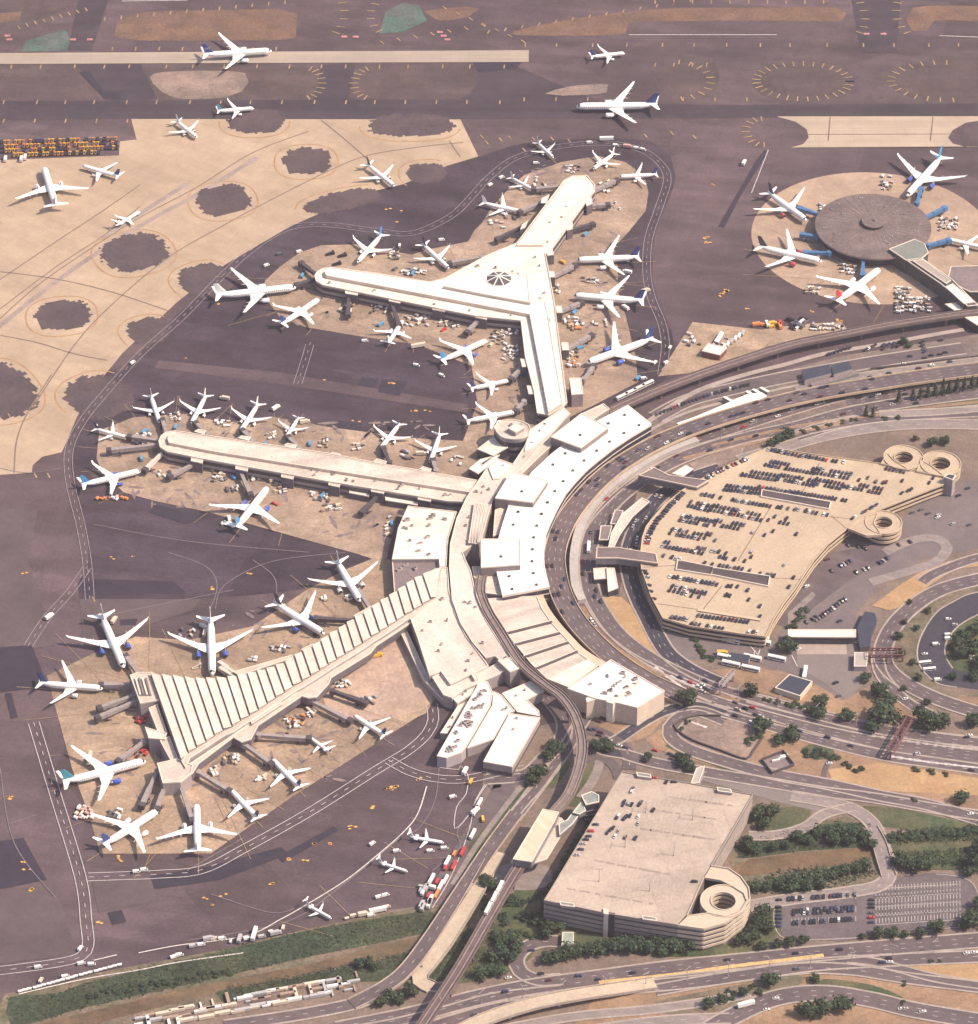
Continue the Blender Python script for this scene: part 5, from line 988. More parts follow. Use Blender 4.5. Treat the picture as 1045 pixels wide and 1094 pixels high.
def make_plane(kind):
    """prototype with its nose along +x, wheels on the ground"""
    W, N = kind == 'W', kind == 'N'
    L, R, zc = (64, 3.05, 5.4) if W else (39, 2.0, 3.9) if N else (30, 1.4, 2.7)
    h = L/2; o = bpy.data.objects.new('airliner', None); COL.objects.link(o); o.empty_display_size = 4
    fr = [(.5, .05, -.22), (.492, .28, -.18), (.478, .52, -.12), (.455, .76, -.05), (.42, .94, 0), (.38, 1, 0), (0, 1, 0), (-.22, 1, 0), (-.30, .93, .08), (-.38, .72, .26), (-.44, .48, .44), (-.485, .24, .60), (-.5, .08, .64)]
    mb = MB(); mb.tube([ringx(a*L, b*R, zc+c*R) for a, b, c in fr])
    n = len(mb.f)
    for i, f in enumerate(mb.f):
        zz = sum(mb.v[k][2] for k in f)/len(f); xx = sum(mb.v[k][0] for k in f)/len(f)
        if zz < zc-R*.62 and abs(xx) < L*.43: mb.m[i] = 1
        if L*.445 < xx < L*.478 and zc+R*.05 < zz < zc+R*.55: mb.m[i] = 2
    # belly fairing
    mb.tube([ringx(x*L, r*R, zc-.42*R, 12, 1.25) for x, r in ((.17, .2), (.13, .72), (.0, .84), (-.10, .72), (-.15, .2))], 1)
    f = child('fuselage', mb.mesh('fuselage', [PAINT, GREYP, GLASS], True), o)
    for s in (-1, 1):
        m2 = MB(); 
        k = int(L*.72/(1.6))
        for i in range(k):
            x = L*.40-i*1.6; 
            if x < -L*.30: break
            m2.box((x, s*R*.985, zc+R*.16), (.75, .16, .42))
        child('window_row', m2.mesh('window_row', [WINDOW]), o)
    if W: rle, rc, tle, tc, sp, dh, kk = 8.5, 13, -12.5, 2.4, 31, 4.2, .33
    elif N: rle, rc, tle, tc, sp, dh, kk = 5.2, 7.2, -5.2, 1.5, 17.4, 1.9, .33
    else: rle, rc, tle, tc, sp, dh, kk = 2.4, 4.6, -2.8, 1.1, 10.2, .9, .3
    zw = zc-R*.5
    for s in (-1, 1):
        mb = MB(); secs = []
        for t in (0, kk, .7, 1.0):
            y = sp*t; le = rle+(tle-rle)*t; te0 = rle-rc; te1 = tle-tc; te = te0+(te1-te0)*((t-kk)/(1-kk) if t > kk else 0)*1.0-(.6*rc*.12*min(t/kk, 1))
            if t > kk: te = (te0-.07*rc)+(te1-(te0-.07*rc))*(t-kk)/(1-kk)
            c = le-te; th = c*(.13 if t == 0 else .11); z_ = zw+dh*t**1.3
            prof = [(0, 0), (.12, .42), (.4, .52), (.75, .25), (1, 0), (.75, -.12), (.4, -.36), (.12, -.34)]
            secs.append([Vector((le-c*a, s*y, z_+th*b)) for a, b in prof])
        t = secs[-1]; tip = t[0]
        wl = [Vector((p.x-1.2*(1.2 if W else .7), s*(sp+(.9 if not W else 1.4)), p.z+(2.2 if N else 1.1 if W else 1.3))) for p in t]
        wl = [wl[0].lerp(q, .6) for q in wl]
        mb.tube(secs+[wl])
        for q in (.42, .62, .8):
            y = sp*q; x = rle-rc+(tle-tc-rle+rc)*q+.6; z_ = zw+dh*q**1.3-.25; mb.tube([[Vector((x+a, s*y+b*c_, z_-.15+b*s_)) for c_, s_ in ((1, 0), (0, 1), (-1, 0), (0, -1))] for a, b in ((2.2 if W else 1.1, .1), (.6, .45 if W else .28), (-1.6 if W else -1, .06))], 1)
        child('wing', mb.mesh('wing', [PAINT, GREYP], False), o)
    def engine(cx, cy, cz, l, r, pyl):
        mb = MB()
        mb.tube([[Vector((cx+x*l, cy+q*r*math.cos(a), cz+q*r*math.sin(a))) for a in [2*math.pi*i/16 for i in range(16)]] for x, q in ((.5, .86), (.47, .98), (.3, 1.05), (0, 1.02), (-.3, .86), (-.34, .66))], 0, False)
        mb.tube([[Vector((cx+x*l, cy+q*r*math.cos(a), cz+q*r*math.sin(a))) for a in [2*math.pi*i/16 for i in range(16)]] for x, q in ((.5, .86), (.36, .8))], 1)
        mb.tube([[Vector((cx+x*l, cy+q*r*math.cos(a), cz+q*r*math.sin(a))) for a in [2*math.pi*i/12 for i in range(12)]] for x, q in ((-.3, .62), (-.5, .36), (-.62, .05))], 2)
        if pyl: mb.beam((cx+l*.3, cy, cz+r+.3), (cx-l*.75, cy, cz+r+.9), r*.22, r*1.0, 2)
        else: mb.beam((cx+l*.2, cy, cz+.25), (cx+l*.2-.01, 0, cz+.25), l*.5, .4, 0)
        return child('engine', mb.mesh('engine', [PAINT, GLASS, METAL], True), o)
    for s in (-1, 1):
        if W: engine(5.4, s*10.2, 2.75, 7.2, 1.95, True)
        elif N: engine(3.4, s*5.6, 1.75, 4.4, 1.12, True)
        else: engine(-9.3, s*2.15, 3.6, 3.9, .78, False)
    def surf(name, secs, m): 
        mb = MB(); mb.tube(secs); return child(name, mb.mesh(name, m), o)
    def blade(le, te, y, z, th, axis='z'):
        c = le-te; prof = [(0, 0), (.2, .5), (.6, .4), (1, 0), (.6, -.4), (.2, -.5)]
        return [Vector((le-c*a, (y if axis == 'y' else 0)+(th*b if axis == 'z' else 0), z+(th*b if axis == 'y' else 0))) for a, b in prof]
    fh = 9.2 if W else 6.2 if N else 4.6
    surf('tail_fin', [blade(-h*.66, -h*.95, 0, zc+R*.75, .75 if W else .5), blade(-h*.70, -h*.955, 0, zc+R*.95, .75 if W else .5), blade(-h*.92 if kind != 'R' else -h*.90, -h*1.035, 0, zc+R+fh, .35)], [PAINT])
    ts, tz = (10.8, zc+R*.55) if W else (6.9, zc+R*.5) if N else (4.0, zc+R+fh)
    for s in (-1, 1):
        secs = [blade(-h*.80, -h*.985, s*.2, tz, .6, 'y'), blade(-h*.985 if kind != 'R' else -h*.97, -h*1.05, s*ts, tz+ts*.1, .2, 'y')]
        if kind == 'R': secs = [blade(-h*.88, -h*1.04, s*.1, tz, .35, 'y'), blade(-h*1.0, -h*1.07, s*ts, tz, .15, 'y')]
        surf('tailplane', secs, [PAINT])
    for gx, gy, r, nm in ((h*.76, 0, .5 if W else .35, 'nose_gear'), (-h*.03, R*.95, .65 if W else .5, 'main_gear'), (-h*.03, -R*.95, .65 if W else .5, 'main_gear')):
        mb = MB(); mb.box((gx, gy, r), (.35, .35, zc-R*.6-r))
        for ax in ((-.9, .9) if W and gy else (0,)):
            for s in (-.45, .45):
                mb.tube([[Vector((gx+ax+r*math.cos(a), gy+s+w_, r+r*math.sin(a))) for a in [2*math.pi*i/10 for i in range(10)]] for w_ in (-.2, .2)], 1)
        child(nm, mb.mesh(nm, [METAL, TYRE]), o)
    return o, L
PROTO = {}
def plane(kind, nx, ny, tx, ty, fin, label, eng='white', text=None, tint=None, group='airliners on the airfield'):
    if kind not in PROTO: o, L = make_plane(kind); PROTO[kind] = (o, L)
    else: o = dup(PROTO[kind][0]); L = PROTO[kind][1]
    zn, zt = {'W': (4.6, 7.4), 'N': (3.3, 5.2), 'R': (2.3, 3.6)}[kind]
    a, b = P(nx, ny, zn), P(tx, ty, zt); a.z = b.z = 0; d = a-b
    sc = d.length/L; sc = max(.72, min(1.28, sc))
    o.location = (a+b)/2+Vector((0, 0, .42)); o.rotation_euler = (0, 0, math.atan2(d.y, d.x)); o.scale = (sc, (1+sc)/2 if abs(sc-1) < .2 else sc, (1+sc)/2)
    tag(o, label, 'airliner', group)
    for c in o.children:
        nm = c.name.split('.')[0]
        m = FIN[fin] if nm == 'tail_fin' else ENG[eng] if nm == 'engine' else FIN[tint] if tint and nm == 'tailplane' else None
        if m: c.material_slots[0].link = 'OBJECT'; c.material_slots[0].material = m
    if text:
        cu = bpy.data.curves.new('lettering', 'FONT'); cu.body = text[0]; cu.size = text[1]; cu.extrude = .02; cu.align_x = 'CENTER'; cu.align_y = 'CENTER'
        for s in (-1, 1):
            to = bpy.data.objects.new('lettering', cu); COL.objects.link(to); dg = bpy.context.evaluated_depsgraph_get(); dg.update()
            me = bpy.data.meshes.new_from_object(to.evaluated_get(dg)); bpy.data.objects.remove(to)
            for v in me.vertices:
                x, q = v.co.x, v.co.y
                if text[2] == 'fin': v.co = Vector((-text[3]-s*0+(x if s < 0 else -x), s*.42, text[4]+q)) if s < 0 else Vector((-text[3]-x, .42, text[4]+q))
                else:
                    R_, zc_ = 3.05, 5.4; ang = rad(38)+q/R_; v.co = Vector(((x if s < 0 else -x)+text[3], s*(R_+.05)*math.cos(ang), zc_+(R_+.05)*math.sin(ang)))
            me.materials.clear(); me.materials.append(text[5]); me.update()
            child('lettering', me, o)
    return o
WT = mat('white_lettering', (.8, .78, .78), .5, 0); NT = mat('navy_lettering', (.06, .07, .25), .5, 0)
UN = ('UNITED', 3.0, 'body', 17, 0, NT)
PL = [('W', 290.5, 55, 217, 57.5, 'navy', 'white widebody with a navy lettered tail crossing the pale runway strip', 'white', ('SAS', 3.4, 'fin', 28, 12.6, WT)),
 ('N', 271.6, 116.3, 232, 117.8, 'teal', 'white jet with teal tail on the dark taxiway just below the runway'),
 ('N', 210.6, 147.5, 188.5, 128.5, 'white', 'plain white jet at the top edge of the pale apron, nose pointing down right'),
 ('N', 88, 178, 128, 188, 'navy', 'white jet with navy tail beside the row of yellow equipment'),
 ('W', 47, 180, 60, 220, 'white', 'all white widebody on the upper left apron below the yellow equipment'),
 ('W', -52, 206, -14, 223, 'white', 'white wing tip poking in at the left frame edge'),
 ('R', 150, 226.5, 123, 241.5, 'dark', 'small regional jet alone on the pale apron above an oblong island'),
 ('N', 421.5, 200, 392, 175, 'dark', 'white jet leaving the right end of the pale apron, tail dark'),
 ('N', 667.8, 57.3, 631, 59.8, 'navy', 'white narrowbody with navy tail on the taxiway at the top right of centre'),
 ('W', 615.6, 115, 702.5, 111.5, 'navy', 'longest white widebody facing left on the upper taxiway, tail navy'),
 ('N', 589.8, 167.5, 575.5, 152.5, 'white', 'small white jet on the ring road above the tip of the Y-shaped concourse'),
 ('N', 569, 203, 546.5, 189, 'white', 'white jet parked left of the tip of the Y-shaped concourse'),
 ('N', 633.7, 181, 656.5, 163, 'white', 'white jet nosing in at the very tip of the Y-shaped concourse'),
 ('N', 661.6, 189.5, 702, 185.5, 'navy', 'white jet with navy tail right of the tip of the Y-shaped concourse'),
 ('N', 557, 227, 515, 216, 'white', 'white jet left of the north arm, second below the tip'),
 ('W', 861.6, 236, 821, 204, 'dark', 'widebody with dark tail and red engines at the upper left of the round satellite', 'red'),
 ('W', 968.8, 210.5, 1006, 167, 'blue', 'widebody with blue tail and blue engines above the round satellite', 'blue', None, 'white'),
 ('W', 878.4, 280, 810, 262, 'dark', 'widebody with dark tail and red engines left of the round satellite', 'red'),
 ('W', 940.5, 288, 893, 322, 'red', 'white widebody with red striped tail below the round satellite'),
 ('N', 1011, 256.5, 1057, 265, 'white', 'white jet cut by the right frame edge beside the round satellite'),
 ('W', 316.3, 308, 230, 315, 'white', 'white widebody west of the rounded end of the Y-shaped concourse'),
 ('N', 341.4, 320.6, 300, 347, 'navy', 'white jet with navy tail below the widebody at the rounded concourse end'),
 ('N', 381.5, 281.5, 408, 250.5, 'blue', 'white jet with bright blue tail north of the west arm of the Y'),
 ('N', 479.7, 288, 451.5, 260.5, 'dark', 'white jet with dark tail tucked in the crook of the Y-shaped concourse'),
 ('N', 430.6, 343, 414.5, 366, 'white', 'small all white jet south of the west arm of the Y'),
 ('N', 526, 362.5, 466, 388, 'blue', 'white jet with bright blue tail south of the fork of the Y', 'blue'),
 ('N', 545, 407, 502.5, 414.5, 'navy', 'white jet left of the trunk of the Y, navy tail'),
 ('N', 552, 441, 498, 449.5, 'dark', 'white jet at the foot of the trunk beside the round tower'),
 ('W', 616, 278.5, 683, 273, 'navy', 'topmost of three widebodies right of the trunk of the Y, tail navy'),
 ('W', 612.5, 316.5, 688, 320, 'navy', 'middle of three widebodies right of the trunk of the Y'),
 ('W', 626.5, 389, 698, 360.5, 'navy', 'lowest of three widebodies right of the trunk of the Y, blue engines', 'blue'),
 ('N', 170.5, 452, 161, 422, 'white', 'white jet at the far west stand of the straight middle concourse, nose pointing down'),
 ('N', 204.5, 453.5, 220, 422, 'white', 'white jet second from the west above the straight middle concourse'),
 ('N', 256.6, 462.6, 276, 431, 'white', 'white jet third from the west above the straight middle concourse'),
 ('N', 305, 469, 319, 445, 'dark', 'white jet fourth from the west above the straight middle concourse'),
 ('N', 406.5, 480, 427, 452, 'dark', 'white jet above the middle concourse, right of the dark tarmac patch'),
 ('N', 459.7, 495, 470, 463, 'white', 'white jet above the east end of the middle concourse'),
 ('N', 135.6, 467.8, 101, 457, 'dark', 'small white jet west of the rounded end of the middle concourse'),
 ('N', 152, 504, 85.5, 518.5, 'blue', 'white jet with bright blue tail southwest of the middle concourse', 'blue'),
 ('W', 286.5, 521, 252, 563, 'blue', 'large white jet with bright blue tail south of the middle concourse', 'blue'),
 ('W', 385, 643, 360, 598, 'white', 'white widebody nearest the narrow end of the ribbed concourse'),
 ('W', 346.6, 678, 293.5, 642.5, 'dark', 'white widebody with dark tail above the middle of the ribbed concourse', 'blue'),
 ('W', 226.9, 721.8, 225, 659.5, 'white', 'white widebody facing straight down above the ribbed concourse, blue engines', 'blue'),
 ('W', 132.3, 714, 108.5, 656.5, 'white', 'white widebody with blue engines at the upper left corner of the ribbed concourse', 'blue'),
 ('W', 110, 736, 41, 728, 'navy', 'white jet facing right at the far left of the ribbed concourse'),
 ('W', 156, 814, 66.5, 834.5, 'teal', 'white widebody with teal tail and deep blue engines left of the ribbed concourse', 'blue', UN),
 ('W', 169, 866.5, 109.5, 901.5, 'navy', 'white jet with navy tail at the lower left stand of the ribbed concourse'),
 ('W', 210, 859.5, 211.3, 909, 'white', 'white jet facing straight up at the bottom of the ribbed concourse stands'),
 ('N', 245.5, 844, 276.5, 874.5, 'dark', 'white jet at the third stand below the ribbed concourse'),
 ('N', 290.5, 812, 321.5, 841.5, 'navy', 'white jet at the end of the lower fixed bridge of the ribbed concourse'),
 ('R', 329.8, 787.7, 354, 804, 'navy', 'small regional jet between two jets below the ribbed concourse'),
 ('N', 377.6, 765, 412.5, 785.5, 'navy', 'white jet nearest the service road bend below the ribbed concourse'),
 ('R', 474.5, 901, 437.5, 893.5, 'white', 'uppermost of three small T-tailed jets on the remote stand'),
 ('R', 435.7, 931.7, 404.5, 920.5, 'white', 'middle of three small T-tailed jets on the remote stand'),
 ('R', 354.3, 982, 327, 965.5, 'white', 'lowest of three small T-tailed jets on the remote stand')]
ld = MB()
for p_ in PL:
    o = plane(*p_); t = Vector((math.cos(o.rotation_euler.z), math.sin(o.rotation_euler.z), 0)); q = Vector((o.location.x, o.location.y, .6)); k = 33 if p_[0] == 'W' else 20; n_ = Vector((-t.y, t.x, 0))
    if p_[0] != 'R' and p_[2] > 150 and 'taxiway' not in p_[6] and 'pale apron' not in p_[6] and 'upper left' not in p_[6]: ribbon(ld, [q+t*k, q-t*k*1.25], .45); ribbon(ld, [q+t*k*.6-n_*4, q+t*k*.6+n_*4], .5)
    if p_[2] > 240: 
        for s in (-1, 1): ribbon(ld, [q+t*k*1.1+n_*s*k*.55, q-t*k*.9+n_*s*k*1.12], .35)
struct(ld.obj('stand_marking', mat('stand_yellow', (.36, .25, .15), .8, .3, .2)))
# ================================================================ jet bridges
JB = mat('bridge_grey', (.30, .255, .25), .7, .15, .3); JD = mat('bridge_dark', (.075, .062, .075), .7, .2, .3); JBL = mat('bridge_blue', (.07, .17, .34), .5, .2, .3); JW = mat('bridge_white', (.58, .50, .44), .7, .1, .3)
def jetbridge(ax, ay, bx, by, label, m=None, group='jet bridges'):
    m = m or JB; A_, B_ = P(ax, ay, 7.2), P(bx, by, 6.4); A_.z, B_.z = 7.2, 6.4; d = B_-A_; d.z = 0
    if d.length < 4: return
    e = d.normalized(); yw = math.atan2(e.y, e.x); M_ = A_.lerp(B_, .55)
    o = thing('jet_bridge', Vector((A_.x, A_.y, 0)), label, 'jet bridge', group)
    mb = MB(); mb.cyl((A_.x, A_.y, 3.6), 2.3, 3.9, 12); mb.cyl((A_.x, A_.y, 0), .8, 3.6, 8); mb.obj('rotunda', m, o)
    mb = MB(); mb.beam(A_, M_, 2.7, 2.9); mb.beam(M_-e*1+Vector((0, 0, .35)), B_+Vector((0, 0, .35)), 3.3, 3.4); mb.obj('tunnel', m, o)
    mb = MB(); mb.box((B_.x+e.x*1.4, B_.y+e.y*1.4, 2.9), (4.2, 4.6, 4.1), yw); mb.obj('cab', JD if m is not JBL else m, o)
    q = A_.lerp(B_, .82); mb = MB()
    for s in (-1.7, 1.7): mb.box((q.x-e.y*s, q.y+e.x*s, .9), (.5, .5, 3.6), yw)
    mb.box((q.x, q.y, .5), (1.2, 4.2, .6), yw)
    for s in (-1.6, 1.6): mb.box((q.x-e.y*s, q.y+e.x*s, 0), (1.1, .5, 1.1), yw, 1)
    mb.obj('wheel_frame', [JD, TYRE], o)
    mb = MB(); q = B_-e*3; mb.beam((q.x-e.y*2.6, q.y+e.x*2.6, 4), (q.x-e.y*2.6-e.x*6, q.y+e.x*2.6-e.y*6, .4), .9, .3); mb.obj('stair', JD, o)
y_ = 'jet bridge reaching from the {} to the jet beside it'
for q, t in (((338, 297, 319, 303), 'dark jet bridge at the rounded west end of the Y-shaped concourse'), ((338, 292, 323, 281), 'dark empty jet bridge angled up at the rounded end of the Y'), ((373, 314, 372, 334), 'dark empty jet bridge pointing down below the west arm of the Y'), ((418, 322, 426, 345), 'dark jet bridge meeting the small all white jet below the west arm'),
             ((510, 342, 500, 353), 'jet bridge below the fork of the Y reaching the blue tailed jet'), ((557, 392, 547, 403), 'short jet bridge left of the trunk reaching the navy tailed jet'), ((560, 428, 552, 437), 'short jet bridge at the foot of the trunk of the Y'),
             ((588, 296, 613, 283), 'jet bridge right of the trunk reaching the topmost widebody'), ((597, 332, 620, 323), 'jet bridge right of the trunk reaching the middle widebody'), ((606, 372, 631, 358), 'empty jet bridge right of the trunk between the middle and lowest widebodies'), ((624, 404, 634, 391), 'jet bridge at the lower right of the trunk reaching the lowest widebody'),
             ((602, 198, 572, 201), 'long jet bridge left of the concourse tip'), ((581, 214, 557, 225), 'jet bridge left of the north arm of the Y'), ((560, 240, 533, 254), 'empty dark jet bridge at the lower left of the north arm'), ((634, 203, 658, 192), 'jet bridge right of the concourse tip'), ((628, 219, 648, 218), 'empty jet bridge with a blue cab right of the north arm'), ((610, 245, 632, 239), 'empty dark jet bridge at the lower right of the north arm'), ((515, 274, 482, 280), 'long jet bridge in the crook of the Y'),
             ((222, 463, 210, 452), 'jet bridge at the second jet above the middle concourse'), ((270, 470, 260, 460), 'jet bridge at the third jet above the middle concourse'), ((320, 478, 309, 467), 'jet bridge at the fourth jet above the middle concourse'), ((416, 493, 410, 479), 'jet bridge at the jet right of the dark tarmac patch'), ((466, 502, 463, 492), 'jet bridge at the east end of the middle concourse'), ((178, 463, 174, 449), 'jet bridge at the far west jet above the middle concourse'),
             ((171, 470, 140, 466), 'upper long jet bridge at the rounded end of the middle concourse'), ((170, 474, 118, 480), 'lower long jet bridge at the rounded end of the middle concourse'), ((174, 482, 156, 500), 'pale jet bridge reaching the blue tailed jet southwest of the middle concourse'), ((208, 494, 183, 507), 'empty jet bridge below the west part of the middle concourse'), ((256, 501, 267, 526), 'jet bridge reaching the large blue tailed jet below the middle concourse'), ((405, 527, 388, 545), 'empty dark jet bridge below the east part of the middle concourse'),
             ((149, 721, 135, 701), 'jet bridge at the upper left corner of the ribbed concourse'), ((252, 719, 233, 706), 'upper of two parallel jet bridges at the straight down facing widebody'), ((250, 722, 234, 712), 'lower of two parallel jet bridges at the straight down facing widebody'), ((379, 662, 340, 660), 'long jet bridge reaching the dark tailed widebody above the ribbed concourse'), ((396, 650, 382, 628), 'jet bridge beside the widebody nearest the narrow ribbed end'),
             ((142, 730, 110, 731), 'jet bridge reaching the jet at the far left of the ribbed concourse'), ((143, 742, 108, 755), 'upper of two empty jet bridges left of the ribbed concourse'), ((145, 748, 106, 765), 'lower of two empty jet bridges left of the ribbed concourse'), ((154, 791, 128, 811), 'jet bridge reaching the teal tailed widebody'), ((168, 823, 152, 858), 'long jet bridge reaching the lower left navy tailed jet'), ((178, 833, 168, 862), 'short jet bridge at the bottom left node of the ribbed concourse'), ((192, 836, 205, 874), 'jet bridge reaching the straight up facing jet'),
             ((212, 824, 243, 843), 'fixed bridge reaching the third stand jet below the ribbed concourse'), ((262, 795, 288, 814), 'fixed bridge leading to the navy tailed jet below the gallery'), ((276, 784, 328, 788), 'long fixed bridge reaching the small regional jet'), ((327, 745, 372, 768), 'long fixed bridge reaching the jet near the service road bend'), ((355, 737, 388, 749), 'dark bridge below the gallery with no aircraft')):
    jetbridge(*q, t, JD if 'dark' in t else JW if 'pale' in t or 'parallel' in t else JB)
for q, t in (((878, 229, 856, 222), 'blue jet bridge at the upper left widebody of the round satellite'), ((874, 252, 859, 250), 'short dark blue jet bridge on the left rim of the round satellite'), ((886, 269, 862, 269), 'blue jet bridge at the left widebody of the round satellite'), ((922.5, 275, 922, 292), 'blue jet bridge pointing down from the satellite rim'), ((980, 216, 984, 202), 'blue jet bridge at the blue tailed widebody above the satellite'), ((985, 233, 1008, 222), 'empty bright blue jet bridge on the right of the satellite'), ((992, 261, 1012, 256), 'blue jet bridge at the jet cut by the right frame edge')):
    jetbridge(*q, t, JBL, 'blue jet bridges of the round satellite')
# ================================================================ vehicles
def paint(n, c): return mat('paint_'+n, c, .4, .05, .4, spec=.5)
PC = {'white': paint('white', (.75, .72, .70)), 'black': paint('black', (.028, .026, .034)), 'silver': paint('silver', (.42, .40, .41)), 'navy': paint('navy', (.035, .045, .10)), 'maroon': paint('maroon', (.13, .03, .04)), 'red': paint('red', (.50, .05, .05)),
      'grey': paint('grey', (.12, .11, .12)), 'yellow': paint('yellow', (.75, .42, .06)), 'orange': paint('orange', (.70, .25, .08)), 'blue': paint('blue', (.10, .30, .52)), 'cream': paint('cream', (.62, .52, .42)), 'green': paint('green', (.06, .14, .10)), 'pink': paint('pink', (.60, .34, .30)), 'tan': paint('tan', (.35, .25, .19))}
VG = mat('vehicle_glass', (.03, .03, .04), .2, .1, .5, spec=.5)
VM = {}
def wheels(mb, xs, w, r):
    for x in xs:
        for s in (-1, 1):
            mb.tube([[Vector((x+r*math.cos(a), s*w/2+t, r+r*math.sin(a))) for a in [math.pi*i/4 for i in range(8)]] for t in (-.13, .13)], 2)
def vmesh(k):
    if k in VM: return VM[k]
    mb = MB()
    def loft(secs, mi): mb.tube([[Vector((x, -w/2, z0)), Vector((x, w/2, z0)), Vector((x, w/2*.97, z1)), Vector((x, -w/2*.97, z1))] for x, w, z0, z1 in secs], mi)
    if k == 'car':
        loft([(2.35, 1.5, .4, .72), (2.1, 1.8, .3, .84), (.9, 1.85, .28, .95), (-1.6, 1.85, .28, .98), (-2.2, 1.75, .32, .92), (-2.35, 1.6, .42, .85)], 0)
        loft([(1.15, 1.6, .93, .95), (.35, 1.5, .93, 1.42), (-1.0, 1.5, .95, 1.44), (-1.85, 1.55, .95, .98)], 1); loft([(.3, 1.36, 1.40, 1.46), (-.95, 1.36, 1.42, 1.48)], 0); wheels(mb, (1.45, -1.4), 1.7, .33)
    elif k == 'suv':
        loft([(2.4, 1.7, .45, .95), (2.2, 1.9, .38, 1.08), (1.0, 1.95, .35, 1.15), (-2.2, 1.95, .35, 1.15), (-2.4, 1.85, .45, 1.1)], 0)
        loft([(1.3, 1.75, 1.1, 1.15), (.6, 1.65, 1.1, 1.72), (-1.9, 1.65, 1.1, 1.74), (-2.3, 1.75, 1.1, 1.2)], 1); loft([(.5, 1.5, 1.70, 1.78), (-1.85, 1.5, 1.72, 1.80)], 0); wheels(mb, (1.5, -1.45), 1.8, .38)
    elif k == 'van':
        loft([(2.7, 1.7, .45, 1.05), (2.4, 1.95, .4, 1.2), (1.6, 2.0, .4, 2.15), (-2.7, 2.0, .4, 2.25)], 0); loft([(2.42, 1.8, 1.2, 1.24), (1.72, 1.8, 1.22, 2.1), (1.5, 2.06, 1.3, 1.95), (.7, 2.06, 1.3, 1.95)], 1); wheels(mb, (1.7, -1.7), 1.85, .36)
    elif k == 'truck':
        loft([(4.2, 2.1, .5, 1.3), (3.9, 2.3, .5, 2.5), (2.5, 2.3, .5, 2.6)], 0); loft([(4.14, 2.0, 1.4, 2.2), (4.02, 2.0, 1.4, 2.3)], 1); loft([(2.2, 2.5, .9, 3.5), (-4.2, 2.5, .9, 3.5)], 0); loft([(2.5, 1.0, .5, .9), (-4.1, 1.0, .5, .9)], 1); wheels(mb, (3.2, -2.4, -3.3), 2.2, .5)
    elif k == 'trailer':
        loft([(6.2, 2.6, 1.1, 3.9), (-6.2, 2.6, 1.1, 3.9)], 0); loft([(6.0, 1.0, .6, 1.1), (-6.0, 1.0, .6, 1.1)], 1); wheels(mb, (-4.2, -5.4, 4.6), 2.3, .5)
    elif k == 'bus':
        loft([(6.0, 2.4, .5, 2.9), (5.8, 2.6, .4, 3.1), (-6.0, 2.6, .4, 3.1)], 0); loft([(5.5, 2.66, 1.3, 2.3), (-5.6, 2.66, 1.3, 2.3)], 1); loft([(3, 1.6, 3.1, 3.4), (-2, 1.6, 3.1, 3.4)], 0); wheels(mb, (3.8, -3.4), 2.4, .5)
    elif k == 'cart':
        loft([(1.6, 1.6, .45, .6), (-1.6, 1.6, .45, .6)], 1); loft([(1.5, 1.5, .6, 1.6), (-1.5, 1.5, .6, 1.6)], 0); mb.tube([[Vector((x, -.85, 1.6)), Vector((x, .85, 1.6)), Vector((x, 0, 2.0))] for x in (-1.6, 1.6)], 0); mb.beam((1.6, 0, .6), (2.7, 0, .5), .12, .1, 1); wheels(mb, (1.1, -1.1), 1.3, .25)
    elif k == 'tug':
        loft([(1.7, 1.5, .35, .9), (.4, 1.6, .3, 1.0), (-1.7, 1.6, .3, .95)], 0); loft([(.2, 1.4, 1.0, 1.7), (-1.0, 1.4, .95, 1.75)], 1); loft([(.2, 1.5, 1.75, 1.85), (-1.1, 1.5, 1.75, 1.85)], 0); wheels(mb, (1.1, -1.1), 1.5, .4)
    elif k == 'loader':
        loft([(4, 2.8, .7, 1.2), (-4, 2.8, .7, 1.2)], 0); loft([(3.8, 2.6, 2.2, 2.5), (.4, 2.6, 2.2, 2.5)], 0); mb.beam((.4, 0, 2.4), (-3.8, 0, 1.4), 2.2, .2, 0); loft([(3.6, .4, 1.2, 2.2), (3.2, .4, 1.2, 2.2)], 1); mb.box((2.6, 1.5, 1.2), (1.4, .9, 1.9), 0, 1); wheels(mb, (2.8, -2.8), 2.3, .45)
    elif k == 'dolly':
        loft([(1.7, 2.4, .4, .55), (-1.7, 2.4, .4, .55)], 1); mb.tube([[Vector((x, y, z)) for y, z in ((-1, .55), (1, .55), (1.0, 1.5), (.55, 2.1), (-1.0, 2.1))] for x in (-1.5, 1.5)], 0); wheels(mb, (1.2, -1.2), 1.9, .22)
    elif k == 'plow':
        loft([(3.4, 2.3, .6, 2.9), (1.6, 2.4, .6, 3.0)], 0); loft([(3.46, 2.1, 1.7, 2.6), (3.3, 2.34, 1.7, 2.7)], 1); loft([(1.4, 2.5, 1.0, 2.5), (-3.4, 2.6, 1.2, 2.7)], 0); loft([(1.2, 2.2, 2.5, 2.55), (-3.2, 2.3, 2.7, 2.75)], 1)
        mb.tube([[Vector((4.6+a, y*1.0, z)) for a, z in ((.3, .1), (-.1, .5), (.0, 1.2), (.4, 1.6), (.5, 1.55), (.15, 1.1), (.1, .55), (.45, .1))] for y in (-2.2, 2.2)], 0); mb.beam((4.4, 0, .9), (3.3, 0, .9), .5, .3, 1); wheels(mb, (2.3, -1.8, -2.9), 2.2, .55)
    elif k == 'stair':
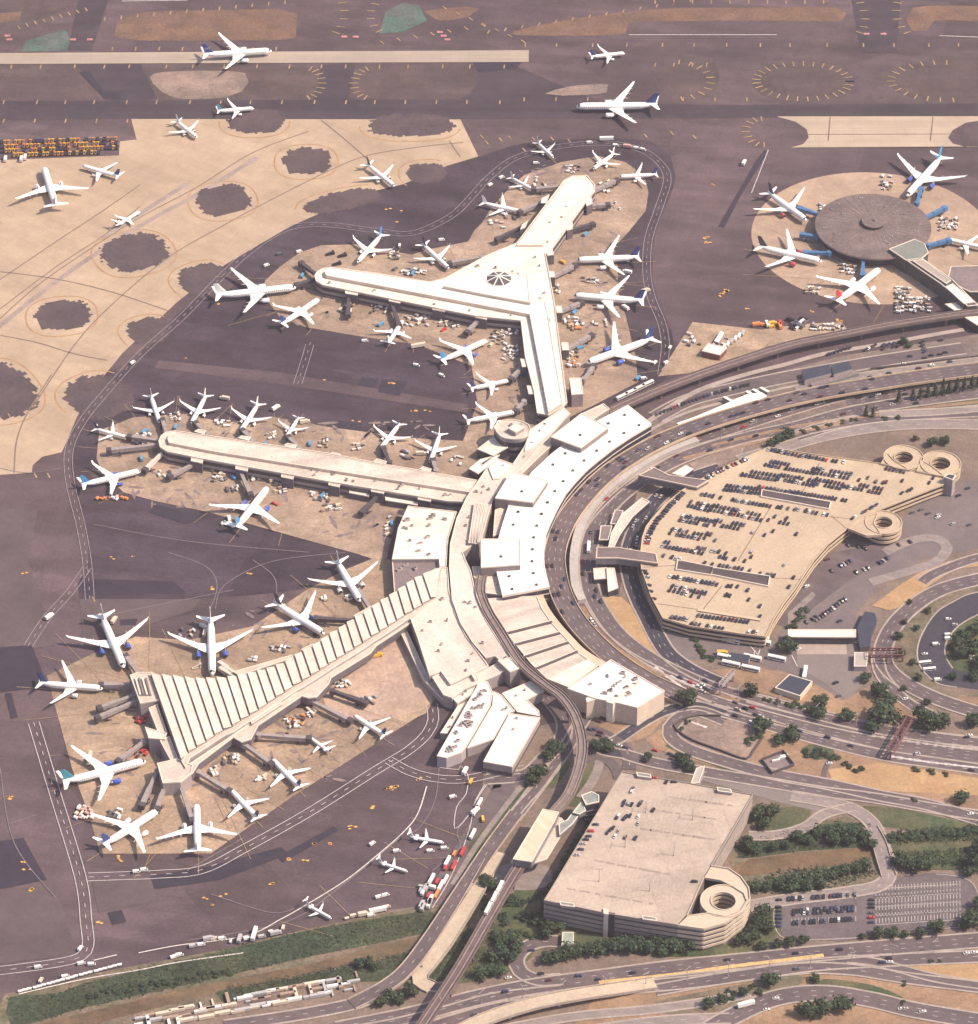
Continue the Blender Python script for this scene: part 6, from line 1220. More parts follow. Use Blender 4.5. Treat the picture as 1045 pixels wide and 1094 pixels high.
        mb.beam((-3, 0, .8), (2.6, 0, 3.6), 1.8, .3, 0); mb.box((3.3, 0, 3.3), (1.6, 2.0, .3)); mb.box((3.3, .95, 3.6), (1.6, .1, 1)); mb.box((3.3, -.95, 3.6), (1.6, .1, 1)); loft([(3.4, 2, .5, 1.0), (-3.4, 2, .5, 1.0)], 0); mb.box((2.5, 0, 1.0), (.4, 1.6, 2.3), 0, 1); wheels(mb, (2.4, -2.4), 1.8, .4)
    elif k == 'container':
        loft([(6, 2.5, .15, 2.8), (-6, 2.5, .15, 2.8)], 0); loft([(5.9, 2.0, 0, .15), (-5.9, 2.0, 0, .15)], 1)
        for i in range(9): mb.box((-5+i*1.2, 0, .3), (.25, 2.6, 2.3))
    VM[k] = mb.mesh(k, [PC['white'], VG, TYRE]); return VM[k]
NAMES = {'car': ('parked_car', 'car'), 'suv': ('parked_car', 'car'), 'van': ('service_van', 'van'), 'truck': ('box_truck', 'truck'), 'trailer': ('cargo_trailer', 'trailer'), 'bus': ('shuttle_bus', 'bus'), 'cart': ('baggage_cart', 'baggage cart'), 'tug': ('baggage_tractor', 'tractor'), 'loader': ('cargo_loader', 'loader'), 'dolly': ('container_dolly', 'dolly'), 'plow': ('snow_plow', 'plow truck'), 'stair': ('boarding_stairs', 'stairs'), 'container': ('shipping_container', 'container')}
COUNT = {}
def veh(k, x, y, yaw, col, label, group, z=.42, name=None, s=1.0, loc=None):
    if loc is None: loc = P(x, y, z)
    o = bpy.data.objects.new(name or NAMES[k][0], vmesh(k)); COL.objects.link(o); o.location = loc; o.rotation_euler = (0, 0, yaw); o.scale = (s, s, s)
    o.material_slots[0].link = 'OBJECT'; o.material_slots[0].material = PC[col]; COUNT[k] = COUNT.get(k, 0)+1
    return tag(o, label, NAMES[k][1], group)
def pyaw(x, y, dx, dy):
    a, b = P(x, y), P(x+dx, y+dy); return math.atan2(b.y-a.y, b.x-a.x)
# ---- cars: gather every place, build the nearest 300 as things, the far rest as one mass
CARS = []
CW = ['black']*40+['navy']*24+['grey']*14+['maroon']*7+['silver']*7+['white']*7+['red']*1
COLW = {'black': 'black', 'navy': 'dark blue', 'grey': 'dark grey', 'maroon': 'maroon', 'silver': 'silver', 'white': 'white', 'red': 'red', 'green': 'green'}
def car(x, y, yaw, where, z=.56, col=None, grp=None, k=None):
    c = col or random.choice(CW); CARS.append((y, x, yaw, c, where, z, grp or 'cars', k or random.choice(('car', 'car', 'suv'))))
YG = pyaw(800, 570, 34, -57)
def row(x0, y0, x1, y1, fill, where, double=0, z=11.05, yaw=None, step=2.75, grp='cars on the curved garage roof', off=(1.5, -3.6)):
    a, b = P(x0, y0, z), P(x1, y1, z); n = max(1, int((b-a).length/step)); yw = YG if yaw is None else yaw
    for d in range(double+1):
        gap = False
        for i in range(n+1):
            if random.random() < .12: gap = random.random() > fill
            if gap or random.random() > fill: continue
            q = a.lerp(b, i/n)+Vector((math.cos(yw), math.sin(yw), 0))*(d*5.6+random.uniform(-.3, .3))
            CARS.append((y0, None, yw+random.choice((0, math.pi))+random.uniform(-.03, .03), random.choice(CW), where, q, grp, random.choice(('car', 'car', 'suv'))))
R_ = 'in the {} row of the curved garage roof'
ROWS = [('topmost', [(821, 480.5, 858, 488, .95, 0), (858, 487, 883, 492, .9, 0), (886, 492, 929, 498.5, .45, 0), (947, 501, 966, 505, .7, 0)]), ('second', [(818, 497, 870, 506, .92, 1), (870, 505, 906, 511, .9, 1), (907, 511, 925, 515, .5, 1)]),
        ('third', [(793, 507.5, 829, 513, .95, 1), (832, 512, 870, 519, .92, 1), (870, 517, 898, 522, .9, 1), (902, 520, 940, 527, .62, 1)]), ('fourth', [(774, 523.5, 811, 527.5, .97, 1), (811, 521, 843, 526, .95, 0), (845, 526, 904, 535, .92, 0)]),
        ('fifth', [(750, 528.5, 770, 532, .95, 0), (777, 533, 783, 534, .8, 0), (786, 535, 823, 541.5, .92, 0), (831, 542, 857, 545.5, .9, 0), (861, 546.5, 884, 550.5, .7, 0)]), ('sixth', [(736, 540.5, 757, 546, .95, 1), (760, 545, 784, 550, .95, 1), (781, 549, 813, 556, .95, 1), (817, 555, 842, 560, .6, 1)]),
        ('seventh', [(727, 556, 760, 562, .95, 1), (764, 561, 789, 565, .8, 1), (792, 566, 817, 572, .5, 1), (826, 568, 842, 571, .6, 0)]), ('eighth', [(716, 570, 747, 576, .92, 1), (753, 575, 764, 578, .7, 1)]), ('ninth', [(708, 584, 742, 590, .96, 1), (743, 590, 773, 596, .75, 1), (776, 597, 800, 600, .25, 1)]),
        ('tenth', [(709, 594, 727, 598, .8, 0), (753, 602, 785, 607, .85, 0), (785, 607, 801, 610, .5, 0), (812, 613, 827, 615.5, .8, 0)]), ('eleventh', [(716, 616, 746, 622, .97, 0), (750, 622, 766, 625, .9, 0), (766, 625, 808, 630, .25, 0)]), ('twelfth', [(716, 631, 734, 635, .9, 1), (735, 636, 767, 642, .6, 1), (776, 636, 780, 637, .6, 0)]),
        ('thirteenth', [(724, 645, 749, 648.5, .5, 0)]), ('fourteenth', [(746, 658, 799, 665, .92, 0), (714, 659, 734, 662.5, .7, 0)]), ('bottom', [(739, 666.5, 768, 671.5, .95, 0), (772, 672, 817, 677, .35, 0)])]
for nm, segs in ROWS:
    for x0, y0, x1, y1, f, d in segs: row(x0, y0, x1, y1, f, R_.format(nm), d)
for i in range(1, 7): 
    arc = [(728, 526), (717, 536.5), (707, 548), (700, 556), (695, 564), (691, 572), (689.5, 580)]
    (x0, y0), (x1, y1) = arc[i-1], arc[i]; row(x0+2, y0+1, x1+2, y1+1, .95, 'along the left curved edge of the curved garage roof', 0, yaw=pyaw(x0, y0, x1-x0, y1-y0)+1.57)
for x0, y0, x1, y1 in ((753, 509.5, 770, 500.5), (772, 499.5, 796, 489)): row(x0+2, y0+1.5, x1+2, y1+1.5, .85, 'along the upper left curved edge of the curved garage roof', 0, yaw=pyaw(x0, y0, x1-x0, y1-y0)+1.57)
for x, y in ((688.5, 610.5), (691.5, 617), (693.5, 625.5), (695, 632), (698.5, 640), (690, 613), (838, 604), (848, 617.5), (843, 627.5), (812, 648), (812, 659), (800, 641), (777, 636), (785, 598), (803, 590), (799, 631), (788, 627), (997, 511), (993, 516), (851, 571), (947, 515.5), (944, 516), (936, 515), (964, 514)): car(x, y, YG+(1.57 if x < 700 else 0), 'standing apart from the rows on the curved garage roof', 11.05, None, 'cars on the curved garage roof')
for x0, y0, x1, y1 in ((954, 531.5, 983, 521), (911, 555, 936, 541)): row(x0, y0-1, x1, y1-1, .75, 'along the right edge of the curved garage roof', 0, yaw=YG-.2)
# lower garage roof
YL = pyaw(640, 900, 40, -72)
for x, y, c in ((712, 836, 'black'), (676, 843, 'grey'), (675, 846, 'white'), (667, 857, 'black'), (666, 860, 'navy'), (672, 859, 'silver'), (675, 860, 'black'), (683, 860, 'black'), (685, 858, 'grey'), (698, 866, 'black'), (659, 874, 'black'), (661, 872, 'white'), (667, 875, 'navy'), (669, 873, 'black'), (673, 872, 'black'), (682, 873, 'white'), (682, 880, 'silver'), (652, 887, 'black'), (649, 890, 'navy'), (655, 885, 'black'), (657, 894, 'white'), (661, 888, 'silver'), (668, 895, 'maroon'), (679, 896, 'black')): car(x, y, YL, 'on the nearly empty lower garage roof', 21.05, c, 'cars on the lower garage roof')
for x, y, c in ((633, 881.5, 'navy'), (628, 888.5, 'red'), (625.5, 894, 'navy'), (622.5, 897.5, 'black'), (619.5, 902, 'silver'), (617, 908, 'navy'), (613, 914, 'silver'), (742, 942.5, 'black'), (699, 831.5, 'red'), (699.5, 832, 'red')[:0] or (720, 836, 'black')): car(x+(3.5 if x < 640 else 0), y, 0, 'along the left edge of the lower garage roof' if x < 640 else 'alone on the lower garage roof', 21.05, c, 'cars on the lower garage roof')
# car park by the canal
for y0, xs, f in ((961, (843, 917), .55), (974, (848, 917), .85), (976.5, (848, 917), .6), (986.5, (848, 917), .8)):
    for i in range(int((xs[1]-xs[0])/3.7)):
        if random.random() < f: car(xs[0]+i*3.7, y0-i*.25, rad(84), 'in the surface car park beside the canal', .5, None, 'cars in the surface car park')
for y_ in (962, 966, 970, 974, 978, 982, 986, 990): 
    if random.random() < .8: car(832+random.uniform(-.5, .5), y_, .1, 'along the left kerb of the surface car park', .42, None, 'cars in the surface car park')
for y_ in (962, 966, 970, 976, 981, 986): car(931, y_, .05, 'beside the empty bays of the surface car park', .42, None, 'cars in the surface car park')
# staff parking by the toll canopy and inner ring
for x0, y0, x1, y1, f in ((872, 663, 890, 650, .9), (890, 649, 903, 641, .9), (885, 612, 912, 598, .75), (915, 612, 932, 606, .7), (940, 602, 948, 597, .8), (858, 667, 872, 660, .7), (906, 583, 922, 585, .95), (925, 587, 952, 583, .5), (960, 582, 980, 577, .2), (975, 548, 985, 544, .2)):
    row(x0, y0, x1, y1, f, 'parked along the service loop right of the curved garage', 0, .44, pyaw(x0, y0, 1, .9), 3.2, 'cars in the service loop')
for x, y, c in ((873, 603, 'maroon'), (884, 598, 'maroon'), (862, 627, 'white'), (1002, 553, 'white'), (1002.5, 551, 'silver'), (1018, 560, 'silver'), (1036, 561, 'grey'), (896, 744, 'grey'), (893, 730, 'black'), (897, 664, 'black'), (853, 694, 'white'), (917, 686, 'white'), (975, 548, 'grey'), (992, 549, 'grey'), (984, 545, 'grey'), (1024, 530, 'black'), (1034, 522, 'navy')): car(x, y, .5, 'standing on the open paving between garage and ring road', .44, c, 'cars on the open paving')
for x, y, c, k in ((1013, 662, 'white', 'car'), (1020, 668, 'silver', 'car'), (1013, 679, 'white', 'van'), (1013, 683, 'white', 'van'), (1000, 689, 'white', 'van'), (988, 699, 'white', 'car'), (1038, 702, 'white', 'car'), (1039, 706, 'silver', 'car'), (1002, 727, 'white', 'van')): 
    if k == 'car': car(x, y, .1, 'in the dark parking loop at the right edge', .35, c, 'cars in the dark loop')
    else: veh('van', x, y, .1, c, 'white van parked on the dark loop at the right edge', 'vans in the dark loop', .45)
for x, y in ((988, 709), (993, 716)): veh('bus', x, y, .15, 'white', 'white shuttle parked at the kerb of the dark parking loop', 'vans in the dark loop', .35, s=.8)
# moving traffic
def traffic(line, n, where, wd, cols=None, grp='moving cars', t0=.02, t1=.98, z=.0):
    for i in range(n):
        k = int(len(line)*random.uniform(t0, t1)); k = max(1, min(len(line)-2, k)); t = line[k+1]-line[k-1]; yw = math.atan2(t.y, t.x)
        q = line[k]+Vector((-t.y, t.x, 0)).normalized()*random.choice((-.38, -.13, .13, .38))*wd+Vector((0, 0, .2+z))
        CARS.append((800, None, yw, random.choice(cols or CW), where, q, grp, random.choice(('car', 'suv'))))
traffic(px_line(A1), 46, 'on the departures deck by the white head house', 15, None, 'cars on the departures deck', .2, .8)
traffic(LA, 60, 'on the curved lower frontage road', 13, ['black', 'white', 'silver', 'white', 'navy', 'grey', 'red'], 'cars on the frontage road', .1, .75)
traffic(LB, 26, 'on the curved inner frontage road', 10, None, 'cars on the inner frontage road', .1, .7)
for pl, n, w_ in ((H1, 6, 'on the upper lanes of the bottom highway'), (H2, 6, 'on the lower lanes of the bottom highway'), ([(760, 757), (860, 786), (1000, 815), (1045, 822)], 6, 'on the outbound highway'), ([(905, 430), (960, 421), (1020, 412), (1045, 408)], 8, 'on the upper right highway'), ([(850, 416), (960, 397), (1045, 386)], 6, 'on the outer lanes of the upper right highway')): traffic(px_line(pl), n, w_, 7, None, 'cars on the highways', .05, .95, .44)
traffic(px_line([(708, 528), (690, 548), (678, 570), (674, 600)]), 12, 'on the dark lane beside the curved garage', 8, ['white', 'silver', 'black'], 'cars on the garage lane', 0, 1, .4)
for x, y, c in ((451, 1034, 'navy'), (568, 1016, 'navy'), (578, 1041, 'black'), (543, 1045, 'white'), (860, 1076, 'white'), (819, 1079, 'white'), (963, 1078, 'white'), (967, 1078, 'silver'), (986, 1081, 'white'), (829, 1067, 'white'), (850, 1019, 'black'), (1033, 1019, 'white'), (1041, 1018, 'white'), (777, 1026, 'black'), (1037, 870, 'white'), (1036, 786, 'white'), (980, 806, 'silver'), (967, 747, 'white'), (1033, 788, 'black'), (886, 816, 'white')): car(x, y, pyaw(x, y, 1, -.15), 'alone on the roads of the lower right', .44, c, 'cars on the lower roads')
for i in range(26): car(702+i*3.9, 440-i*1.25+.018*(i-13)**2, rad(80), 'in the curved row of cars beside the long white canopy', .44, None, 'cars by the canopy')
for x0, y0, x1, y1 in ((885, 379, 908, 372), (922, 376, 935, 369), (944, 369, 960, 366), (944, 373, 960, 370), (985, 366, 988, 376)): row(x0, y0, x1, y1, .9, 'in the sunlit lot below the guideway', 0, .44, rad(50), 3.4, 'cars below the guideway')
for x, y in ((995, 380), (1004, 379), (988, 383), (972, 381), (965, 389), (950, 399), (941, 394), (1010, 377), (1005, 364)): car(x, y, .2, 'on the lanes below the guideway at upper right', .44, None, 'cars below the guideway')
for x, y in ((651, 791), (656, 796), (662, 797), (668, 799), (640, 786), (648, 794), (635, 780), (642, 783), (621, 775), (630, 780), (700, 802), (716, 806), (720, 808), (724, 809), (640, 771), (644, 768)): car(x, y, rad(-20), 'near the cream office block and forecourt', .44, None, 'cars by the office block')
for i in range(9): car(556+i*1.8, 795-i*3.2, .4, 'in the sloped row beside the cream warehouse roof', .44, None, 'cars by the warehouse')
def ypx(c):
    return c[0] if c[1] is not None else None
full = []
for c in CARS:
    loc = P(c[1], c[0], c[5]) if c[1] is not None else c[5]
    full.append(((loc-CAM).length, loc, c))
full.sort(key=lambda q: q[0])
for d_, loc, c in full[:300]:
    veh(c[7], 0, 0, c[2], c[3], f'{COLW[c[3]]} car {c[4]}', c[6], loc=loc, name='parked_car' if 'on the ' not in c[4] or 'roof' in c[4] else 'passenger_car')
mb = MB(); slots = []
for d_, loc, c in full[300:]:
    me = vmesh(c[7]); ca, sa = math.cos(c[2]), math.sin(c[2])
    if c[3] not in slots: slots.append(c[3])
    k = len(mb.v); mb.v += [(v.co.x*ca-v.co.y*sa+loc.x, v.co.x*sa+v.co.y*ca+loc.y, v.co.z+loc.z) for v in me.vertices]
    for p in me.polygons: mb.f.append(tuple(i+k for i in p.vertices)); mb.m.append(2+slots.index(c[3]) if p.material_index == 0 else p.material_index-1)
if mb.f: tag(stuff(mb.obj('distant_cars', [VG, TYRE]+[PC[s] for s in slots])), 'distant small cars on the far rows of the curved garage and upper roads', 'cars')
# ---- ground service vehicles, in the clusters the stands show
def cluster(x, y, n, sx, sy, where, kinds=('cart', 'cart', 'cart', 'tug', 'dolly', 'van', 'dolly'), cols=('white', 'white', 'white', 'cream', 'silver', 'grey', 'tan'), yaw=None):
    g = 'ground vehicles '+where; pts = []; base = random.uniform(0, 3.14) if yaw is None else yaw
    n = int(n*1.35)
    for i in range(n*6):
        if len(pts) >= n: break
        q = (x+random.uniform(-sx, sx), y+random.uniform(-sy, sy))
        if all(abs(q[0]-p[0]) > 3.2 or abs(q[1]-p[1]) > 2.2 for p in pts): pts.append(q)
    for q in pts:
        k = random.choice(kinds); c = random.choice(cols); 
        veh(k, q[0], q[1], base+random.choice((0, 0, .1, 1.57)), c, f'small {COLW.get(c, c)} {NAMES[k][1]} {where}', g)
for a_ in [(375, 323, 7, 6, 5, 'below the west arm near the rounded end'), (369, 332, 5, 6, 3, 'on the stand below the west arm'), (405, 330, 6, 9, 6, 'below the middle of the west arm'), (447, 343, 12, 14, 6, 'between the small all white jet and the west arm'), (480, 345, 10, 10, 5, 'below the fork end of the west arm'), (532, 362, 12, 9, 8, 'left of the trunk of the Y'), (545, 378, 12, 8, 7, 'close to the left wall of the trunk'), (548, 352, 6, 5, 6, 'in the inner corner below the fork'),
           (596, 309, 4, 3, 5, 'at the right wall below the fork'), (630, 300, 6, 8, 3, 'between the topmost and middle widebodies'), (613, 343, 8, 10, 5, 'between the middle widebody and the trunk'), (612, 384, 9, 6, 8, 'near the lower right wall of the trunk'), (640, 345, 4, 8, 4, 'behind the middle widebody'), (420, 274, 6, 6, 4, 'right of the blue tailed jet north of the arm'), (445, 291, 8, 12, 3, 'along the north wall of the west arm'), (430, 290, 4, 8, 4, 'beside the north side shed'), (610, 181, 6, 5, 4, 'at the tip of the Y-shaped concourse'), (648, 200, 6, 8, 6, 'right of the concourse tip'), (652, 222, 4, 10, 5, 'on the stand right of the north arm'), (575, 195, 4, 8, 5, 'left of the concourse tip'), (545, 230, 5, 6, 4, 'left of the north arm'), (530, 240, 4, 8, 4, 'on the lower left stand of the north arm'),
           (150, 470, 7, 10, 6, 'west of the rounded middle concourse end'), (188, 446, 6, 6, 4, 'between the two westmost upper jets'), (238, 452, 7, 8, 4, 'between the second and third upper jets'), (290, 466, 5, 5, 4, 'between the third and fourth upper jets'), (345, 474, 6, 6, 5, 'on the upper stand left of the dark patch'), (382, 478, 6, 6, 4, 'on the upper stand below the dark patch'), (436, 487, 5, 6, 4, 'between the two eastmost upper jets'), (488, 492, 4, 6, 5, 'by the east end of the upper stands'), (234, 509, 16, 7, 6, 'in the white block of carts below the middle concourse'), (278, 511, 14, 9, 3, 'in the slanted row of carts under the middle concourse'), (248, 523, 6, 7, 3, 'beside the orange carts below the middle concourse'), (300, 522, 6, 7, 5, 'right of the large blue tailed jet'), (343, 533, 8, 10, 6, 'on the stand below the middle concourse'), (356, 543, 10, 10, 3, 'in the row at the centre of the lower stand'), (380, 524, 10, 14, 2.5, 'along the lower wall of the middle concourse'), (175, 508, 5, 8, 4, 'below the rounded end of the middle concourse'), (415, 560, 4, 3, 14, 'in the shade beside the cream annex'), (240, 560, 4, 6, 2, 'behind the large blue tailed jet'),
           (122, 870, 7, 6, 4, 'by the lower left navy tailed jet'), (228, 824, 6, 5, 4, 'inside the gallery nook'), (247, 812, 10, 8, 5, 'on the stand below the gallery node'), (280, 832, 6, 6, 3, 'between two jets below the gallery'), (312, 772, 8, 9, 6, 'in the fenced nook below the gallery'), (333, 762, 5, 4, 4, 'beside the long fixed bridge'), (366, 731, 8, 8, 4, 'under the gallery edge'), (392, 748, 6, 9, 6, 'on the stained stand near the dark bridge'), (300, 694, 7, 9, 3, 'above the ribbed roof between widebodies'), (270, 705, 4, 4, 3, 'above the ribbed roof by the lounge'), (375, 640, 4, 5, 4, 'beside the widebody near the narrow end'), (200, 676, 4, 8, 4, 'at the tail of the straight down facing widebody'), (345, 640, 3, 3, 2, 'right of the dark tailed widebody'),
           (906, 288, 12, 8, 5, 'below left of the round satellite'), (965, 312, 10, 8, 5, 'right of the red tailed widebody'), (948, 196, 8, 6, 8, 'above the round satellite'), (1012, 240, 14, 10, 6, 'right of the round satellite'), (878, 222, 4, 5, 4, 'beside the upper left satellite bridge'), (868, 312, 6, 8, 5, 'at the tail of the red tailed widebody'), (975, 326, 34, 18, 8, 'in the dense white cluster under the dark link corridor'),
           (770, 365, 8, 10, 8, 'around the cream roofed shed'), (740, 365, 5, 8, 8, 'on the tan apron left of the cream shed'), (885, 350, 18, 18, 3, 'in the white row behind the guideway')]:
    cluster(*a_)
RC = dict(kinds=('cart', 'dolly', 'dolly', 'tug'), cols=('red', 'red', 'maroon', 'red'))
cluster(148, 802, 9, 10, 7, 'beside the teal tailed widebody bridge', **RC); cluster(150, 770, 6, 5, 3, 'beside the west annex wall', **RC); cluster(276, 808, 3, 3, 2, 'on the stand by the small regional jet', **RC); cluster(315, 770, 9, 9, 5, 'in the fenced nook', kinds=('dolly', 'cart'), cols=('orange', 'maroon', 'tan'))
cluster(90, 869, 14, 10, 6, 'in the pale pink group left of the ribbed stands', kinds=('dolly', 'cart', 'dolly'), cols=('pink', 'pink', 'cream', 'white'))
cluster(614, 350, 6, 6, 3, 'near the trunk', kinds=('dolly', 'dolly'), cols=('orange', 'tan', 'orange')); cluster(612, 388, 5, 4, 4, 'at the trunk foot', kinds=('dolly',), cols=('orange', 'tan'))
cluster(820, 348, 9, 14, 1.8, 'in the coloured row by the shed', kinds=('truck', 'van', 'truck'), cols=('red', 'orange', 'orange', 'yellow', 'white')); cluster(852, 347, 12, 8, 5, 'in the dark group behind the guideway', kinds=('truck', 'van', 'car'), cols=('black', 'grey', 'white', 'black'))
cluster(120, 533, 7, 16, 1.5, 'by the blue tailed jet southwest of the middle concourse', kinds=('dolly', 'cart'), cols=('white', 'orange', 'pink'))
cluster(455, 960, 8, 6, 12, 'on the works road by the red trucks', kinds=('van', 'truck'), cols=('white', 'silver'))
for i in range(8): veh('trailer' if i % 2 else 'truck', 458+i*4.6+(i % 2)*4, 958-i*7.5+(i % 2)*6, pyaw(470, 940, 22, -40), ('red', 'orange', 'red', 'white', 'red')[i % 5], f'{("bright red", "orange", "bright red", "white", "bright red")[i % 5]} {"cargo trailer" if i % 2 else "box truck"} in the slanted row beside the ramp road', 'red trucks by the ramp road', s=.72)
for x, y in ((453, 953), (461, 941), (478, 922), (471, 948), (505, 893), (508, 868), (512, 860)): veh('trailer', x, y, pyaw(470, 940, 22, -40), 'white', 'white cargo trailer in the slanted row left of the red trucks', 'white trailers by the ramp road', s=.8)
for x, y in ((814, 683), (836, 687.5), (806, 704.5), (832, 705), (862, 720.5), (783, 686), (783, 711), (804, 716), (778, 704)): veh('bus', x-22 if x > 830 and y < 700 else x-2, y, pyaw(x, y, 10, 2.2) if x != 862 else rad(80), 'white', 'white shuttle bus at the stands below the curved garage', 'shuttle buses below the curved garage', .35, s=1.15)
veh('truck', 772, 699, 0, 'yellow', 'small yellow truck among the buses below the curved garage', 'shuttle buses below the curved garage', .45)
building('bus_canopy', 'navy roofed bus stand canopy among the parked shuttle buses', 'canopy', [(780, 697), (802, 700), (800, 706), (777, 703)], 4, MATS['navy_panel'], WALLG, 0)
# snow equipment, upper left
for r_ in range(4):
    for i in range(32):
        x, y = 1+i*3.95+r_*.8, 153.2+r_*4.6-i*.12
        if r_ == 3 and i > 26 or random.random() < .1 or (r_ == 3 and i < 2): continue
        c = random.choice(('yellow', 'yellow', 'orange', 'yellow', 'black', 'navy')) if i < 12 or r_ in (1, 2) else random.choice(('yellow', 'black', 'navy', 'tan', 'orange'))
        veh('plow', x, y, rad(90), c, f'{ {"yellow": "yellow", "orange": "orange", "black": "black", "navy": "dark blue", "tan": "tan"}[c] } plow truck in the {("top", "second", "third", "bottom")[r_]} row beside the pale apron', 'plow trucks in rows at the upper left', s=.74)
for x, y in ((6, 171), (23, 171), (27, 169)): veh('truck', x, y, rad(90), 'white', 'white truck at the bottom of the yellow plow rows', 'white trucks by the plow rows')
# vehicles on the ring and service roads
RV = [('trailer', 648, 150, .05, 'white'), ('van', 630, 153, .1, 'white'), ('van', 658, 156, -.1, 'white'), ('van', 680, 159, -.3, 'white'), ('van', 687, 160.5, -.4, 'white'), ('truck', 671, 158, -.2, 'pink'), ('van', 573, 175, .1, 'white'), ('van', 536, 190, .7, 'white'), ('van', 524, 198, .8, 'white'), ('van', 320, 269.5, .4, 'white'), ('van', 285, 284, .6, 'white'), ('van', 299, 272, .3, 'grey'), ('van', 142, 388, .9, 'white'), ('van', 427, 263, 1.5, 'white'), ('van', 472, 257, .2, 'white'), ('truck', 53, 660, .9, 'white'), ('van', 86, 1014, 1.1, 'white'), ('van', 41, 1034, .2, 'white'), ('van', 70, 1044, .3, 'white'), ('van', 44, 1048, 1.2, 'cream'), ('van', 87, 1030, .3, 'white'), ('van', 98, 1031, .1, 'white'), ('van', 186, 1023, .5, 'white'), ('van', 192, 1021, .2, 'white'), ('truck', 795, 175, 1.2, 'white'), ('van', 146, 932, .2, 'white'), ('van', 154, 930, .2, 'white'), ('truck', 497, 825, 1.2, 'white'), ('van', 700, 388, .9, 'white'), ('van', 688, 405, .2, 'white'), ('van', 716, 372, 1.2, 'white'), ('van', 712, 388, .8, 'white'), ('trailer', 96, 812, 1.5, 'cream'), ('van', 445, 391, -.3, 'white'), ('van', 472, 402, -.6, 'white'), ('trailer', 447, 371, .3, 'cream'), ('van', 390, 365, .1, 'white'), ('van', 484, 852, .4, 'white'), ('truck', 508, 868, .9, 'white'), ('van', 424, 910, .2, 'white'), ('van', 460, 910, .1, 'white'), ('van', 475, 907, .1, 'white'), ('van', 398, 902, .8, 'white'), ('van', 405, 959, .4, 'white'), ('van', 412, 957, .4, 'white')]
for k, x, y, w_, c in RV: veh(k, x, y, w_, c, f'{c if c != "pink" else "pale pink"} {NAMES[k][1]} on the service road or open apron', 'vehicles on the service roads')
for x, y, c in ((323, 295.5, 'blue'), (441, 293, 'blue'), (614, 334.5, 'blue'), (620, 372.5, 'blue'), (626, 251, 'blue'), (284, 476, 'blue'), (331, 475, 'blue'), (249, 511, 'blue'), (345, 530.5, 'blue'), (418.5, 560, 'blue'), (188, 457.5, 'blue'), (407, 347.5, 'blue'), (682, 405, 'blue'), (155, 462, 'blue'), (151, 491, 'blue'), (555, 402, 'blue')): veh('truck', x, y, random.uniform(0, 3), c, 'bright blue service truck parked on the concrete stands', 'blue service trucks', s=.8)
for x, y, c in ((374, 320, 'red'), (474, 353, 'red'), (294, 539, 'red'), (601, 281, 'yellow'), (402, 702, 'yellow'), (405, 700, 'yellow'), (516, 876, 'yellow'), (503, 836, 'yellow')): veh('truck' if c == 'yellow' else 'loader', x, y, random.uniform(0, 3), c, f'{c} service truck standing out beside the concourses' if c == 'yellow' else 'red loader standing out beside the concourses', 'bright coloured service trucks', s=.75)
for x, y in ((360, 283), (353, 272), (366, 274)): veh('loader', x, y, .3, 'black', 'dark loader parked near the rounded end of the Y', 'dark loaders')
for x, y in ((293, 514), (245, 556), (246, 562), (109, 661), (122, 664), (218, 671), (219, 678), (300, 650), (690, 312), (668, 330), (672, 278), (670, 292), (326, 452), (295, 437), (450, 486), (240, 427), (288, 480)): veh('truck', x, y, random.uniform(0, 3), random.choice(('cream', 'white')), 'white catering truck beside a parked jet', 'catering trucks')
for x, y in ((210, 714), (338, 690), (295, 714)): veh('stair', x, y, .3, 'cream', 'mobile boarding stairs standing above the ribbed roof', 'boarding stairs')
# lower left line of trailers and barrier vehicles
for i in range(26):
    x = 205+i*8.3; y = 1012-i*1.55; k = random.choice(('container', 'van', 'truck', 'trailer', 'van', 'cart'))
    if 312 < x < 366: continue
    veh(k, x+random.uniform(-2, 2), y+random.uniform(-6, 4), random.choice((.25, 1.4, .3)), random.choice(('white', 'cream', 'white', 'silver')), f'pale {NAMES[k][1]} in the line along the apron edge above the canal', 'pale vehicles along the apron edge')
for i in range(22): veh('cart', 22+i*5+random.uniform(-1, 1), 1060-i*1.35, .2, 'white', 'white barrel like cart in the thin line at the lower left apron edge', 'barrier carts at the lower left')
for i in range(30):
    for r_ in range(3):
        if random.random() < .2: continue
        x = 150+i*7.9; y = 1088-i*1.55+r_*6.5
        veh('container', x+random.uniform(-2, 2), y+random.uniform(-1, 1), rad(14)+random.choice((0, 0, 0, 1.57)), random.choice(('white', 'cream', 'silver', 'cream', 'tan')), 'pale container in the long storage strip below the canal', 'containers below the canal', s=random.choice((.5, .75, .9)))
veh('bus', 522, 972, pyaw(522, 972, -15, 30), 'white', 'white people mover car riding the reddish guideway', 'people mover cars', 12.8, name='people_mover_car'); veh('bus', 528, 961, pyaw(522, 972, -15, 30), 'white', 'white people mover car riding the reddish guideway', 'people mover cars', 12.8, name='people_mover_car'); veh('bus', 534, 950, pyaw(522, 972, -15, 30), 'white', 'white people mover car riding the reddish guideway', 'people mover cars', 12.8, name='people_mover_car')
for x, y in ((829, 813), (836, 810), (838, 808)): veh('container', x, y, .3, 'white', 'white tank container inside the dark walled compound', 'containers in the compound', .6, s=.5)
veh('trailer', 950, 412, .12, 'white', 'long white trailer truck on the upper right highway', 'trucks on the highways', .3); veh('trailer', 797, 1075, .35, 'white', 'long white trailer truck on the bottom right slip road', 'trucks on the highways', .3)
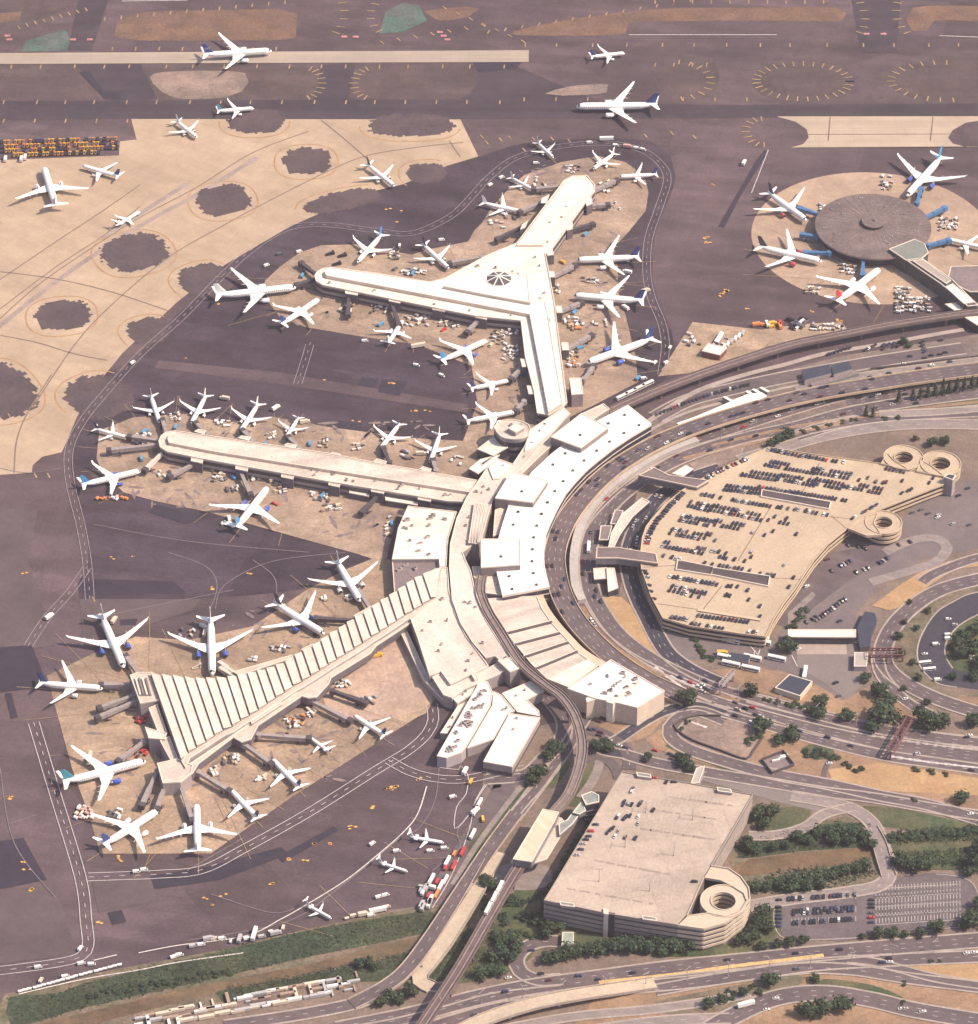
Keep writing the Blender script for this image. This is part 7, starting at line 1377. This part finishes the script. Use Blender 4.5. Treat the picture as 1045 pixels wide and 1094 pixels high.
veh('trailer', 629, 587, 1.5, 'white', 'white box trailer beside the lower skywalk', 'trucks on the highways', .3)
for i in range(4): veh('bus', 665+i*9, 425-i*4.5, pyaw(665, 425, 9, -4.2), 'white', 'white bus in the row left of the guideway bend', 'buses by the guideway bend', .3)
for i in range(6): veh('truck', 774+i*4, 372-i*3, 1.2, ('white', 'white', 'silver')[i % 3], 'white truck in the slanted row beside the cream shed', 'trucks beside the cream shed', .3, s=.9)
print('VEH', COUNT, 'cars', len(CARS))
# ================================================================ trees
LEAF = [mat('leaf_dark', (0.022, 0.043, 0.027), .9, .35, .02, col2=(0.030, 0.046, 0.025)), mat('leaf_mid', (0.039, 0.064, 0.037), .9, .35, .02, col2=(0.046, 0.060, 0.031)), mat('leaf_light', (0.074, 0.100, 0.053), .9, .3, .2)]
BARK = mat('bark', (.08, .06, .05), .9, .2, .5)
def crown_mesh(seed, kind):
    rnd = random.Random(seed); mb = MB(); lobes = []
    if kind == 'broad':
        for i in range(7): a_ = rnd.uniform(0, 6.28); q = rnd.uniform(.1, .62); lobes.append((q*math.cos(a_), q*math.sin(a_), rnd.uniform(.55, 1.25), rnd.uniform(.32, .55)))
        lobes.append((0, 0, 1.1, .6)); n = 620
    elif kind == 'bush':
        for i in range(6): a_ = rnd.uniform(0, 6.28); q = rnd.uniform(.2, .75); lobes.append((q*math.cos(a_), q*math.sin(a_), rnd.uniform(.2, .5), rnd.uniform(.3, .5)))
        n = 420
    else:
        for i in range(9): t = i/8; lobes.append((0, 0, .3+2.2*t, .62*(1-t)+.08))
        n = 420
    for i in range(n):
        lx, ly, lz, lr = lobes[i % len(lobes)]
        u, v = rnd.uniform(-1, 1), rnd.uniform(0, 6.28); w_ = math.sqrt(1-u*u); r = lr*(rnd.uniform(.55, 1.08) if rnd.random() < .8 else rnd.uniform(.2, .6))
        c = Vector((lx+r*w_*math.cos(v), ly+r*w_*math.sin(v), max(.12, lz+r*u*.85))); s = rnd.uniform(.06, .15)
        n_ = Vector((w_*math.cos(v)+rnd.uniform(-.7, .7), w_*math.sin(v)+rnd.uniform(-.7, .7), u+rnd.uniform(-.3, .9))).normalized(); t1 = n_.orthogonal().normalized(); t2 = n_.cross(t1)
        k = rnd.uniform(0, 6.28); p = [c+(t1*math.cos(k+q)+t2*math.sin(k+q))*s*rnd.uniform(.6, 1.2) for q in (0, 1.3, 2.4, 3.7, 5.0)]
        mb.add(p, [(0, 1, 2, 3, 4)], 2 if rnd.random() < .14 else 1 if rnd.random() < .55 else 0)
    return mb.mesh('crown', LEAF)
CROWN = {k: [crown_mesh(i*7+len(k), k) for i in range(4)] for k in ('broad', 'bush', 'cone')}
tm = MB(); tm.tube([[Vector((r*math.cos(a_), r*math.sin(a_), z_)) for a_ in [math.pi*i/3 for i in range(6)]] for r, z_ in ((.09, 0), (.06, .45), (.04, .8))])
for a_ in (.4, 2.5, 4.5): tm.beam((0, 0, .5), (.35*math.cos(a_), .35*math.sin(a_), .95), .04, .04)
TRUNK = tm.mesh('trunk', [BARK])
def trees(label, kind, pts, group=None, cat='tree'):
    for x, y, r in pts:
        g_ = P(x, y+r*.55); R_ = 1.14*r/(FPX/(g_-CAM).length)
        if kind == 'cone': R_ *= .62
        o = thing({'broad': 'broadleaf_tree', 'bush': 'shrub', 'cone': 'conifer_tree'}[kind], g_, label, cat if kind != 'bush' else 'shrub', group if len(pts) > 1 else None, random.uniform(0, 6.28))
        c = child('crown', random.choice(CROWN[kind]), o); t = child('trunk', TRUNK, o)
        k = random.uniform(.92, 1.12); c.scale = (R_*k, R_*k, R_*random.uniform(.8, 1.0)*(.9 if kind == 'broad' else .8 if kind == 'bush' else 1.2)); t.scale = (R_, R_, R_*(.9 if kind != 'bush' else .4))
T = trees
T('large round tree at the corner of the cream office block', 'broad', [(733, 745, 14)])
T('round green tree below the parked buses', 'broad', [(804, 737, 10)])
T('dark round tree left of the long toll canopy', 'broad', [(841, 690, 11)])
T('green tree below the small square office', 'broad', [(876, 750, 10), (868, 758, 7), (875, 762, 9)], 'trees below the square office')
T('round green tree right of the square office beside the highway', 'broad', [(905, 764, 10)])
T('big dark tree of the clump between toll paving and highway', 'broad', [(944, 760, 17), (935, 770, 13), (938, 738, 11), (925, 722, 8), (950, 748, 10)], 'trees by the toll paving')
T('broad dark tree right of the rust red gantry', 'broad', [(985, 767, 13), (997, 770, 13), (1008, 771, 9)], 'trees right of the gantry'); T('green tree at the right frame edge above the highway', 'broad', [(1040, 771, 10)])
T('green tree along the near verge of the highway', 'broad', [(814, 775, 11), (843, 783, 12), (834, 790, 8)], 'trees on the highway verge')
T('small tree on the dry strip inside the ring road', 'broad', [(961, 679, 6), (963, 697, 6.5), (975, 707, 5), (982, 724, 5.5), (965, 735, 4.5), (989.5, 750, 5.5), (979, 671, 4), (992, 652, 4.5), (966, 664, 4), (972, 643, 3.5)], 'small trees inside the ring road')
T('dark tree in the grove within the parking loop', 'broad', [(1030, 680, 11), (1041, 692, 12), (1026, 698, 10), (1043, 672, 10), (1046, 708, 10), (1022, 690, 8), (1040, 720, 8), (1018, 722, 6)], 'grove within the parking loop')
T('lone dark tree on the ochre field at right', 'broad', [(1028, 850, 10)]); T('small bush on the ochre field below the highway', 'bush', [(979, 820, 5), (994.6, 823, 5), (1010, 826, 4), (977, 853, 4)], 'bushes on the ochre field')
T('dark tree beside the curved service road below the warehouse', 'broad', [(594, 798, 11), (588, 806, 8), (575, 824, 13), (570, 832, 9)], 'trees by the warehouse road')
T('wide dark tree beside the guideway near the forecourt', 'broad', [(636, 797, 10), (646, 795, 10)], 'trees by the forecourt'); T('dark tree on the verge above the lower garage', 'broad', [(734, 813, 10), (726, 810, 8), (692, 808, 7), (738, 820, 7)], 'trees above the lower garage')
T('dark tree in the dense row in front of the lower garage wall', 'broad', [(656+i*8.6, 1010-(i % 2)*3, 10.5) for i in range(10)], 'dense row before the garage')
T('green tree in the front row beside the hook shaped drive', 'broad', [(583, 1023, 9), (594, 1022, 10), (606, 1018, 11), (617, 1016, 10), (628, 1014, 10), (640, 1012, 11), (650, 1010, 9)], 'front row by the hook drive')
T('dark tree in the clump between guideway and hook drive', 'broad', [(535, 1003, 10), (546, 1000, 9), (533, 1018, 12), (545, 1022, 9), (524, 1034, 9), (515, 1040, 9), (534, 1036, 9), (552, 1010, 8)], 'clump left of the hook drive')
T('green tree at the left foot of the lower garage', 'broad', [(585, 992, 10), (596, 990, 9), (575, 984, 8)], 'trees at the garage foot'); T('dark round tree between ramp bridge and guideway', 'broad', [(520, 941, 11), (527, 947, 8)], 'trees between the ramp bridge and guideway')
T('dark tree in the shaded strip left of the lower garage', 'broad', [(600, 945, 9), (606, 930, 9), (612, 915, 8), (592, 958, 9), (586, 970, 9), (620, 905, 7)], 'shaded strip left of the garage')
T('shrub in the dark thicket between guideway and garage', 'bush', [(540+random.uniform(-25, 45), 975+random.uniform(-22, 26), random.uniform(5, 8)) for i in range(26)], 'thicket between guideway and garage')
T('dark tree in the narrow strip between station and garage', 'broad', [(628, 886, 8), (622, 897, 8), (614, 908, 9), (606, 922, 9), (598, 936, 9), (592, 948, 8), (634, 876, 7)], 'strip between station and garage')
T('dark tree beside the right wall of the lower garage', 'broad', [(812, 868, 12), (822, 868, 11), (816, 880, 9), (798, 900, 10), (806, 905, 8)], 'trees by the right garage wall')
T('dark tree right of the spiral ramp', 'broad', [(816, 975, 12), (812, 986, 11), (804, 994, 11), (818, 990, 9), (792, 1003, 9), (800, 1002, 8)], 'trees right of the spiral ramp')
T('small round tree between the car park and bottom highway', 'broad', [(814, 1010, 7), (832, 1008, 7), (845, 1006, 7.5), (859, 1004, 7), (922, 1000, 5), (938, 997, 8), (953, 996, 8), (967, 998, 5.5), (984, 996, 7), (1000, 990, 11)], 'trees between car park and highway')
T('big dark tree at the right end of the car park', 'broad', [(1039, 980, 14), (1030, 988, 8), (1048, 966, 10)], 'trees at the car park end'); T('big dark tree beside the small canal bridge', 'broad', [(964, 920, 11), (974, 922, 11), (984, 923, 9), (991, 922, 7)], 'trees beside the canal bridge'); T('dark tree at the right frame edge by the canal', 'broad', [(1040, 918, 14), (1046, 905, 10), (1036, 930, 9)], 'trees at the right edge by the canal')
T('tree on the upper bank of the right canal', 'broad', [(850, 893, 8), (862, 896, 8), (874, 890, 9), (886, 888, 10), (898, 886, 9), (910, 888, 9), (922, 892, 9), (930, 902, 8), (838, 902, 7), (826, 905, 7), (890, 897, 9), (905, 898, 8)], 'trees on the upper canal bank')
T('dark tree in the thick belt between the canal and the car park', 'broad', [(798, 948, 8), (808, 948, 8), (820, 948, 7), (832, 943, 9), (842, 942, 9), (852, 940, 10), (862, 939, 10), (872, 937, 10), (882, 934, 9), (892, 931, 8), (903, 928, 8), (913, 926, 8), (924, 924, 8), (846, 948, 8), (860, 947, 8), (876, 944, 8)], 'belt between canal and car park')
T('shrub in the hedge along the right canal bank', 'bush', [(950+i*8, 893-i*.6, 6.5) for i in range(13)], 'hedge along the right canal bank')
T('dark tree by the lower right slip road', 'broad', [(824, 1046, 11), (758.5, 1070, 8), (793, 1060, 7), (770, 1066, 6), (872, 1045, 7)], 'trees by the lower right slip road'); T('large dark tree in the trio at the bottom right', 'broad', [(859, 1078, 11), (881, 1074, 12), (900, 1071, 12), (870, 1080, 9)], 'trio at the bottom right')
T('scrubby bush between the bottom slip roads', 'bush', [(772, 1068, 6), (780, 1064, 6), (805, 1052, 6), (812, 1058, 6), (965, 1070, 4), (995, 1026, 3.5), (1003, 1026, 3), (966, 1049, 4), (780, 1058, 5)], 'bushes between the slip roads')
T('dark tree beside the canal left of the ramp bridge', 'broad', [(384, 1029, 7), (393, 1027, 7), (415, 1063, 9), (436, 1058, 10), (407, 1070, 8), (425, 1066, 8), (400, 1032, 6)], 'trees by the canal and ramp bridge')
T('dark shrub along the foot of the left reed bed', 'bush', [(100+i*13, 1060-i*2.1+random.uniform(-2, 2), 6) for i in range(12)], 'shrubs by the left reed bed')
T('conifer in the row along the upper right highway', 'cone', [(960, 425, 9), (975, 422, 8), (983, 421, 8), (991, 420, 8), (999, 418, 9), (1007, 416, 10), (1014, 415, 9), (1022, 413, 10), (1030, 412, 9), (1038, 411, 9), (1045, 409, 9)], 'conifer row at upper right')
T('conifer of the pair between the upper right roads', 'cone', [(925, 440, 8), (932.5, 442, 7)], 'pair of conifers'); T('dark green tree at the top corner of the curved garage', 'broad', [(830, 470, 7), (838, 466, 7), (845, 463, 7), (822, 474, 6)], 'trees at the top of the curved garage'); T('shrub on the strip beside the upper right roads', 'bush', [(858, 460, 4), (872, 456, 4), (886, 452, 4), (900, 449, 4), (912, 447, 4), (945, 446, 4), (960, 445, 4)], 'shrubs beside the upper roads')
T('green tree between the two upper spiral ramps and the road', 'broad', [(995, 473, 7), (1009, 471, 6.5), (978, 468, 4)], 'trees above the spirals'); T('dark tree below the guideway in the upper right lot', 'broad', [(964.6, 364, 5.5), (971, 369, 4)], 'trees in the upper right lot')
T('shrub on the verge above the square office', 'bush', [(820, 746, 5), (830, 748, 5), (845, 750, 6), (856, 752, 5), (746, 690, 6), (752, 697, 6), (742, 682, 5), (760, 702, 5)], 'shrubs by the square office')
T('dark hedge shrub lining the right edge of the curved garage', 'bush', [(846, 668, 6), (851, 662, 6), (855, 655, 6), (860, 650, 5)], 'hedge right of the curved garage')
T('dark shrub around the bare soil plot inside the loop road', 'bush', [(728, 778, 4), (800, 790, 6), (808, 785, 6), (812, 778, 6), (735, 770, 4)], 'shrubs around the soil plot')
T('dark shrub beside the field track', 'bush', [(862, 803, 6), (872, 802, 7), (882, 805, 6), (892, 808, 6), (905, 815, 6), (918, 820, 6)], 'shrubs beside the field track')

# ---- lamp posts along the roads
lp_ = MB(); lp_.cyl((0, 0, 0), .28, 12, 6, 0, .14); lp_.beam((-2.2, 0, 12.1), (2.2, 0, 12.1), .25, .2); lp_.box((2.3, 0, 11.9), (1.0, .5, .25)); lp_.box((-2.3, 0, 11.9), (1.0, .5, .25)); lp_.box((0, 0, 0), (.9, .9, .5))
LPM = lp_.mesh('lamp_post', [mat('galvanised_post', (.34, .31, .30), .5, .1, .5)])
for grp, pts in (('lamp posts along the bottom highway', [(470+i*44, 1078-i*5.0) for i in range(13)]), ('lamp posts along the outbound highway', [(705+i*42, 728+i*9.5) for i in range(8)]), ('lamp posts on the lower garage roof', [(690, 868, 21), (740, 876, 21), (668, 905, 21), (720, 914, 21), (640, 942, 21), (694, 952, 21)]), ('lamp posts along the upper right roads', [(770+i*38, 470-i*8) for i in range(7)])):
    for p in pts:
        q = P(p[0], p[1], p[2] if len(p) > 2 else 0); o = bpy.data.objects.new('lamp_post', LPM); COL.objects.link(o); o.location = q; o.rotation_euler = (0, 0, random.uniform(0, 3)); tag(o, 'slender grey twin arm lamp post '+grp[11:], 'lamp post', grp)
# ================================================================ air
if HAZE > 0:
    hm = bpy.data.materials.new('haze'); hm.use_nodes = True; n = hm.node_tree; n.nodes.clear()
    o_ = n.nodes.new('ShaderNodeOutputMaterial'); v_ = n.nodes.new('ShaderNodeVolumePrincipled')
    v_.inputs['Color'].default_value = (.88, .78, .84, 1); v_.inputs['Density'].default_value = HAZE; v_.inputs['Anisotropy'].default_value = .2
    n.links.new(v_.outputs[0], o_.inputs['Volume'])
    mb = MB(); mb.box((0, 0, -1), (80000, 100000, CH+60)); stuff(mb.obj('haze', hm))
bpy.context.view_layer.update()
